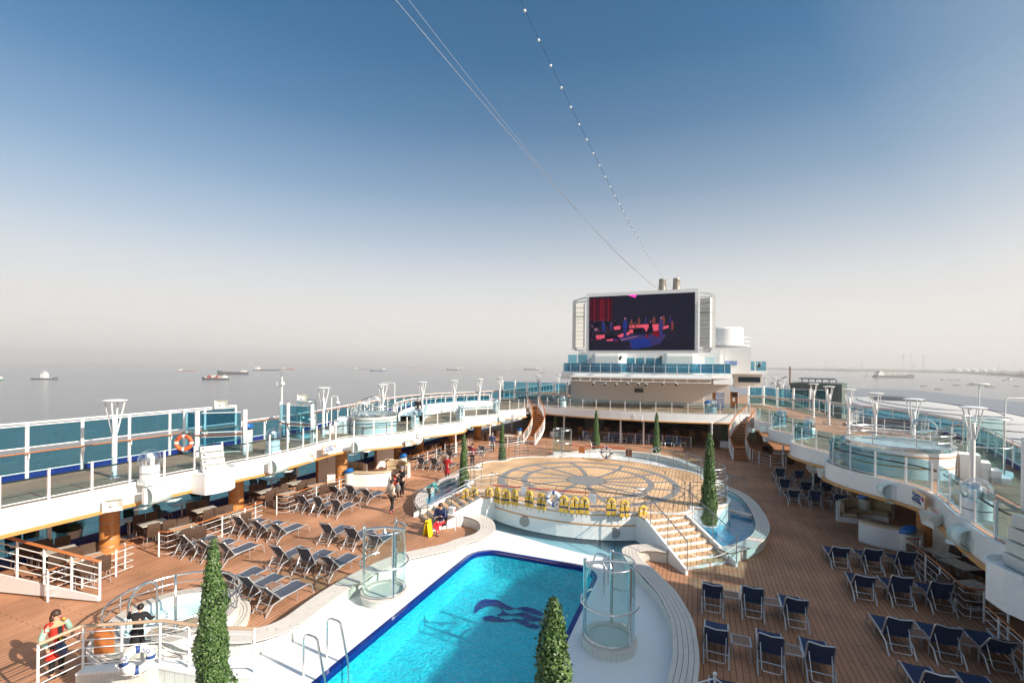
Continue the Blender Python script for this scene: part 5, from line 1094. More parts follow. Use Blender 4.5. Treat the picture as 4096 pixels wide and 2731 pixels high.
def clock(label, c, r, ny, arm=True, post=None, ticks=12):
    c = Vector(c); ny = Vector(ny).normalized(); t = T('clock', label, 'clock', c, group='white deck clocks'); z = Vector((0, 0, 1)); x = z.cross(ny); x.normalize(); Mx = Matrix((x, z, ny)).transposed().to_4x4()
    tf = Matrix.Translation(c) @ Mx
    b = MB(); b.lathe([(r, -.07), (r*1.04, -.02), (r*1.04, .03), (r*.97, .035)], (0, 0, 0), 36); b.xf(tf); b.obj('case', M['white2'], t, True)
    b = MB(); b.lathe([(r*.97, .0), (r*.96, .03), (.001, .03)], (0, 0, 0), 36, cap=False); b.xf(tf); b.obj('face', mat('clock_face', (.75, .77, .78), .3), t, True)
    b = MB()
    for k in range(12):
        a = R(30*k); b.box((math.sin(a)*r*.8, math.cos(a)*r*.8, .034), (.05*r/.3*(1 if k % 3 else 1.3)*.7, r*.2, .008), M=Matrix.Rotation(-a, 3, 'Z'))
    b.xf(tf); b.obj('hour_marks', M['black'], t)
    for a, l, w in ((R(62), .5, .10), (R(-8), .78, .07)):
        b = MB(); b.box((math.sin(a)*r*l*.45, math.cos(a)*r*l*.45, .042), (w*r, r*l, .01), M=Matrix.Rotation(-a, 3, 'Z')); b.xf(tf); b.obj('hand', M['black'], t)
    if arm: MB().bar(c-ny*.07, c-ny*.07+Vector(arm), .12, .14).obj('arm', M['white2'], t)
    return t
p = atY(qT(1187, 92), 53.55); clock('small clock under the truss above the dark plaque', (p.x, 53.6, p.z), .33, (0, -1, 0), arm=(0, .12, 0))
t = T('plaque', 'dark plaque with pale lettering on the wall under the truss', 'plaque', (0, 53.6, 5)); a_, b_ = atY(qS(1062, 1478), 53.6), atY(qS(1167, 1535), 53.6)
MB().box(((a_.x+b_.x)/2, 53.62, (a_.z+b_.z)/2), (b_.x-a_.x, .08, a_.z-b_.z)).obj('plate', M['black'], t)
for k, s_ in enumerate(('POOL SERVICE', 'OPEN DAILY', '10AM - 6PM')): 
    if k < 2: text(('DECK LOUNGE', 'OPEN AIR')[k], .14-.02*k, M['offwhite'], t, ((a_.x+b_.x)/2, 53.57, (a_.z+b_.z)/2+.12-.26*k), (R(90), 0, 0))
# screen
SY = 50.0; xa, xb = -5.62, 5.72; zt, zb = 15.35, 8.85
bs = T('big_screen', 'huge video wall in a white frame showing an orchestra on a red-lit stage', 'screen', (0, SY, 9), group=None)
MB().box((.05, SY+.45, (zt+zb)/2), (xb-xa, .8, zt-zb)).obj('frame', M['white2'], bs)
sa, sb, sz0, sz1 = xa+.3, xb-.3, zb+.3, zt-.38
MB().box(((sa+sb)/2, SY+.03, (sz0+sz1)/2), (sb-sa, .06, sz1-sz0)).obj('panel', M['black'], bs)
def emi(name, c, s_): return mat(name, [x*.1 for x in c], .9, var=.1, emis=(c, s_), spec=0)
E_ = {'red': emi('screen_red', (.22, .01, .02), .5), 'dred': emi('screen_dark_red', (.06, .004, .012), .8), 'pink': emi('screen_pink', (.75, .10, .16), .6), 'mag': emi('screen_magenta', (.95, .05, .45), .9), 'blue': emi('screen_blue', (.02, .04, .24), .5), 'dblue': emi('screen_dark_blue', (.02, .02, .10), .7), 'skin': emi('screen_skin', (.30, .14, .22), .5), 'dk': emi('screen_dark', (.006, .005, .012), 1.0), 'vio': emi('screen_violet', (.030, .022, .09), .9), 'cel': emi('screen_amber', (.16, .04, .03), .7), 'bk': emi('screen_black', (.010, .010, .018), 1.0)}
def scr(pts, key, name, dz=0):      # picture content, in fractions of the screen
    v = [(sa+(sb-sa)*u, SY-.006-.004*dz, sz1-(sz1-sz0)*w) for u, w in pts]; b = MB(); b.add(v, [tuple(range(len(v)))]); return b.obj(name, E_[key], bs)
su = lambda x: (x-475)/(1815-475); sw = lambda y: (y-305)/(1045-305)
S_ = lambda l: [(su(x), sw(y)) for x, y in l]
scr([(0, 0), (0, 1), (1, 1), (1, 0)], 'bk', 'picture_ground', 0)
for k in range(15):
    x0 = 478+k*21; scr(S_([(x0, 335), (x0, 640), (x0+14, 640), (x0+14, 335)]), 'red' if k in (3, 7, 8, 9, 12) else 'dred', 'curtain_fold', 1)
scr(S_([(985, 305), (1105, 300), (1088, 342)]), 'mag', 'ceiling_light', 1)
scr(S_([(700, 880), (1120, 830), (1480, 840), (1400, 960), (1100, 1020), (800, 960)]), 'vio', 'stage_floor', 1); scr(S_([(1030, 900), (1260, 880), (1300, 990), (1060, 1030)]), 'blue', 'floor_glow', 2)
for l in ([(570, 835), (690, 830), (695, 870), (580, 900)], [(810, 720), (895, 712), (895, 760), (815, 765)], [(850, 850), (930, 815), (1015, 795), (1018, 830), (900, 870)], [(1015, 705), (1255, 700), (1260, 740), (1015, 745)], [(1015, 765), (1060, 765), (1060, 815), (1015, 815)], [(1190, 740), (1255, 735), (1255, 790), (1200, 785)], [(1300, 705), (1380, 700), (1380, 785), (1320, 790)], [(1430, 735), (1505, 720), (1505, 750), (1430, 775)], [(710, 890), (800, 880), (800, 910), (720, 915)]): scr(S_(l), 'pink', 'lit_riser', 3)
for l in ([(720, 930), (790, 925), (790, 990), (725, 985)], [(800, 920), (915, 900), (870, 950), (800, 960)], [(1225, 830), (1260, 825), (1260, 880), (1225, 880)], [(1310, 800), (1385, 800), (1385, 880), (1310, 840)], [(570, 870), (610, 870), (610, 900), (570, 905)]): scr(S_(l), 'red', 'red_reflection', 3)
rn = random.Random(5)
def figure(x, y, h, key, dz, w=.16):
    b_ = [(x-w*h*.5, y), (x-w*h*.9, y-h*.55), (x-w*h*.55, y-h*.78), (x+w*h*.55, y-h*.78), (x+w*h*.9, y-h*.55), (x+w*h*.5, y)]; scr(S_(b_), key, 'musician', dz)
    hd = [(x+h*.05*math.cos(R(a)), y-h*.85+h*.062*math.sin(R(a))) for a in range(0, 360, 45)]; scr(S_(hd), 'skin', 'musician_head', dz)
for x, y, h, k in ((560, 740, 110, 'dk'), (600, 730, 110, 'dk'), (660, 720, 100, 'dblue'), (720, 715, 95, 'dk'), (775, 770, 120, 'vio'), (675, 790, 135, 'blue'), (830, 720, 95, 'dk'), (1040, 735, 110, 'cel'), (1090, 760, 95, 'cel'), (1135, 715, 110, 'cel'), (1222, 700, 105, 'dblue'), (1278, 800, 155, 'dk'), (1325, 710, 120, 'cel'), (1440, 720, 140, 'cel'), (1520, 700, 100, 'dblue'), (1550, 780, 120, 'cel'), (520, 860, 170, 'dk')): figure(x, y, h, k, 4)
for _ in range(150):
    x, y = rn.uniform(490, 1600), rn.uniform(640, 900); w_ = rn.uniform(3, 11); h_ = rn.uniform(3, 14); scr(S_([(x, y), (x+w_, y), (x+w_*.8, y+h_), (x, y+h_)]), rn.choice(('dk', 'dk', 'pink', 'cel', 'dblue', 'red', 'skin', 'dk')), 'picture_detail', 5)
figure(958, 860, 285, 'blue', 6, .11); figure(1412, 860, 280, 'vio', 6, .12); scr(S_([(940, 740), (980, 740), (978, 860), (935, 860)]), 'dblue', 'conductor_trousers', 7)
scr(S_([(870, 905), (1120, 850), (1118, 862), (880, 918)]), 'skin', 'podium_edge', 4); scr(S_([(690, 850), (770, 830), (860, 850), (920, 930), (900, 935), (840, 880), (700, 900)]), 'dk', 'piano', 5)
scr(S_([(510, 925), (1020, 920), (1025, 990), (700, 1000), (500, 1040)]), 'bk', 'foreground_shadow', 5); scr(S_([(540, 742), (600, 740), (590, 775), (560, 778)]), 'skin', 'music_stand', 5)
for x in (1080, 1110, 1150, 1190, 1240): scr(S_([(x, 760), (x+22, 755), (x+30, 790), (x+16, 850), (x+4, 850)]), 'dk', 'instrument', 5)
# line arrays either side of the screen
def array(s, label):
    t = T('screen_speaker_array', label, 'speaker', (s*6.4, SY, 9), group='louvred speaker columns beside the screen'); x0 = 5.72 if s > 0 else -5.66
    for k in range(11):
        w = 1.0; z1 = 14.3-k*.45*(1.2 if k < 3 else .98); b = MB(); b.box((x0+s*.72, SY+.25+.0*k, z1-.2), (w, .6, .42 if k > 2 else .5), rz=-s*R(18)); b.obj('cabinet', M['offwhite'], t, bev=.02)
    b = MB(); P_ = lambda x, z: Vector((x0+s*x, SY+.45, z))
    for u, v_ in (((0.1, 15.0), (1.35, 14.75)), ((1.35, 14.75), (1.38, 9.3)), ((1.38, 9.3), (.1, 8.9)), ((.1, 14.6), (1.3, 14.5)), ((.1, 9.2), (1.3, 9.25))): b.bar(P_(*u), P_(*v_), .5, .09)
    b.obj('frame', M['white'], t); return t
array(-1, 'column of louvred speaker cabinets left of the big screen'); array(1, 'column of louvred speaker cabinets right of the big screen')
f0 = None
for q0, q1, z, lb in ((qS(1358, 250), qS(1462, 110), 0, 'left metal funnel behind the big screen'), (qS(1535, 250), qS(1640, 102), 0, 'right metal funnel behind the big screen')):
    a_ = atY(q0, 62); b_ = atY(q1, 62); cx = (a_.x+b_.x)/2; r = (b_.x-a_.x)/2*1.0; t = T('funnel', lb, 'funnel', (cx, 62, a_.z-1), group='metal exhaust funnels')
    MB().lathe([(r*1.04, 0), (r*.98, (b_.z-a_.z+1)*.5), (r*.82, (b_.z-a_.z+1)*.9), (r*.88, (b_.z-a_.z+1)*.92), (r*.88, (b_.z-a_.z+1)*.97), (r*.78, b_.z-a_.z+1), (r*.7, b_.z-a_.z+.9), (.01, b_.z-a_.z+.5)], (cx, 62, a_.z-1), 32, cap=False).obj('casing', M['gold'], t, True)
    MB().lathe([(r*1.08, 0), (r*1.08, .15)], (cx, 62, a_.z-1), 32).obj('base_ring', M['white'], t)
bk = T('radar_platform', 'white cylindrical deck house with railed platform right of the screen', 'deck house', (9, 62, 8)); c_ = atY(qS(2190, 950), 66)
MB().lathe([(2.1, -1.6), (2.6, -.6), (2.6, 0)], c_, 32).obj('platform', M['white'], bk, True); MB().lathe([(2.2, 0), (2.2, 2.1), (2.0, 2.3), (.01, 2.35)], c_, 32).obj('drum', M['white'], bk, True)
for z in (.5, 1.0): MB().path([(c_.x+x, c_.y+y, c_.z+z) for x, y in arc(0, 0, 2.9, 0, 360, 30)[:-1]], .03, 6, True).obj('guard_rail', M['white'], bk)
MB().lathe([(2.9, -.1), (2.9, .02)], c_, 32).obj('deck_ring', M['white'], bk, True)
bk = T('side_block', 'lower white block with blue mural right of the forward building', 'building', (10.5, 60, 3))
MB().box((9.2, 60.6, 8.2), (4.2, 3, 3.0)).obj('wall', M['white'], bk); a_, b_ = atY(qG(675, 145), 58.8), atY(qG(835, 205), 58.8)
mm = mat('mural_paint', (.2, .3, .5), .5, var=.9, scale=2.2); MB().box(((a_.x+b_.x)/2, 59.05, (a_.z+b_.z)/2), (b_.x-a_.x, .08, a_.z-b_.z)).obj('mural', mm, bk)
a_, b_ = atY(qG(775, 285), 62), atY(qG(1245, 325), 62); MB().box(((a_.x+b_.x)/2, 64, (a_.z+b_.z)/2), (b_.x-a_.x, 4, a_.z-b_.z)).obj('terrace_slab', M['white'], bk)
c_, d_ = atY(qG(800, 330), 63), atY(qG(1170, 435), 63); MB().box(((c_.x+d_.x)/2, 65, (c_.z+d_.z)/2-.3), (d_.x-c_.x, 3.5, c_.z-d_.z+.8)).obj('lower_wall', M['cream'], bk); c_, d_ = atY(qG(850, 360), 62.9), atY(qG(1150, 435), 62.9); MB().box(((c_.x+d_.x)/2, 63.2, (c_.z+d_.z)/2), (d_.x-c_.x, .1, c_.z-d_.z)).obj('dark_window', mat('dark_blue_window', (.01, .03, .05), .15), bk)
balustrade('glass balustrade of the far terrace right of the forward building', [(a_.x, 62.1, a_.z), (b_.x-.1, 62.1, a_.z)], h=1.15, sp=1.3, g='g_dark', hand=None, group='glass balustrades of the forward building')
p = atY(qG(880, 180), 61); t = T('radome', 'small white radome beside the blue mural', 'radome', p); MB().sphere(p, .55, 20, 12).obj('dome', M['white2'], t, True); MB().lathe([(.3, -.9), (.3, -.4)], p, 14).obj('pedestal', M['white'], t)
for q, lb in ((qG(927, 205), 'left black floodlight on the far terrace rail'), (qG(1132, 200), 'right black floodlight on the far terrace rail')): spot(lb, q, 62, 'black', 1.1, 'black floodlights on the far terrace')
# towel cabinets
for i, (q0, q1, lb) in enumerate(((qG(495, 800), qG(672, 565), 'open wooden trolley stacked with rolled blue-white towels'), (qG(735, 800), qG(850, 555), 'wooden trolley with closed louvred top and white notice'))):
    a_ = P(q0, ZU); w = (at(q1, dist(a_)).x-a_.x)*.97; h = zat(a_, q1)-ZU; t = T('towel_trolley', lb, 'trolley', (a_.x, a_.y, ZU), group='wooden towel trolleys'); y = a_.y
    MB().box((a_.x+w/2, y+.45, ZU+h/2+.05), (w, .5, h-.1)).obj('cabinet', M['wood_pan'], t)
    b = MB()
    for x in (a_.x+.0, a_.x+w): b.box((x, y+.15, ZU+h/2), (.06, .08, h))
    b.box((a_.x+w/2, y+.15, ZU+h), (w, .08, .06)); b.box((a_.x+w/2, y+.15, ZU+.1), (w, .08, .06)); b.obj('frame', M['white'], t)
    if i == 0:
        tm = mat('towel_fabric', (.35, .38, .50), .9, var=.95, scale=16); MB().box((a_.x+w*.62, y+.16, ZU+h*.83), (w*.66, .12, h*.28)).obj('towels', tm, t); MB().box((a_.x+w*.62, y+.13, ZU+h*.36), (w*.66, .16, h*.58)).obj('towels', tm, t); MB().box((a_.x+w*.62, y+.12, ZU+h*.68), (w*.7, .14, .04)).obj('shelf', M['white'], t)
    else:
        MB().box((a_.x+w*.55, y+.17, ZU+h*.82), (w*.7, .05, h*.2)).obj('louvre', M['dark'], t); MB().box((a_.x+w*.5, y+.17, ZU+h*.55), (w*.28, .04, h*.2)).obj('notice', M['paper'], t)
# ------------------------------------------------------------------ moving-head lights under clear domes
def dome(q, label, k=1.0, z=ZU-.05, n=0):
    p = P(q, z); p = Vector(p); t = T('dome_light', label, 'dome light', p, group='moving lights under clear domes')
    MB().box(p+Vector((0, 0, .09*k)), (.5*k, .55*k, .2*k)).obj('mount', M['white2'], t)
    bd_ = MB().lathe([(.30*k, .19*k), (.31*k, .4*k), (.30*k, .40*k), (.30*k, .43*k), (.31*k, .43*k), (.30*k, .66*k), (.1*k, .70*k)], p, 26); bd_ = bd_.obj('base_drum', M['white2'], t, True)
    MB().lathe([(.312*k, .405*k), (.312*k, .425*k)], p, 26, cap=False).obj('clamp_band', M['black'], bd_)
    for s_ in (-1, 1): MB().box(p+Vector((s_*.13*k, 0, .86*k)), (.07*k, .16*k, .34*k)).obj('yoke_arm', M['white'], t, bev=.02)
    ax = Vector((.55, -.3, .5)).normalized() if q[0] < 2300 else Vector((-.4, -.5, .55)).normalized(); c_ = p+Vector((0, 0, .95*k)); MB().path([c_-ax*.19*k, c_-ax*.1*k, c_+ax*.14*k, c_+ax*.18*k], .115*k, 12, r2=.10*k).obj('lamp_head', M['white2'], t, True)
    MB().sphere(p+Vector((0, 0, .90*k)), .36*k, 24, 14, z0=-.75).obj('clear_dome', M['g_dome'], t, True); return t
for q, k, lb in ((qA(1375, 1225), 1.0, 'largest clear dome light on the near left balcony edge'), (qC(440, 955), 1.0, 'clear dome light left of the first warning sign'), (qC(1745, 700), 1.0, 'clear dome light above the big left clock'), (qE(95, 640), 1.0, 'clear dome light between the second and third left lobes'), (qE(425, 565), 1.0, 'clear dome light between the third and fourth left lobes'),
                 (qT(475, 308), 1.05, 'clear dome light on the forward balcony, left'), (qT(1880, 372), 1.15, 'clear dome light on the forward balcony beside the trolleys'), (qG(1425, 1010), 1.0, 'clear dome light between the far right lobes'), (qG(1800, 1180), 1.05, 'clear dome light between the second and third right lobes'), (qI(385, 1080), 1.0, 'clear dome light left of the right upper hot tub'), (qJ(1830, 540), 1.05, 'largest clear dome light above the right line array speaker')):
    dome(q, lb, k)
# ------------------------------------------------------------------ frosted drum fittings on the fascias
def drum(q, label, ax, k=1.0, z=2.75):
    p = P(q, z); ax = Vector((ax[0], ax[1], 0)).normalized(); nn = Vector((-ax.y, ax.x, 0)); 
    if nn.dot(Vector(CAM)-p) < 0: nn = -nn
    t = T('drum_light', label, 'wall light', p, group='frosted half-drum lights on the fascias'); c = p+nn*.05*k; b = MB(); vs = []; n = 14
    for e in (-.34, .34):
        for i in range(n+1):
            a = R(-80+250*i/n); vs.append(c+ax*e*k+nn*(.30*k*math.cos(a))+Vector((0, 0, .30*k*math.sin(a))))
    b.add(vs, [(i, i+1, n+1+i+1, n+1+i) for i in range(n)]); ob = b.obj('frosted_drum', M['frost'], t, True); so_ = ob.modifiers.new('thick', 'SOLIDIFY'); so_.thickness = .02
    MB().bar(c-ax*.40*k-nn*.1, c+ax*.40*k-nn*.1, .16, .56*k).obj('bracket', M['white2'], t)
    for s_ in (-.5, .5):
        o = c+ax*s_*k+Vector((0, 0, -.34*k))+nn*.1; MB().add([o-ax*.34*k, o+nn*.16*k+Vector((0, 0, -.03)), o+ax*.34*k, o-nn*.12*k], [(0, 1, 2, 3)]).obj('mirror_petal', M['steel'], t)
    return t
for q, lb, ax in ((qA(1435, 1320), 'largest frosted drum light on the near left fascia', (0, 1)), (qC(480, 1062), 'frosted drum light below the clear dome left of the sign', (0, 1)), (qC(1225, 885), 'frosted drum light right of the left warning sign', (.15, 1)), (qC(1780, 765), 'frosted drum light behind the big left clock', (.6, 1)), (qC(2200, 690), 'frosted drum light between the left lobes', (.5, 1)), (qE(130, 690), 'frosted drum light under the clear dome by the first left cypress', (.5, 1)), (qE(455, 633), 'frosted drum light left of the white junction box', (.5, 1)),
                  (qJ(850, 165), 'frosted drum light left of the right warning sign', (-.05, 1)), (qJ(1720, 690), 'frosted drum light before the right speaker platform', (0, 1))): drum(q, lb, ax)
def horn(p, label, d_, k=1.0, red=False):
    p = Vector(p); d_ = Vector(d_).normalized(); t = T('horn_speaker', label, 'loudspeaker', p, group='beige horn loudspeakers'); x = d_.cross(Vector((0, 0, 1))).normalized(); u = x.cross(d_)
    vs = [p-d_*.16*k+x*a*.09*k+u*b_*.08*k for a, b_ in ((-1, -1), (1, -1), (1, 1), (-1, 1))]+[p+d_*.16*k+x*a*.22*k+u*b_*.17*k for a, b_ in ((-1, -1), (1, -1), (1, 1), (-1, 1))]+[p+d_*.05*k+x*a*.10*k+u*b_*.07*k for a, b_ in ((-1, -1), (1, -1), (1, 1), (-1, 1))]
    MB().add(vs, [(3, 2, 1, 0), (0, 1, 5, 4), (1, 2, 6, 5), (2, 3, 7, 6), (3, 0, 4, 7), (4, 5, 9, 8), (5, 6, 10, 9), (6, 7, 11, 10), (7, 4, 8, 11), (8, 9, 10, 11)]).obj('horn', M['offwhite'], t)
    b = MB(); b.path([p+d_*.05*k, p+d_*.13*k], .05*k, 12); b.obj('driver', M['offwhite'], t, True); MB().bar(p-d_*.1*k, p-d_*.1*k+Vector((0, 0, -.16 if red else .14))+Vector((-.12 if p.x < 0 else .12, 0, 0)), .05, .05).obj('bracket', M['steel_soft'], t)
    if red: MB().path([p+Vector((0, 0, .2)), p+Vector((.1, .05, .27)), p+Vector((.16, .02, .22)), p+Vector((.05, 0, .19))], .012, 5).obj('red_cable', M['redink'], t)
LH = (.85, -.45, -.15)
for q, z, lb, dv, k, rd in ((qA(1035, 1408), 2.62, 'largest horn speaker on the near left fascia', LH, 1.25, True), (qC(765, 985), 2.6, 'horn speaker below the left warning sign', LH, 1.1, True), (qC(1680, 845), 2.6, 'horn speaker left of the big left clock', LH, 1.1, True), (qE(398, 668), 2.6, 'horn speaker on the third left lobe', LH, 1.0, True), (qE(635, 612), 2.7, 'horn speaker on the fourth left lobe', LH, 1.0, False),
                      (qG(1235, 1188), 2.6, 'horn speaker under the third right lobe', (-.9, -.3, -.1), 1.1, True), (qG(1040, 1072), 2.7, 'horn speaker beside the right curved stairs', (-.8, -.5, 0), 1.0, False), (qJ(1345, 480), 2.6, 'horn speaker right of the right warning sign', (-.9, -.2, -.2), 1.35, True), (qH(1375, 205), 2.6, 'horn speaker right of the post clock', (-.9, -.2, -.2), 1.3, True)):
    horn(P(q, z), lb, dv, k, rd)
p = P(qA(1535, 940), ZU); 
horn(atX(qA(2033, 495), -17.1), 'horn speaker on a post top above the near left wind screen', (.75, -.6, 0), 1.3); horn(atX(qC(706, 437), -17.2), 'horn speaker on a post top behind the left glass shower', (.75, -.6, 0), 1.3)
horn(atX(qG(990, 477), 12.0), 'square horn speaker on a post of the far right deck', (-.3, -.95, 0), 1.5)
# clocks
p = P(qC(1765, 812), 2.72); clock('big white clock on an arm at the tip of the first left lobe', p, .36, (.42, -.9, 0), arm=(-.5, .35, 0))
cb = P(qH(1272, 425), 0); cz = zat(cb, qH(1268, 153)); ct = clock('big white clock on a post among the shaded right loungers', (cb.x, cb.y, cz), .36, (-.12, -1, 0), arm=(.0, .05, 0)); MB().tube((cb.x, cb.y+.06, 0), (cb.x, cb.y+.06, cz-.3), .05, 12).obj('post', M['white'], ct, True)
p = P(qT(1136, 393), 2.85); clock('small clock on the forward balcony fascia', (p.x, p.y-.1, p.z), .25, (0, -1, 0), arm=(.0, .15, 0))
# warning signs
def sign(cs, X, label, nx):
    c_ = [atX(q, X) for q in cs]; o = sum(c_, Vector())/4; t = T('warning_sign', label, 'sign', o, group='no jumping or diving signs')
    d_ = (c_[1]-c_[0]); d_.z = 0; w = d_.length; d_.normalize(); h = ((c_[0].z-c_[3].z)+(c_[1].z-c_[2].z))/2; nn = Vector((nx, 0, 0)); nn = (nn-d_*nn.dot(d_)).normalized(); rz = math.atan2(d_.y, d_.x)
    MB().bar(o-d_*w/2, o+d_*w/2, .05, h).obj('wooden_frame', M['trim'], t); MB().bar(o-d_*(w/2-.03)+nn*.012, o+d_*(w/2-.03)+nn*.012, .05, h-.06).obj('plate', M['paper'], t)
    for i, s_ in enumerate(('NO JUMPING', 'OR DIVING', '禁止跳水或潜水')): text(s_, h*(.26 if i < 2 else .25), M['ink'], t, o-d_*w*(.10)+nn*.045+Vector((0, 0, h*(.27-.24*i))), (R(90), 0, rz))
    k = MB(); cc = o+d_*w*.36+nn*.045+Vector((0, 0, h*.2)); k.path([cc+d_*(.13*h*math.cos(R(a)))*1.2+Vector((0, 0, .16*h*math.sin(R(a)))) for a in range(0, 360, 20)], .012, 6, True); k.tube(cc-d_*.11*h+Vector((0, 0, .11*h)), cc+d_*.11*h-Vector((0, 0, .11*h)), .01, 6); k.obj('prohibition_ring', M['redink'], t)
    text('x', h*.2, M['black'], t, cc, (R(90), 0, rz))
sign([qC(897, 883), qC(1022, 853), qC(1020, 927), qC(897, 955)], -12.78, 'no jumping or diving sign on the sunlit left fascia', 1)
sign([qJ(1118, 160), qJ(1262, 235), qJ(1260, 378), qJ(1118, 305)], 13.2, 'no jumping or diving sign on the shaded right fascia', -1)
# line array speakers on platforms
def stack(c, rz, label, plabel, s, k=.85):
    pt = T('speaker_platform', plabel, 'platform', (c.x, c.y, c.z-.9), group='rounded speaker platforms on the balconies')
    MB().prism([(c.x+a*.85, c.y+b_*.78) for a, b_ in ((-.75*s, -.9), (.55*s, -.85), (.75*s, -.4), (.8*s, .35), (.55*s, .8), (.1*s, .95), (-.75*s, .95))], c.z-.82, c.z-.02).obj('box', M['white2'], pt)
    MB().wall(cr_([(c.x+a*.85, c.y+b_*.78) for a, b_ in ((.55*s, -.85), (.75*s, -.4), (.8*s, .35), (.55*s, .8), (.1*s, .95), (-.6*s, .95))], 4), c.z-.02, c.z+.12, .04).obj('rim', M['white2'], pt, True)
    t = T('line_array_speaker', label, 'speaker', c, group='line array speakers')
    for i in range(4):
        z = c.z+.02+.29*k*i; o = Vector((c.x-s*.07*(3-i)*k*.0+s*.05*i*(-1), c.y, z+.14*k)); tl = R(-6*(i-1.5))*s
        Mx = Matrix.Rotation(rz, 3, 'Z') @ Matrix.Rotation(tl*.6, 3, 'Y'); MB().box(o, (.52*k, .95*k, .27*k), M=Mx).obj('cabinet', M['offwhite'], t, bev=.015); cb_ = col.objects[-1]
        MB().box(o+Mx @ Vector((.262*k*s, 0, 0)), (.008, .9*k, .23*k), M=Mx).obj('grille', mat('perforated_grille', (.60, .60, .56), .5, var=.25, scale=150), cb_)
        MB().box(o+Mx @ Vector((.27*k*s, -.36*k, .04)), (.012, .07, .05), M=Mx).obj('badge', M['black'], cb_)
    MB().path([c+Vector((-.3*s, .3, .1+.08*j))+Vector((.05*math.sin(j), .08*math.cos(j*2), 0)) for j in range(14)], .014, 5).obj('cable', M['black'], t)
p = P(qA(2035, 1130), ZU-.0); stack(Vector((-12.72, p.y+.3, ZU-.02)), R(-25), 'stack of four beige line array cabinets on the left balcony', 'white rounded platform carrying the left line array', 1)
stack(Vector((12.75, 13.9, ZU-.1)), R(8), 'stack of four pale line array cabinets at the right edge, half in shade', 'white rounded platform carrying the right line array', -1, 1.0)
# white junction boxes
for q, z, lb, k in ((qC(295, 1068), 2.7, 'white junction box on the left fascia above the chairs', 1.2), (qE(578, 612), 2.75, 'white junction box on the fourth left lobe', 1), (qT(1205, 400), 2.8, 'white junction box right of the small forward clock', 1.1), (qG(1175, 1060), 2.75, 'white junction box beside the right curved stairs', 1.1)):
    p = P(q, z); t = T('junction_box', lb, 'box', p, group='white junction boxes'); MB().box(p, (.32*k, .22, .4*k)).obj('body', M['white2'], t, bev=.01); MB().path([p+Vector((.05, 0, -.2)), p+Vector((.08, 0, -.32)), p+Vector((.2, .03, -.36))], .015, 6).obj('conduit', M['white'], t)
# life rings
def liferingo(c, nx, r, label, m='white', bands='ink', words=None, tube=.0, rope=True, tc='ink'):
    c = Vector(c); n_ = Vector(nx).normalized(); z = Vector((0, 0, 1)); x = z.cross(n_).normalized(); u = n_.cross(x); tr = tube or r*.26
    t = T('life_ring', label, 'life ring', c, group='life rings hung on rails')
    MB().path([c+x*(r-tr)*math.cos(R(a))+u*(r-tr)*math.sin(R(a)) for a in range(0, 360, 10)], tr, 12, True).obj('ring', M[m], t, True)
    for a0 in (90, 180, 270, 0): MB().path([c+x*(r-tr)*math.cos(R(a))+u*(r-tr)*math.sin(R(a)) for a in range(a0-11, a0+12, 6)], tr*1.06, 12).obj('band', M[bands], t, True)
    if rope: MB().path([c+n_*tr*.4+x*(r*1.05+.03*math.sin(R(a*4)))*math.cos(R(a))+u*(r*1.05+.03*math.sin(R(a*4)))*math.sin(R(a)) for a in range(0, 360, 12)], .010, 5, True).obj('grab_rope', M['bleach'], t)
    if words:
        for wd, a0 in words:
            for i, ch in enumerate(wd):
                a = R(a0-i*13); o = text(ch, tr*1.15, M[tc], t, c+n_*(tr*.96)+x*(r-tr)*math.cos(a)+u*(r-tr)*math.sin(a), (0, 0, 0))
                yv = x*math.cos(a)+u*math.sin(a); xv = yv.cross(n_); o.rotation_euler = Matrix((xv, yv, n_)).transposed().to_euler()
    return t
pp = FG[2].lerp(FG[3], .52)
def hitfence(q, pts):
    best = None
    for i in range(len(pts)-1):
        a, b_ = pts[i], pts[i+1]; nn = Vector((-(b_.y-a.y), b_.x-a.x, 0)); r_ = at(q, 1.0)-Vector(CAM); k = (a-Vector(CAM)).dot(nn)/r_.dot(nn); h = Vector(CAM)+r_*k; s_ = (h-a).dot(b_-a)/(b_-a).length_squared
        if k > 0 and -.05 <= s_ <= 1.05 and (best is None or k < best[1]): best = (h, k, (b_-a).normalized())
    return best
hf = hitfence(qB(1262, 1350), [Vector((p.x, p.y, 0)) for p in FG]); c = hf[0]; nn = (Vector(CAM)-c); nn.z = 0; nn.normalize()
liferingo(at(qB(1262, 1350), dist(c)-.3), nn, .80*165/2.296*(dist(c)-.3)/F_, 'white life ring with navy bands reading LAP POOL on the foreground fence', words=(('LAP', 165), ('POOL', 68)))
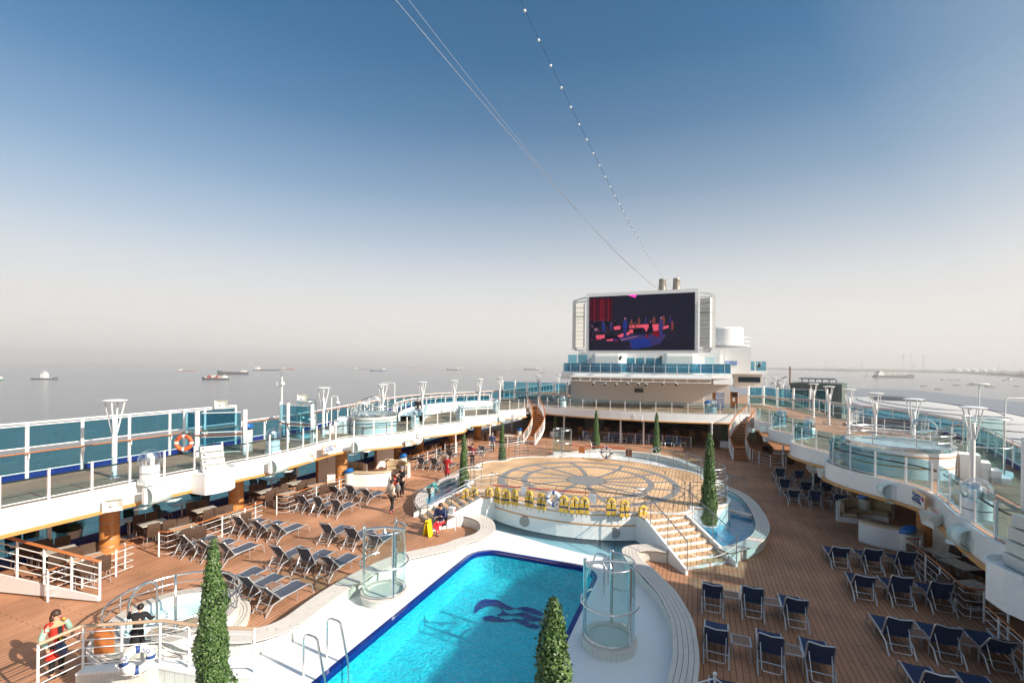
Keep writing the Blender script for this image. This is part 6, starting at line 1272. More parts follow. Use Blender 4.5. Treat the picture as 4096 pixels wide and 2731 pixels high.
# stage front polyline for the vests
FR = [(-x, y) for x, y in stage_c if y < 21.6][::-1]+[(x, y) for x, y in stage_c if y < 21.6]
FRp = [Vector((x, y-.10, SH)) for x, y in sorted(set(FR))]
SR = dict(top='railst', post='railst', pr=.016, tr=.024, br=.0065, nb=5, sp=1.3, group='stainless railings of the stage')
rail('stainless front railing of the stage with the yellow vests', [p for p in FRp if -3.8 < p.x < 3.8], h=1.08, **SR)
def srail(lb, pts, **k): kk = dict(SR); kk.update(k); return rail(lb, pts, h=1.08, **kk)
seg = lambda s, y0, y1, xmin=0: [Vector((s*x, y, SH+.03)) for x, y in off(stage_c, .08) if y0 < y < y1 and x > xmin]
srail('stainless railing round the right bulge of the stage nearest the steps', seg(1, 21.7, 22.85), sp=.9); srail('stainless railing round the large right bulge of the stage behind the cone topiary', seg(1, 22.85, 25.7), sp=1.0); srail('stainless railing round the third right bulge of the stage', seg(1, 25.75, 28.5), sp=1.0); srail('stainless railing at the right rear corner of the stage', seg(1, 28.6, 31.0), sp=1.0)
srail('stainless railing round the left bulge of the stage nearest the steps', seg(-1, 21.7, 22.85), sp=.9); srail('stainless railing round the large left bulge of the stage', seg(-1, 22.85, 25.7), sp=1.0); srail('stainless railing round the third left bulge of the stage', seg(-1, 25.75, 28.5), sp=1.0); srail('stainless railing at the left rear corner of the stage', seg(-1, 28.6, 31.0), sp=1.0)
srail('long stainless rear railing between stage and far pool', [Vector((-x, y-.1, SH)) for x, y in stage_c if y > 31.3]+[Vector((x, y-.1, SH)) for x, y in reversed(stage_c) if y > 31.3], sp=1.5)
for (t_, top_, bot_, ax_, sd2), lb in ((stR, 'right'), (stL, 'left')):
    for e, w in ((-1, 'pool side'), (1, 'outer side')):
        a_ = top_+sd2*e*1.02-ax_*.9; b_ = top_+sd2*e*1.02; c_ = bot_+sd2*e*1.13
        srail('stainless stair railing of the %s stage steps, %s' % (lb, w), [(a_.x, a_.y, SH), (b_.x, b_.y, SH), (c_.x, c_.y, .14)], sp=1.15, nb=4)
    e = 1; a_ = bot_+sd2*1.2; b_ = bot_-sd2*1.2; n_ = 14; tt = T('chain', 'slack white chain across the foot of the %s stage steps' % lb, 'chain', (a_.x, a_.y, .9), group='white chains'); MB().path([Vector((a_.x+(b_.x-a_.x)*i/n_, a_.y+(b_.y-a_.y)*i/n_, .85-.35*math.sin(pi*i/n_))) for i in range(n_+1)], .012, 5).obj('links', M['white'], tt)
# rear ramp railing, left of the far pool
srail('stainless ramp railing going down behind the left rear of the stage', [(-5.0, 31.0, 1.1), (-6.6, 32.6, .5), (-7.6, 34.0, .0)], sp=.9); srail('stainless ramp railing beside the far glass shower', [(-3.9, 31.4, 1.1), (-5.4, 33.6, .5), (-6.3, 35.2, .0)], sp=.9); srail('stainless ramp railing at the right rear of the stage', [(5.2, 31.0, 1.1), (6.6, 30.4, .5), (8.3, 29.2, .0)], sp=.9)
# life vests
def vest(c, nn, label, m='yellow', lean=0, group='life vests hung on the stage railing', k=1.0, turn=0):
    t = T('life_vest', label, 'life vest', c, math.atan2(nn.y, nn.x)+pi/2+turn, group); k2 = .60*k
    def pad(pts, th, y): 
        b = MB(); n = len(pts); ins = [((x-sum(p[0] for p in pts)/n)*.8+sum(p[0] for p in pts)/n, (z-sum(p[1] for p in pts)/n)*.88+sum(p[1] for p in pts)/n) for x, z in pts]
        vs = [(x*k2, y, z*k2) for x, z in pts]+[(x*k2, y-th*.6, z*k2) for x, z in pts]+[(x*k2, y-th, z*k2) for x, z in ins]
        fs = [(i, (i+1) % n, n+(i+1) % n, n+i) for i in range(n)]+[(n+i, n+(i+1) % n, 2*n+(i+1) % n, 2*n+i) for i in range(n)]+[tuple(range(2*n, 3*n)), tuple(reversed(range(n)))]
        return b.add(vs, fs)
    for s_ in (-1, 1):
        pts = [(s_*.03, -.1), (s_*.04, -.98), (s_*.12, -1.03), (s_*.33, -1.0), (s_*.36, -.9), (s_*.33, -.55), (s_*.35, -.2), (s_*.27, -.06), (s_*.13, -.12)]
        pad(pts[::-s_], .09, -.02).obj('front_panel', M[m], t, True, world=False); fp_ = col.objects[-1]
        MB().box((s_*.19*k2, -.115, -.14*k2), (.09, .012, .07)).obj('reflective_patch', M['mir'], fp_, world=False)
    col_ = [(.30*math.cos(R(a)), .30*math.sin(R(a))*.9-.12) for a in range(-35, 216, 22)]; b = MB(); b.path([(x*k2*.78, -.05, z*k2) for x, z in col_], .062*k, 10); b.obj('collar', M[m], t, True, world=False)
    b = MB(); b.box((0, -.10, -.60*k2), (.70*k2, .035, .13*k2)); b.obj('belt', M['navy'] if m == 'yellow' else M['black'], t, world=False)
    MB().add([(-.08*k2, -.03, -.05*k2), (.08*k2, -.03, -.05*k2), (.02*k2, -.03, -.5*k2), (-.02*k2, -.03, -.5*k2)], [(0, 1, 2, 3)]).obj('neck_lining', M['black'], t, world=False)
    for s_, l in ((-.2, 1.2+random.random()*.5), (.15, 1.1+random.random()*.2)): MB().box((s_*k2, -.05, -(.95+l)/2*k2), (.022, .008, (l-.95)*k2+.05)).obj('strap', M['black'], t, world=False)
    return t
vn = ['leftmost upright', 'second', 'third', 'fourth', 'fifth', 'sixth', 'seventh, before the upright notice gap', 'eighth, just left of the stage life ring', 'ninth, just right of the stage life ring', 'tenth', 'eleventh, left of the white framed notice', 'twelfth, right of the white framed notice', 'thirteenth', 'rightmost']
vq = [(445, 1015, 0), (575, 985, 0), (808, 990, 0), (950, 990, 0), (1075, 1012, .5), (1225, 1020, -.3), (1450, 1045, 0), (1640, 1085, 0), (1985, 1118, 0), (2150, 1140, 0), (2303, 1142, 0), (2721, 962, 0), (2925, 996, 0), (3208, 1078, 0)]
ext = [Vector((-6.6, 21.3, 0)), Vector((-5.0, 20.6, 0))]+[Vector((p.x, p.y-.12, 0)) for p in FRp if -3.7 < p.x < 3.7]+[Vector((4.6, 20.7, 0))]
v0 = None
for i, (x, y, tn) in enumerate(vq):
    q = qU(x, y+25) if x < 2352 else (2300+(x-2156)/3.92, 1750+(y+25)/3.92); h = hitfence(q, ext)
    if h is None: print('vest miss', i); continue
    c = h[0]; d_ = h[2]; nn = Vector((d_.y, -d_.x, 0)); nn = nn if nn.dot(Vector(CAM)-c) > 0 else -nn; rz = math.atan2(nn.y, nn.x)+pi/2+tn; lb = vn[i]+' yellow life vest on the stage railing'
    if v0 is None: v0 = vest(c, nn, lb)
    else: copy_tree(v0, c, rz+random.uniform(-.12, .12), lb)
h = hitfence(qU(325, 1100), ext); 
if h: c = h[0]; vest(c, Vector((.2, -1, 0)), 'faded orange life vest at the left end of the row of vests', m='orange_l', group=None)
h = hitfence(qU(1820, 1150), ext); c = h[0]; liferingo(c, (.1, -1, 0), .36, 'white life ring with blue bands among the yellow vests', words=(('LAP', 250), ('POOL', 310)))
p = P(qE(1440, 940), 1.5); h = at(qE(1440, 940), dist((0.6, 31.5, 0))); liferingo(h, (0, -1, 0), .42, 'pale life ring with blue bands on the rear stage railing', m='bleach')
h = atX(qA(1688, 850), -12.9); liferingo(h, (.6, -.8, 0), .33, 'orange life ring with black lettering on the left balcony glass', m='orange', bands='white', words=(('MAJESTIC', 145), ('PRINCESS', 75)), tube=.075, tc='black', rope=False)
# long red safety pole and notices on the rails
a_, b_ = hitfence(qU(870, 942), ext)[0], hitfence((2300+340/3.92, 1750+876/3.92), ext)[0]; t = T('red_pole', 'long red safety pole lying along the front stage railing', 'pole', a_, group='red safety poles'); MB().tube(a_, b_, .028, 8).obj('shaft', M['redrope'], t, True); MB().tube(b_, b_+(a_-b_)*.03, .034, 8).obj('grip', M['black'], t)
a_, b_ = at(qT(545, 660), dist((-2.5, 31.4, 0))), at(qT(1060, 686), dist((2.2, 31.5, 0))); t = T('red_pole', 'long red safety pole on the rear stage railing', 'pole', a_, group='red safety poles'); MB().tube(a_, b_, .03, 8).obj('shaft', M['redrope'], t, True); MB().tube(a_, a_+(b_-a_)*.03, .036, 8).obj('grip', M['black'], t)
for q, w, hh, lb in ((qU(1355, 1025), 105, 140, 'framed white notice on the front railing left of the stage life ring'), ((2300+275/3.92, 1750+948/3.92), 132, 165, 'large framed white notice on the front railing near the middle')):
    h = hitfence(q, ext)[0]; k = dist(h)/F_/3.92; t = T('notice_board', lb, 'notice', h, group='framed notices on the stage railing'); MB().box(h, (w*k, .03, hh*k)).obj('frame', M['wood'], t); MB().box(h+Vector((0, -.014, 0)), (w*k*.9, .014, hh*k*.92)).obj('sheet', M['paper'], t)
    for j in range(5): text(('POOL HOURS', 'NO RUNNING', 'NO GLASS', 'TAKE CARE', 'SWIM SAFE')[j] if False else '- - - - - -', .06, M['ink'], t, h+Vector((0, -.025, hh*k*(.3-.15*j))), (R(90), 0, 0), name='small_print')
for q, lb in ((qE(1211, 913), 'varnished wooden board on the rear stage railing, left'), (qE(1642, 942), 'dark wooden board on the rear stage railing, right')):
    h = at(q, dist((0, 31.4, 0))+.2); t = T('wooden_board', lb, 'board', h, group='wooden boards on the rear railing'); MB().box(h, (.42, .03, .5)).obj('board', M['wood' if 'left' in lb else 'wood_dark'], t, bev=.01); MB().box(h+Vector((0, .0, .25)), (.5, .04, .03)).obj('clip', M['steel'], t)
# wet floor sign, white table by seated man
a_ = P(qW(1020, 1270), 0); t = T('wet_floor_sign', 'yellow folding wet floor sign beside the seated man', 'sign', a_); 
for s_ in (-1, 1):
    Mx = Matrix.Rotation(R(-20), 3, 'Z') @ Matrix.Rotation(R(13*s_), 3, 'Y'); MB().box(a_+Vector((.18+.085*s_*-1, .06, .37)), (.02, .26, .74), M=Mx).obj('panel', M['yellow_sign'], t, bev=.008)
text('!', .2, M['black'], t, a_+Vector((.18, -.09, .45)), (R(90), 0, R(60))); text('小心地滑', .07, M['black'], t, a_+Vector((.17, -.1, .62)), (R(90), 0, R(60)))
tb = P(qW(1650, 1160), 0); t = T('small_white_table', 'small white table with a bag behind the seated man', 'table', tb); MB().box(tb+Vector((-.22, .25, .66)), (.6, .5, .05)).obj('table_top', M['white2'], t)
for dx in (-.48, .04):
    for dy in (.03, .47): MB().box(tb+Vector((dx, dy, .32)), (.04, .04, .64)).obj('leg', M['white'], t)
t = T('carrier_bag', 'white carrier bag with red loops on the small table', 'bag', tb+Vector((-.2, .25, .69))); MB().box(tb+Vector((-.25, .25, .84)), (.34, .2, .3)).obj('bag', M['paper'], t, bev=.05); MB().path([tb+Vector((-.12+.1*math.cos(R(a)), .2, .86+.07*math.sin(R(a)))) for a in range(0, 360, 40)], .02, 6, True).obj('handle_loops', M['redink'], t)
# chain post at the bottom
p = P(qM(445, 1500), 1.0); p.z = 0; t = T('chain_post', 'white chain post at the bottom edge before the first lounger', 'post', p); MB().tube(p, p+Vector((0, 0, 1.05)), .03, 10).obj('post', M['white'], t, True); MB().sphere(p+Vector((0, 0, 1.07)), .045, 12, 8).obj('finial', M['white'], t, True)
for s_ in (-1, 1): MB().path([p+Vector((s_*1.2*i/8, -.1*i/8, .98-.4*math.sin(pi*i/16))) for i in range(9)], .016, 5).obj('chain', M['white'], t)
# poles with cameras, mast
def campole(base_, h, arm, label): 
    b_ = Vector(base_); arm = Vector(arm); t = T('camera_pole', label, 'camera pole', b_, group='white hooked camera poles'); pts = [b_, b_+Vector((0, 0, h-.15)), b_+Vector((0, 0, h-.04))+arm*.04, b_+Vector((0, 0, h))+arm*.12, b_+Vector((0, 0, h))+arm*.9, b_+Vector((0, 0, h-.05))+arm*.98, b_+Vector((0, 0, h-.25))+arm]
    MB().path(pts, .035, 8).obj('pole', M['white'], t, True); MB().sphere(b_+Vector((0, 0, h-.42))+arm, .13, 16, 10).obj('camera_dome', M['white2'], t, True); MB().sphere(b_+Vector((0, 0, h-.48))+arm, .1, 16, 10).obj('lens', M['black'], t, True)
a_ = P(qI(1660, 700), ZU); campole((18.6, 27.6, ZU+.3), zat((18.6, 27.6, 0), qI(1900, 392))-ZU-.3, (1.25, .2, 0), 'white hooked camera pole beyond the nearest right lamp')
p = atX(qC(1558, 440), -20.0); campole((p.x, p.y, ZU), atX(qC(1558, 300), -20.0).z-ZU, (-1.1, -.5, 0), 'white hooked camera pole behind the left upper hot tub'); p = atX(qC(978, 500), -17.4); campole((p.x, p.y, ZU), atX(qC(978, 425), -17.4).z-ZU, (.45, .1, 0), 'short hooked camera pole left of the hot tub stairs')
p = P(qI(1855, 470), ZSEA); 
b_ = atX(qC(520, 700), -17.0); z1 = atX(qC(520, 245), -17.0).z; t = T('signal_mast', 'thin white mast with ring and small horn on the left deck', 'mast', (b_.x, b_.y, ZU)); MB().tube((b_.x, b_.y, ZU), (b_.x, b_.y, z1), .06, 10, .04).obj('pole', M['white'], t, True)
MB().path([(b_.x-.2+.2*math.cos(R(a)), b_.y, z1-.4+.2*math.sin(R(a))) for a in range(0, 360, 24)], .02, 6, True).obj('ring_antenna', M['white'], t, True); MB().path([(b_.x, b_.y, z1-.4), (b_.x+.2, b_.y-.1, z1-.38)], .05, 8, r2=.1).obj('horn', M['offwhite'], t); MB().tube((b_.x-.05, b_.y, z1), (b_.x-.05, b_.y, z1+.35), .008, 5).obj('whip', M['black'], t)
p = at((4096*.955, 1450+235/2.78), 200); p = at(qI(1855, 245), 190); q0 = at(qI(1855, 470), 190); t = T('floodlight_mast', 'tall quay floodlight mast with a ring of lamps beyond the right rail', 'mast', (p.x, p.y, ZSEA)); MB().tube((p.x, p.y, ZSEA), tuple(p), .35, 10, .2).obj('pole', M['white'], t, True); MB().lathe([(.5, -.3), (3.2, .1), (3.2, .3), (2.4, .7), (.4, .5)], tuple(p), 14).obj('lamp_ring', M['offwhite'], t)
# cables overhead
ce = atY(qS(1325, 228), 56); cs_ = (944, 0)
def cable(e, q_end, dd, label, bulbs=0, sag=.8, r=.012):
    s_ = at(q_end, dd); e = Vector(e); d_ = s_-e; s2 = e+d_*1.25; t = T('overhead_cable', label, 'cable', e, group='overhead wires'); n = 40; pts = [e.lerp(s2, i/n)-Vector((0, 0, sag*math.sin(pi*i/n))) for i in range(n+1)]; MB().path(pts, r, 5, r2=r*.5).obj('wire', M['steel_soft'] if not bulbs else M['black'], t)
    if bulbs:
        full = even(pts, (Vector(pts[0])-Vector(pts[-1])).length/bulbs)
        for p in full[1:]: MB().sphere(p-Vector((0, 0, .05)), .045, 8, 6).obj('bulb', mat_bulb, t, True)
mat_bulb = M['paper']
cable(ce, (944, 0) if False else (1642, 0), 14, 'thicker bright overhead wire running up from the screen to the top edge', sag=.9, r=.018); cable(ce+Vector((.2, 0, 0)), (1720, 0), 14, 'thinner faint overhead wire running beside the thick one', sag=1.4, r=.012)
cable(atY(qS(1540, 225), 56), (2137, 0), 14, 'overhead string of small bulbs rising from the screen roof', bulbs=48, sag=1.5, r=.01)
# ------------------------------------------------------------------ people
import bmesh
def skin(name, nodes, edges, m, parent, root=0, sub=2):
    me = bpy.data.meshes.new(name); bm = bmesh.new(); ly = bm.verts.layers.skin.verify(); vs = []
    for p, r in nodes:
        v = bm.verts.new(p); rr = r if isinstance(r, tuple) else (r, r); v[ly].radius = rr; vs.append(v)
    vs[root][ly].use_root = True
    for a, b in edges: bm.edges.new((vs[a], vs[b]))
    bm.to_mesh(me); bm.free(); o = bpy.data.objects.new('tmp', me); col.objects.link(o); sk = o.modifiers.new('s', 'SKIN'); sk.use_smooth_shade = True
    sb = o.modifiers.new('b', 'SUBSURF'); sb.levels = sub; sb.render_levels = sub
    dg = bpy.context.evaluated_depsgraph_get(); m2 = bpy.data.meshes.new_from_object(o.evaluated_get(dg)); bpy.data.objects.remove(o); m2.materials.clear(); m2.materials.append(m); m2.shade_smooth()
    ob = bpy.data.objects.new(name, m2); col.objects.link(ob); ob.parent = parent; return ob
def person(label, loc, face, H, top, legs, hair, pose=None, shoes='black', coat=False, longhair=False, skinm='skin', sleeve=None, group=None, k=1.0, lower_bare=False):
    # +x is where the person faces
    t = T('person', label, 'person', loc, face, group); V = Vector
    J = dict(pelvis=V((0, 0, .53)), waist=V((0, 0, .61)), chest=V((.0, 0, .73)), neck=V((0, 0, .835)), head=V((.012, 0, .915)), crown=V((.0, 0, .955)),
             sl=V((0, .105, .80)), sr=V((0, -.105, .80)), el=V((-.02, .14, .63)), er=V((-.02, -.14, .63)), wl=V((.04, .135, .49)), wr=V((.04, -.135, .49)),
             hl=V((0, .052, .50)), hr=V((0, -.052, .50)), kl=V((.015, .055, .28)), kr=V((.015, -.055, .28)), al=V((0, .055, .045)), ar=V((0, -.055, .045)))
    for a, b in (pose or {}).items(): J[a] = V(b)
    for a in J: J[a] = J[a]*H
    fd = {}
    n = [(J['pelvis'], .075*H), (J['waist'], .066*H), (J['chest'], .078*H), (J['neck'], .030*H), (J['head'], .052*H), (J['crown'], .046*H)]; e = [(0, 1), (1, 2), (2, 3), (3, 4), (4, 5)]
    for s_, sh, elb, wr in (('l', 'sl', 'el', 'wl'), ('r', 'sr', 'er', 'wr')):
        i = len(n); n += [(J[sh], .036*H), (J[elb], .024*H), (J[wr], .016*H)]; e += [(2, i), (i, i+1), (i+1, i+2)]
        d = (J[wr]-J[elb]).normalized(); sd_ = d.cross(V((0, 0, 1))); sd_ = sd_.normalized() if sd_.length > .1 else V((0, 1, 0)); up = sd_.cross(d); pm = J[wr]+d*.035*H; n.append((pm, .017*H)); e.append((i+2, i+3)); q = i+3
        for f_, (o_, l_) in enumerate(((-.016, .036), (-.005, .042), (.006, .040), (.017, .030))):
            a1 = pm+d*(.014*H)+sd_*o_*H; a2 = a1+d*l_*.5*H-up*.004*H; a3 = a2+d*l_*.4*H-up*.014*H; i2 = len(n); n += [(a1, .0062*H), (a2, .0055*H), (a3, .0045*H)]; e += [(q, i2), (i2, i2+1), (i2+1, i2+2)]
        th = pm-sd_*.018*H-d*.012*H; i2 = len(n); n += [(th-sd_*.006*H, .007*H), (th-sd_*.012*H+d*.024*H-up*.006*H, .006*H)]; e += [(q, i2), (i2, i2+1)]
    for hp, kn, an in (('hl', 'kl', 'al'), ('hr', 'kr', 'ar')):
        i = len(n); n += [(J[hp], .052*H), (J[kn], .032*H), (J[an], .022*H), (J[an]+V((.07, 0, -.022))*H, .018*H)]; e += [(0, i), (i, i+1), (i+1, i+2), (i+2, i+3)]
    skin('body', n, e, M[skinm], t)
    # jacket
    g = 1.16 if coat else 1.1
    n = [(J['waist'], (.080*H*g, .066*H*g)), (J['chest'], (.094*H*g, .070*H*g)), (J['neck']-V((0, 0, .012*H)), .040*H*g), (J['pelvis']-V((0, 0, .02))*H, (.090*H*g, .082*H*g))]; e = [(0, 1), (1, 2), (0, 3)]
    if coat: n.append(((J['hl']+J['hr']+J['kl']+J['kr'])/4, (.10*H, .09*H))); e.append((3, 4))
    for sh, elb, wr in (('sl', 'el', 'wl'), ('sr', 'er', 'wr')):
        i = len(n); n += [(J[sh], .043*H*g), (J[elb], .032*H*g), (J[wr]-(J[wr]-J[elb])*.06, .024*H*g)]; e += [(1, i), (i, i+1), (i+1, i+2)]
    skin('jacket' if coat else 'top', n, e, M[top], t)
    if coat: q_ = (J['hl']+J['hr'])/2; MB().lathe([(.088*H, .02*H), (.105*H, -.08*H), (.125*H, -.20*H), (.118*H, -.20*H)], (q_.x, 0, q_.z), 20, .78, 1.0).obj('coat_skirt', M[top], t, True, world=False)
    if sleeve:
        for sh, elb, wr in (('sl', 'el', 'wl'), ('sr', 'er', 'wr')): skin('sleeve', [(J[sh], .046*H*g), (J[elb], .036*H*g), (J[wr], .027*H*g)], [(0, 1), (1, 2)], M[sleeve], t)
    n = [(J['pelvis']+V((0, 0, .03))*H, (.090*H, .078*H))]; e = []
    for hp, kn, an in (('hl', 'kl', 'al'), ('hr', 'kr', 'ar')):
        i = len(n); n += [(J[hp]-V((0, 0, .02))*H, .060*H), (J[kn], .042*H), (J[an]+V((0, 0, .01))*H, .032*H)]; e += [(0, i), (i, i+1), (i+1, i+2)]
    skin('trousers', n, e, M[legs], t)
    for an in ('al', 'ar'): skin('shoe', [(J[an]+V((-.02, 0, -.018))*H, .028*H), (J[an]+V((.03, 0, -.022))*H, .026*H), (J[an]+V((.085, 0, -.026))*H, .019*H)], [(0, 1), (1, 2)], M[shoes], t)
    hd = J['head']; cw = J['crown']; ax = (cw-J['neck']).normalized()
    hn = [(hd-V((.024, 0, 0))*H+ax*.008*H, .058*H), (cw-V((.014, 0, 0))*H+ax*.006*H, .054*H)]; he = [(0, 1)]
    if longhair: hn += [(hd-V((.035, 0, .05))*H, .064*H), (hd-V((.03, 0, .11))*H, .060*H)]; he += [(0, 2), (2, 3)]
    hc = hd+V((-.017, 0, .024))*H; b = MB(); b.sphere(hc, .063*H, 16, 12, (1, .92, .98))
    if longhair: b.sphere(hd+V((-.036, 0, -.035))*H, .062*H, 14, 10, (.8, 1.1, 1.5))
    b.obj('hair', M[hair], t, True, world=False)
    fx = Vector((1, 0, 0)); f0 = hd+fx*.050*H
    for s_ in (-1, 1):
        MB().sphere(f0+V((-.002, s_*.019, .006))*H, .0058*H, 8, 6).obj('eye', M['black'], t, True, world=False); MB().sphere(hd+V((0, s_*.052, .0))*H, .010*H, 8, 6, (.6, .5, 1.3)).obj('ear', M[skinm], t, True, world=False)
    MB().sphere(f0+V((.006, 0, -.006))*H, .0085*H, 8, 6, (1, .8, 1.3)).obj('nose', M[skinm], t, True, world=False); MB().box(f0+V((-.003, 0, -.026))*H, (.006*H, .022*H, .005*H)).obj('mouth', M['redink'], t, world=False)
    return t, J
M['camel'] = mat('camel_wool', (.55, .36, .20), .9, scale=20); M['mint'] = mat('mint_wool', (.36, .55, .44), .9, scale=20); M['redcoat'] = mat('red_wool', (.68, .03, .015), .85, scale=15)
M['teal'] = mat('teal_knit', (.06, .42, .42), .85, scale=20); M['creamk'] = mat('cream_knit', (.62, .56, .47), .9, scale=20); M['burg'] = mat('burgundy_knit', (.24, .01, .04), .85, scale=20); M['jeans'] = mat('denim', (.05, .10, .22), .85, scale=30)
M['navyjk'] = mat('navy_shell_jacket', (.012, .028, .10), .5, scale=10, bump=.4, bscale=12); M['blk'] = mat('black_cloth', (.014, .014, .016), .8, scale=20); M['redtr'] = mat('scarlet_trousers', (.72, .02, .04), .7, scale=12, bump=.3, bscale=12); M['puffy'] = mat('red_quilted_jacket', (.42, .008, .015), .55, scale=12, bump=.9, bscale=9); M['grey_c'] = mat('grey_print_cloth', (.22, .20, .20), .9, var=.7, scale=40); M['plum'] = mat('plum_trainers', (.30, .03, .08), .6)
iR = YAW       # facing picture right
w = P(qB(510, 1500), 0)
t, J = person('woman in red and camel coat with mint sleeves eating by the foreground fence', (w.x, w.y, 0), iR-R(12), 1.60, 'redcoat', 'blk', 'hair_br', dict(el=(.06, .15, .64), wl=(.115, .05, .83), er=(-.03, -.17, .64), wr=(.06, -.16, .52), kl=(.03, .055, .28), al=(.02, .06, .045)), coat=True, longhair=True, sleeve='mint')
MB().lathe([(.30*1.6*.44, 0), (.105, .06), (.08, .10)], (0, 0, 1.25), 18, cap=False).obj('collar', M['camel'], t, True, world=False)
MB().box((.13, 0, 1.0), (.03, .10, .5)).obj('dark_scarf', M['blk'], t, world=False, bev=.01); MB().box((.16, -.0, .95), (.02, .05, .14)).obj('yellow_tag', M['yellow_sign'], t, world=False)
hb = T('handbag', 'glossy navy handbag carried by the woman in the red coat', 'bag', (w.x+.22, w.y+.0, .70)); MB().sphere((w.x+.24, w.y-.02, .72), .2, 16, 10, (1.2, .5, .8)).obj('bag', mat('glossy_navy_leather', (.01, .02, .05), .2), hb, True); MB().path([(w.x+.05, w.y, .85), (w.x+.12, w.y, 1.05), (w.x+.22, w.y, 1.05), (w.x+.34, w.y, .85)], .012, 6).obj('strap', M['black'], hb)
sn = T('snack', 'small yellow snack held to the mouth of the woman in red', 'snack', (w.x, w.y, 1.4)); o_ = Matrix.Rotation(iR-R(12), 3, 'Z') @ Vector((.215, .02, 1.40)); MB().sphere(Vector((w.x, w.y, 0))+o_, .03, 10, 8).obj('bun', M['yellow_sign'], sn, True)
# child or adult in dark jacket bending at the whirlpool tub, seen from behind
h = hitfence(qB(1260, 1200), [Vector((p.x, p.y, 0)) for p in FG])[0]; d_ = (Vector((h.x, h.y, 0))-Vector((CAM[0], 0, 0))).normalized(); o_ = h+d_*.75; zt_ = zat(o_, qB(1335, 920)); Hn = 1.3
person('person in dark puffer jacket with pale neck lettering, leaning at the whirlpool tub', (o_.x, o_.y, max(.2, zt_-Hn*.93)), math.atan2(d_.y, d_.x)-R(20), Hn, 'blk', 'blk', 'hair', dict(waist=(.03, 0, .62), chest=(.08, 0, .74), neck=(.12, 0, .83), head=(.15, 0, .90), crown=(.15, 0, .94), sl=(.09, .11, .79), sr=(.09, -.11, .79), el=(.16, .20, .72), wl=(.28, .22, .80), er=(.14, -.17, .66), wr=(.27, -.18, .63)), coat=True)
# seated man
ch = P(qW(1290, 1240), 0); ch = Vector((ch.x+.0, ch.y+.1, 0)); fa = math.atan2(-.93, .1)
t, J = person('man in navy jacket and red trousers seated with crossed arms beside the wet floor sign', (ch.x, ch.y+.25, -.02), fa, 1.78, 'navyjk', 'redtr', 'hair_br', dict(pelvis=(0, 0, .27), waist=(-.01, 0, .36), chest=(0, 0, .50), neck=(.02, 0, .605), head=(.035, 0, .68), crown=(.025, 0, .72), sl=(0, .115, .565), sr=(0, -.115, .565), el=(.06, .16, .42), er=(.06, -.16, .42), wl=(.13, -.03, .43), wr=(.13, .03, .455), hl=(.02, .055, .26), hr=(.02, -.055, .26), kl=(.26, .03, .30), kr=(.27, -.06, .28), al=(.25, .05, .05), ar=(.30, .06, .13)), coat=False)
MB().box((.145, 0, 1.225), (.02, .11, .026)).obj('sunglasses', M['black'], t, world=False)
cht = T('metal_chair', 'black metal chair under the seated man with a coat hung behind', 'chair', (ch.x, ch.y+.25, 0), fa); MB().box((0, 0, .42), (.45, .45, .05)).obj('seat', M['black'], cht, world=False); MB().box((-.24, 0, .68), (.04, .42, .4)).obj('backrest', M['black'], cht, world=False)
for x in (-.2, .2):
    for y in (-.2, .2): MB().tube((x, y, 0), (x, y, .42), .014).obj('leg', M['steel_soft'], cht, world=False)
ct_ = T('hung_coat', 'dark navy coat draped over the chair back beside the seated man', 'coat', (ch.x, ch.y+.25, 0), fa); MB().box((-.30, -.12, .58), (.10, .5, .78)).obj('coat', M['navyjk'], ct_, world=False, bev=.04)
def stand(q, label, face, htop, **k):
    p = P(q, k.pop('z', 0)); H = zat(p, htop)-p.z; return person(label, tuple(p), face, H*1.0, **k)
aw = math.atan2(cy_, -sy_)   # facing away from the camera
t, J = stand(qC(1530, 1490), 'woman in cream sweater and black trousers walking away, bag strap across her back', aw-R(35), qC(1535, 1187), top='creamk', legs='blk', hair='hair', shoes='plum', pose=dict(el=(-.06, .17, .66), wl=(.03, .15, .58), er=(-.08, -.17, .66), wr=(-.0, -.17, .57), kl=(.06, .05, .28), al=(.09, .05, .045), kr=(-.02, -.055, .28), ar=(-.10, -.055, .06)))
MB().path([(-.13, .10, 1.26), (-.17, 0, 1.05), (-.14, -.14, .86)], .014, 6).obj('bag_strap', M['black'], t, world=False)
stand(qC(1575, 1372), 'woman in black jacket and red scarf eating, beside the man in a cap', aw+R(160), qC(1573, 1110), top='blk', legs='blk', hair='hair', pose=dict(el=(.05, .15, .66), wl=(.13, .04, .74), er=(.05, -.15, .66), wr=(.12, -.05, .68)), coat=True)
p = P(qC(1575, 1372), 0); sc_ = T('patterned_bag', 'grey patterned bag hanging from the arm of the woman in black', 'bag', (p.x+.2, p.y-.15, .75)); MB().sphere((p.x+.22, p.y-.2, .72), .22, 14, 10, (.8, .5, 1.1)).obj('bag', M['grey_c'], sc_, True)
MB().box((p.x+.02, p.y-.17, 1.1), (.12, .05, .42)).obj('red_scarf', M['red'], bpy.data.objects.new('x', None) if False else sc_)
t, J = stand(qC(1625, 1342), 'man in black jacket and grey cap eating, beside the woman with red scarf', aw+R(150), qC(1630, 1063), top='blk', legs='blk', hair='hair_gr', pose=dict(el=(.05, .15, .66), wl=(.14, .02, .76)))
MB().lathe([(.098, 0), (.10, .05), (.07, .10), (.01, .115)], (J['crown'].x, 0, J['crown'].z-.02), 18).obj('cap', M['grey_c'], t, True, world=False); MB().box((J['crown'].x+.11, 0, J['crown'].z-.005), (.1, .13, .014)).obj('cap_peak', M['grey_c'], t, world=False)
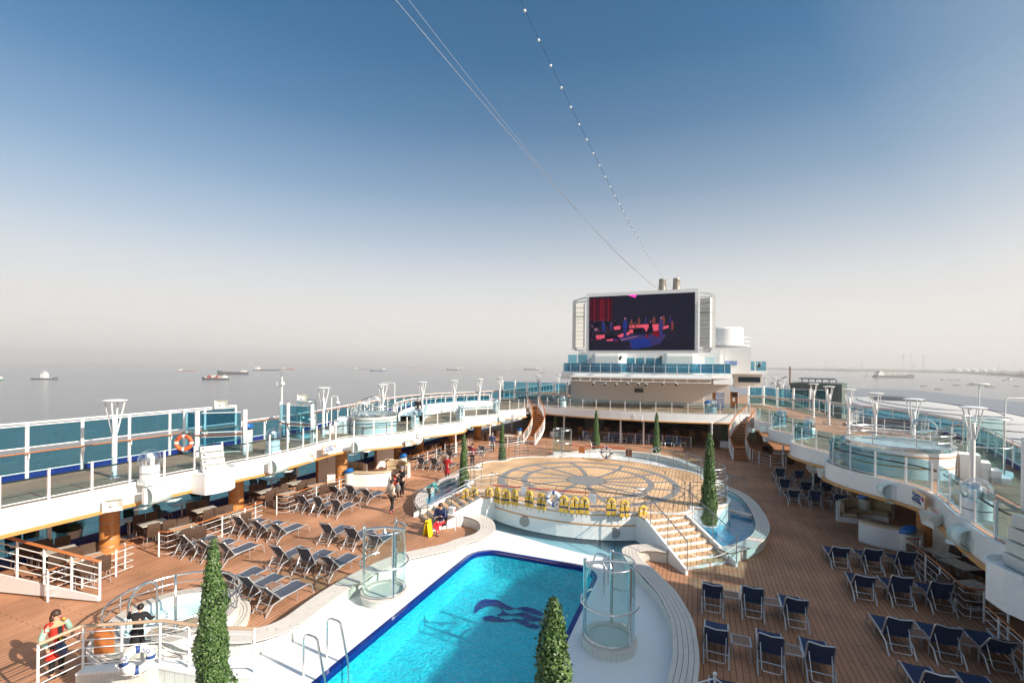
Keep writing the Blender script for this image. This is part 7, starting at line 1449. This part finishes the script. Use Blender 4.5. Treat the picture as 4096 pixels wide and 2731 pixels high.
p = P(qC(1880, 1385), 0); person('boy in teal striped top and dark trousers bending over the left crescent bench wall', tuple(p), math.atan2(.35, .94), 1.42, 'teal', 'blk', 'hair', dict(pelvis=(-.06, 0, .52), waist=(.02, 0, .60), chest=(.13, 0, .67), neck=(.22, 0, .73), head=(.29, 0, .77), crown=(.31, 0, .80), sl=(.15, .11, .70), sr=(.15, -.11, .70), el=(.24, .12, .56), wl=(.32, .10, .43), er=(.24, -.12, .56), wr=(.33, -.10, .43), hl=(-.05, .055, .50), hr=(-.05, -.055, .50), kl=(-.06, .06, .28), al=(-.14, .07, .045)))
stand(qC(2040, 1195), 'woman in red quilted jacket and black trousers, back turned, before the loungers', aw-R(15), qC(2042, 963), top='puffy', legs='blk', hair='hair_gr', shoes='plum', coat=True, pose=dict(el=(.0, .16, .66), wl=(.12, .10, .66), er=(.0, -.16, .66), wr=(.12, -.10, .66)))
stand(qE(205, 1062), 'woman in burgundy top and black trousers facing the camera behind the topiary', aw+R(165), qE(208, 857), top='burg', legs='blk', hair='hair', coat=False)
stand(qE(388, 942), 'grey-haired man in dark sweater walking toward the curved stairs', aw+R(10), qE(385, 756), top='navyjk', legs='blk', hair='hair_gr', pose=dict(wl=(-.06, .04, .52), wr=(-.06, -.04, .52), kl=(.04, .05, .28), al=(.06, .05, .045)))
stand(qC(1772, 640), 'man in black sweater and jeans standing on the left upper deck, back turned', aw, qC(1768, 436), top='blk', legs='jeans', hair='hair_gr', z=ZU)
p = P(qC(1292, 1028), 0); person('person in dark floral dress behind the white counter, head hidden by the fascia', tuple(p), -pi/2, 1.65, 'grey_c', 'blk', 'hair', None, coat=True)
# ------------------------------------------------------------------ stacked loungers at the far ends of the upper deck
for s_, base_, n_ in ((-1, P(qE(1075, 450), ZU), 8), (1, P(qG(1400, 640), ZU), 9)):
    for k in range(n_):
        copy_tree(protoL['char'], (base_.x, base_.y+3, ZU+.1+.16*k), R(0 if s_ > 0 else 180), '%s lounger from the bottom of the stack on the far %s upper deck' % (('first', 'second', 'third', 'fourth', 'fifth', 'sixth', 'seventh', 'eighth', 'ninth')[k], 'left' if s_ < 0 else 'right'), 'stacked loungers on the upper deck')
# ------------------------------------------------------------------ ships on the estuary
def smat(n_, c): return mat(n_, c, .6, var=.1, scale=.1)
SM = dict(dark=smat('dark_hull_paint', (.06, .07, .09)), green=smat('green_hull_paint', (.03, .16, .08)), red=smat('red_hull_paint', (.35, .09, .06)), blue=smat('blue_hull_paint', (.03, .13, .28)), rust=smat('rust_deck', (.38, .20, .13)), wh=smat('ship_white', (.75, .73, .68)), grey=smat('grey_hull_paint', (.22, .24, .27)), cream=smat('ship_cream', (.68, .60, .45)))
def ship(q0, x1, hull, label, house='right', hh=.28, extra=None, cat='ship', deck='rust', hz=.09):
    a = P(q0, ZSEA); d = dist(a); b_ = at((x1, q0[1]+(x1-q0[0])*.0084), d); ax = b_-a; L_ = math.hypot(ax.x, ax.y); rz = math.atan2(ax.y, ax.x); c = (a+b_)/2
    t = T({'ship': 'cargo_ship', 'barge': 'barge', 'tug': 'tugboat', 'boat': 'small_boat'}[cat], label, cat, (c.x, c.y, ZSEA), rz, 'vessels on the estuary'); w = L_*.09 if L_ > 60 else L_*.14; h = L_*hz; bow = -1 if house == 'right' else 1
    pl = [(-L_*.5*bow, -w*.75), (L_*.30*bow, -w), (L_*.43*bow, -w*.6), (L_*.5*bow, 0), (L_*.43*bow, w*.6), (L_*.30*bow, w), (-L_*.5*bow, w*.75)]
    MB().prism(pl, -1, h).obj('hull', SM[hull], t, world=False)
    q_ = [(x*.96, y*.9) for x, y in pl]; MB().prism(q_, h-.02, h*1.12).obj('deck', SM[deck], t, world=False)
    MB().prism([(L_*.38*bow, -w*.8), (L_*.5*bow, 0), (L_*.38*bow, w*.8)], h-.01, h*1.45).obj('forecastle', SM[hull], t, world=False)
    if house != 'none':
        hx = -L_*.38*bow if house != 'mid' else -L_*.05*bow; H_ = L_*hh*.55
        MB().box((hx, 0, h+H_*.32), (L_*.14, w*1.5, H_*.64)).obj('deck_block', SM['wh'], t, world=False); MB().box((hx+L_*.01*bow, 0, h+H_*.78), (L_*.08, w*1.2, H_*.3)).obj('bridge', SM['wh'], t, world=False); bg_ = col.objects[-1]; MB().box((hx+L_*.012*bow, 0, h+H_*.8), (L_*.081, w*1.22, H_*.09)).obj('bridge_window', SM['dark'], bg_, world=False)
        MB().tube((hx, 0, h+H_*.9), (hx, 0, h+H_*1.35), max(.2, L_*.004), 6).obj('mast', SM['wh'], t, world=False); MB().lathe([(L_*.018, 0), (L_*.016, H_*.3)], (hx-L_*.045*bow, 0, h+H_*.62), 10).obj('funnel', SM['dark'], t, world=False)
    if extra == 'cranes':
        for u in (-.15, .02, .2): MB().bar((L_*u*bow, 0, h), (L_*u*bow, 0, h+L_*.10), L_*.012, L_*.012).obj('crane', SM['cream'], t, world=False); MB().bar((L_*u*bow, 0, h+L_*.07), (L_*(u+.1)*bow, 0, h+L_*.10), L_*.006, L_*.006).obj('crane_jib', SM['cream'], t, world=False)
    if extra == 'boxes':
        for i in range(7): MB().box((L_*(-.22+.085*i)*bow, 0, h+L_*.025*(1+(i % 2))), (L_*.075, w*1.4, L_*.05*(1+(i % 2)))).obj('containers', SM['red' if i % 3 else 'wh'], t, world=False)
    if extra == 'cargo': MB().box((L_*.02*bow, 0, h+L_*.012), (L_*.66, w*1.3, L_*.03)).obj('cargo', SM['rust'], t, world=False)
    return t
SX = lambda f_, x: f_(x, 0)[0]
ship((qA(-110, 275)), SX(qA, 20), 'green', 'stern of a green hulled ship cut by the left picture edge', 'right', cat='ship')
ship(qA(305, 268), SX(qA, 532), 'dark', 'cream and black tugboat at far left of the estuary', 'mid', .5, cat='tug', deck='wh', hz=.06)
ship(qA(1630, 193), SX(qA, 1812), 'rust', 'thin orange barge low on the water above the left lamp', 'left', .12, cat='barge', hz=.035)
ship(qA(1995, 222), SX(qA, 2272), 'dark', 'long dark empty cargo ship behind the container ship', 'right', .13, hz=.08)
ship(qA(1855, 271), SX(qA, 2090), 'dark', 'small container ship loaded with red and white boxes', 'right', .2, 'boxes', hz=.07)
ship(qC(268, 187), SX(qC, 510), 'dark', 'dark cargo ship with white deck house at its left end', 'left', .2, hz=.04); ship(qC(530, 178), SX(qC, 640), 'red', 'small red hulled ship behind the dark cargo ship', 'left', .2, hz=.05)
ship(qC(1183, 178), SX(qC, 1360), 'grey', 'grey barge train left of the blue cargo ship', 'left', .12, cat='barge', hz=.03); ship(qC(1333, 193), SX(qC, 1477), 'blue', 'blue hulled cargo ship with white deck house at its right', 'right', .3, hz=.06)
for i, (f_, x0, y, x1, c_, s_) in enumerate(((qC, 1720, 166, 1788, 'red', 'faint red ship on the horizon right of the blue cargo ship'), (qC, 1838, 166, 1888, 'rust', 'faint brown ship on the horizon left of the small grey one'), (qC, 1920, 164, 1946, 'grey', 'tiny grey ship on the horizon above the man on the upper deck'), (qC, 2150, 161, 2216, 'cream', 'faint cream ship partly behind the ship with cranes'), (qE, 285, 161, 322, 'cream', 'tiny cream ship on the horizon above the third lobe lamp'), (qE, 352, 161, 420, 'grey', 'faint grey ship on the horizon right of the tiny cream one'), (qE, 497, 168, 563, 'wh', 'small white ship left of the navy tanker'), (qE, 625, 163, 672, 'rust', 'faint brown ship behind the bow of the navy tanker'), (qE, 915, 161, 955, 'cream', 'faint cream ship left of the forward building'), (qA, 775, 216, 790, 'dark', 'tiny dark boat between tug and left lamp'))):
    ship(f_(x0, y), SX(f_, x1), c_, s_, 'right', .25, cat='ship' if x1-x0 > 25 else 'boat', hz=.06)
ship(qC(2037, 184), SX(qC, 2157), 'dark', 'white housed cargo ship with deck cranes near the horizon centre', 'right', .35, 'cranes', hz=.07); ship(qE(677, 182), SX(qE, 815), 'dark', 'navy hulled tanker left of the forward building', 'right', .3, hz=.07); ship(qE(820, 210), SX(qE, 868), 'red', 'little orange tugboat right below the navy tanker', 'mid', .5, cat='tug', hz=.1)
ship(qI(690, 166), SX(qI, 1133), 'dark', 'large bulk carrier with deck cranes on the right estuary', 'left', .22, 'cranes', hz=.055); ship(qI(572, 153), SX(qI, 668), 'grey', 'tugboat at the stern of the large bulk carrier', 'mid', .45, cat='tug', hz=.08)
for x0, y, x1, s_ in ((168, 191, 238, 'low boat above the green scaffolded building'), (365, 114, 410, 'tiny boat near the far right shore'), (1202, 260, 1270, 'leftmost dark barge of the scattered group on the right'), (1358, 297, 1438, 'lowest dark barge of the scattered group on the right'), (1560, 252, 1640, 'dark barge left of the quay floodlight mast'), (1712, 252, 1788, 'dark barge just left of the floodlight mast top'), (1850, 243, 1908, 'dark barge just behind the floodlight mast top'), (1912, 268, 2015, 'dark barge just right of the floodlight mast top'), (2238, 264, 2310, 'dark barge near the right picture edge')):
    ship(qI(x0, y), SX(qI, x1), 'dark', s_, 'right', .14, 'cargo', cat='barge', hz=.07)
ship(qI(1432, 193), SX(qI, 1638), 'dark', 'very low long barge beneath the far right shore', 'left', .06, cat='barge', hz=.02); ship(qI(2125, 201), SX(qI, 2265), 'grey', 'pale grey patrol ship near the right edge', 'mid', .3, hz=.05, deck='wh')
# ------------------------------------------------------------------ shores, turbines, quay, terminal
def land(pts, h, name, m_): 
    near = [P(q, ZSEA) for q in pts]; far = [p+(p-Vector((0, 0, ZSEA))).normalized()*5000 for p in near]; MBl = MB()
    rn = random.Random(4); e = even([(p.x, p.y, 0) for p in near], 90); vs = []; fs = []
    for p in e:
        o = Vector((p.x, p.y, 0)).normalized(); hh = h*rn.uniform(.5, 1.15); vs += [(p.x, p.y, ZSEA-.5), (p.x+o.x*60, p.y+o.y*60, ZSEA+hh), (p.x+o.x*4500, p.y+o.y*4500, ZSEA+hh*1.2)]
    for i in range(len(e)-1): a = i*3; fs += [(a, a+3, a+4, a+1), (a+1, a+4, a+5, a+2)]
    MBl.add(vs, fs); return struct(MBl, name, m_)
M['land'] = mat('far_shore_scrub', (.10, .10, .08), .9, var=.4, scale=.01)
land([qI(-1400, 66), qI(-600, 72), qI(0, 90), qI(500, 100), qI(1100, 108), qI(1700, 122), qI(2352, 166), qI(2900, 215)], 16, 'shore', M['land']); land([(900, 1452.6), (1250, 1454.6), (1700, 1458.6), (2100, 1462.2)], 20, 'shore', M['land'])
rn = random.Random(11)
for i in range(12):
    x = rn.choice((rn.uniform(3250, 3420), rn.uniform(3520, 3740), rn.uniform(3300, 4090))); p = at((x, H0+.0084*(x-2048)+8), rn.uniform(9000, 12500)); hh = rn.uniform(80, 300)*(1.3 if 3530 < x < 3720 else .6); w_ = rn.uniform(25, 60)
    t = T('tower_block', 'pale high-rise block fading in the haze on the far right shore', 'building', (p.x, p.y, ZSEA), rn.uniform(0, 1.5), 'hazy high-rise blocks'); MB().box((0, 0, hh/2), (w_, w_*.7, hh)).obj('wall', SM['grey'], t, world=False); MB().box((0, 0, hh+3), (w_*.5, w_*.4, 8)).obj('roof', SM['grey'], t, world=False)
for i in range(5):
    p = at(qI(1600+95*i, 104+3*i), 4300); t = T('storage_tank', 'white storage tank on the far right shore', 'tank', (p.x, p.y, ZSEA), 0, 'white storage tanks on the shore'); MB().lathe([(34, 0), (34, 26), (26, 33), (.1, 36)], (0, 0, 0), 20).obj('tank_shell', SM['wh'], t, True, world=False)
tq = ((qA(1668, 110), qA(1668, 58)), (qA(1780, 110), qA(1780, 62)), (qA(2015, 113), qA(2015, 64)), (qA(2305, 116), qA(2305, 68)), (qC(235, 118), qC(235, 70)))
for i, (a_, b_) in enumerate(tq):
    d_ = 8200; p = at(a_, d_); z1 = at(b_, d_).z+30; t = T('wind_turbine', ('first', 'second', 'third', 'fourth', 'fifth')[i]+' faint wind turbine from the left on the far coast', 'wind turbine', (p.x, p.y, ZSEA), YAW, 'wind turbines on the far coast'); hh = z1-ZSEA
    MB().tube((0, 0, 0), (0, 0, hh), 5, 8, 3).obj('tower', SM['wh'], t, world=False)
    for k in range(3): a = R(90+120*k+20*i); MB().path([(0, -6, hh), (math.cos(a)*hh*.42, -6, hh+math.sin(a)*hh*.42)], 3.5, 5, r2=.8).obj('blade', SM['wh'], t, world=False)
qy = MB(); qy.box((200, 560, ZSEA+1.2), (300, 900, 3.2)); 
t = T('terminal_dome', 'vast pale ribbed shell roof of the quay terminal beyond the right rail', 'terminal', (150, 430, ZSEA)); b = MB(); cx, cy, ax_, ay, az = 155, 430, 56, 175, 14; nn_, mm_ = 64, 12; vs = []
for j in range(mm_+1):
    f_ = R(90*j/mm_); zz_ = az*math.sin(f_)
    for k in range(nn_): a = 2*pi*k/nn_; vs.append((cx+ax_*math.cos(f_)*math.cos(a)*1.0, cy+ay*math.cos(f_)*math.sin(a), ZSEA+2+zz_))
b.add(vs, [(j*nn_+k, j*nn_+(k+1) % nn_, (j+1)*nn_+(k+1) % nn_, (j+1)*nn_+k) for j in range(mm_) for k in range(nn_)]).obj('shell', mat('shell_roof_metal', (.62, .60, .58), .5, var=.05, scale=.05), t, True)
for j in range(1, 8):
    f_ = R(10*j); MB().path([(cx+(ax_*math.cos(f_)+.2)*math.cos(a*2*pi/60), cy+(ay*math.cos(f_)+.2)*math.sin(a*2*pi/60), ZSEA+2.1+az*math.sin(f_)) for a in range(60)], .28, 4, True).obj('roof_seam', SM['grey'], t)
b = MB(); b.lathe([(1, 0), (.96, .6), (.6, 1.6), (.05, 1.9)], (0, 0, 0), 28); b.xf(Matrix.Translation((cx, cy+35, ZSEA+az+.9)) @ Matrix.Diagonal((15, 32, 1.5, 1))); b.obj('dark_skylight', SM['dark'], t)
b = MB()
for k in range(16):
    a0, a1 = R(182+8*k), R(189+8*k); pr_ = [(cx+ax_*1.004*math.cos(R(f_))*math.cos(a), cy+ay*1.004*math.cos(R(f_))*math.sin(a), ZSEA+2+az*1.01*math.sin(R(f_))) for f_, a in ((4, a0), (4, a1), (22, a1), (22, a0))]; b = MB(); b.add(pr_, [(0, 1, 2, 3)]); b.obj('glazing', M['g_dark'] if False else SM['dark'], t)
# scaffolded building on the quay, wrapped in green netting
A_, B_ = at(qG(1545, 430), 250), at(qG(2240, 470), 235); t = T('scaffolded_building', 'building wrapped in dark green scaffold netting on the quay', 'building', (A_.x, A_.y, ZSEA)); ztop = (A_.z+B_.z)/2
m_ = mat('green_scaffold_net', (.085, .12, .10), .9, var=.6, scale=.25); mid = (A_+B_)/2; dv = (B_-A_); dv.z = 0; wl = dv.length; rz = math.atan2(dv.y, dv.x); nrm = Vector((-dv.y, dv.x, 0)).normalized(); nrm = nrm if nrm.dot(mid-Vector(CAM)) > 0 else -nrm; ctr = mid+nrm*12
MB().box((ctr.x, ctr.y, (ztop+ZSEA)/2), (wl, 24, ztop-ZSEA), rz).obj('netting', m_, t)
fr_ = MB(); u = dv.normalized()
for k in range(25): p = mid+u*(k/24-.5)*wl-nrm*.2; fr_.bar((p.x, p.y, ZSEA+8), (p.x, p.y, ztop+random.uniform(.5, 1.6)), .12, .12)
for k in range(9): z = ztop-.8-2.2*k; fr_.bar(mid-u*wl/2-nrm*.25+Vector((0, 0, z-mid.z)), mid+u*wl/2-nrm*.25+Vector((0, 0, z-mid.z)), .12, .12)
fr_.obj('scaffold_poles', mat('scaffold_pole', (.10, .12, .10), .8), t)
MB().box((ctr.x, ctr.y, ztop+2.4), (wl*.72, 14, .6), rz).obj('roof', SM['grey'], t)
for k in range(6): p = ctr+u*(k/5-.5)*wl*.68; MB().bar((p.x, p.y, ztop), (p.x, p.y, ztop+2.2), .4, .4).obj('roof_column', SM['grey'], t)
c0 = at(qG(1542, 380), 300); c1 = at(qG(1535, 222), 300); t = T('tower_crane', 'thin lattice crane mast behind the green scaffolded building', 'crane', (c0.x, c0.y, ZSEA)); MB().bar((c0.x, c0.y, ZSEA), (c0.x, c0.y, c1.z), .9, .9).obj('mast', SM['rust'], t); MB().tube((c0.x-2, c0.y, c0.z+1), (c0.x-11, c0.y, c0.z-4), .35, 6).obj('jib', SM['dark'], t)
struct(qy, 'quay', SM['grey'])
# ------------------------------------------------------------------ haze
hz_ = MB(); hz_.box((0, 0, (ZSEA-1+200)/2), (30000, 30000, 200-(ZSEA-1)))
m = bpy.data.materials.new('sea_haze'); m.use_nodes = True; n = m.node_tree.nodes; n.clear(); o = n.new('ShaderNodeOutputMaterial'); v = n.new('ShaderNodeVolumePrincipled'); v.inputs['Density'].default_value = 1.8e-4; v.inputs['Color'].default_value = (1.0, .97, .95, 1); v.inputs['Anisotropy'].default_value = .1
m.node_tree.links.new(v.outputs[0], o.inputs['Volume'])
tag(hz_.obj('haze', m), 'pale haze lying over the estuary', 'haze', kind='stuff')
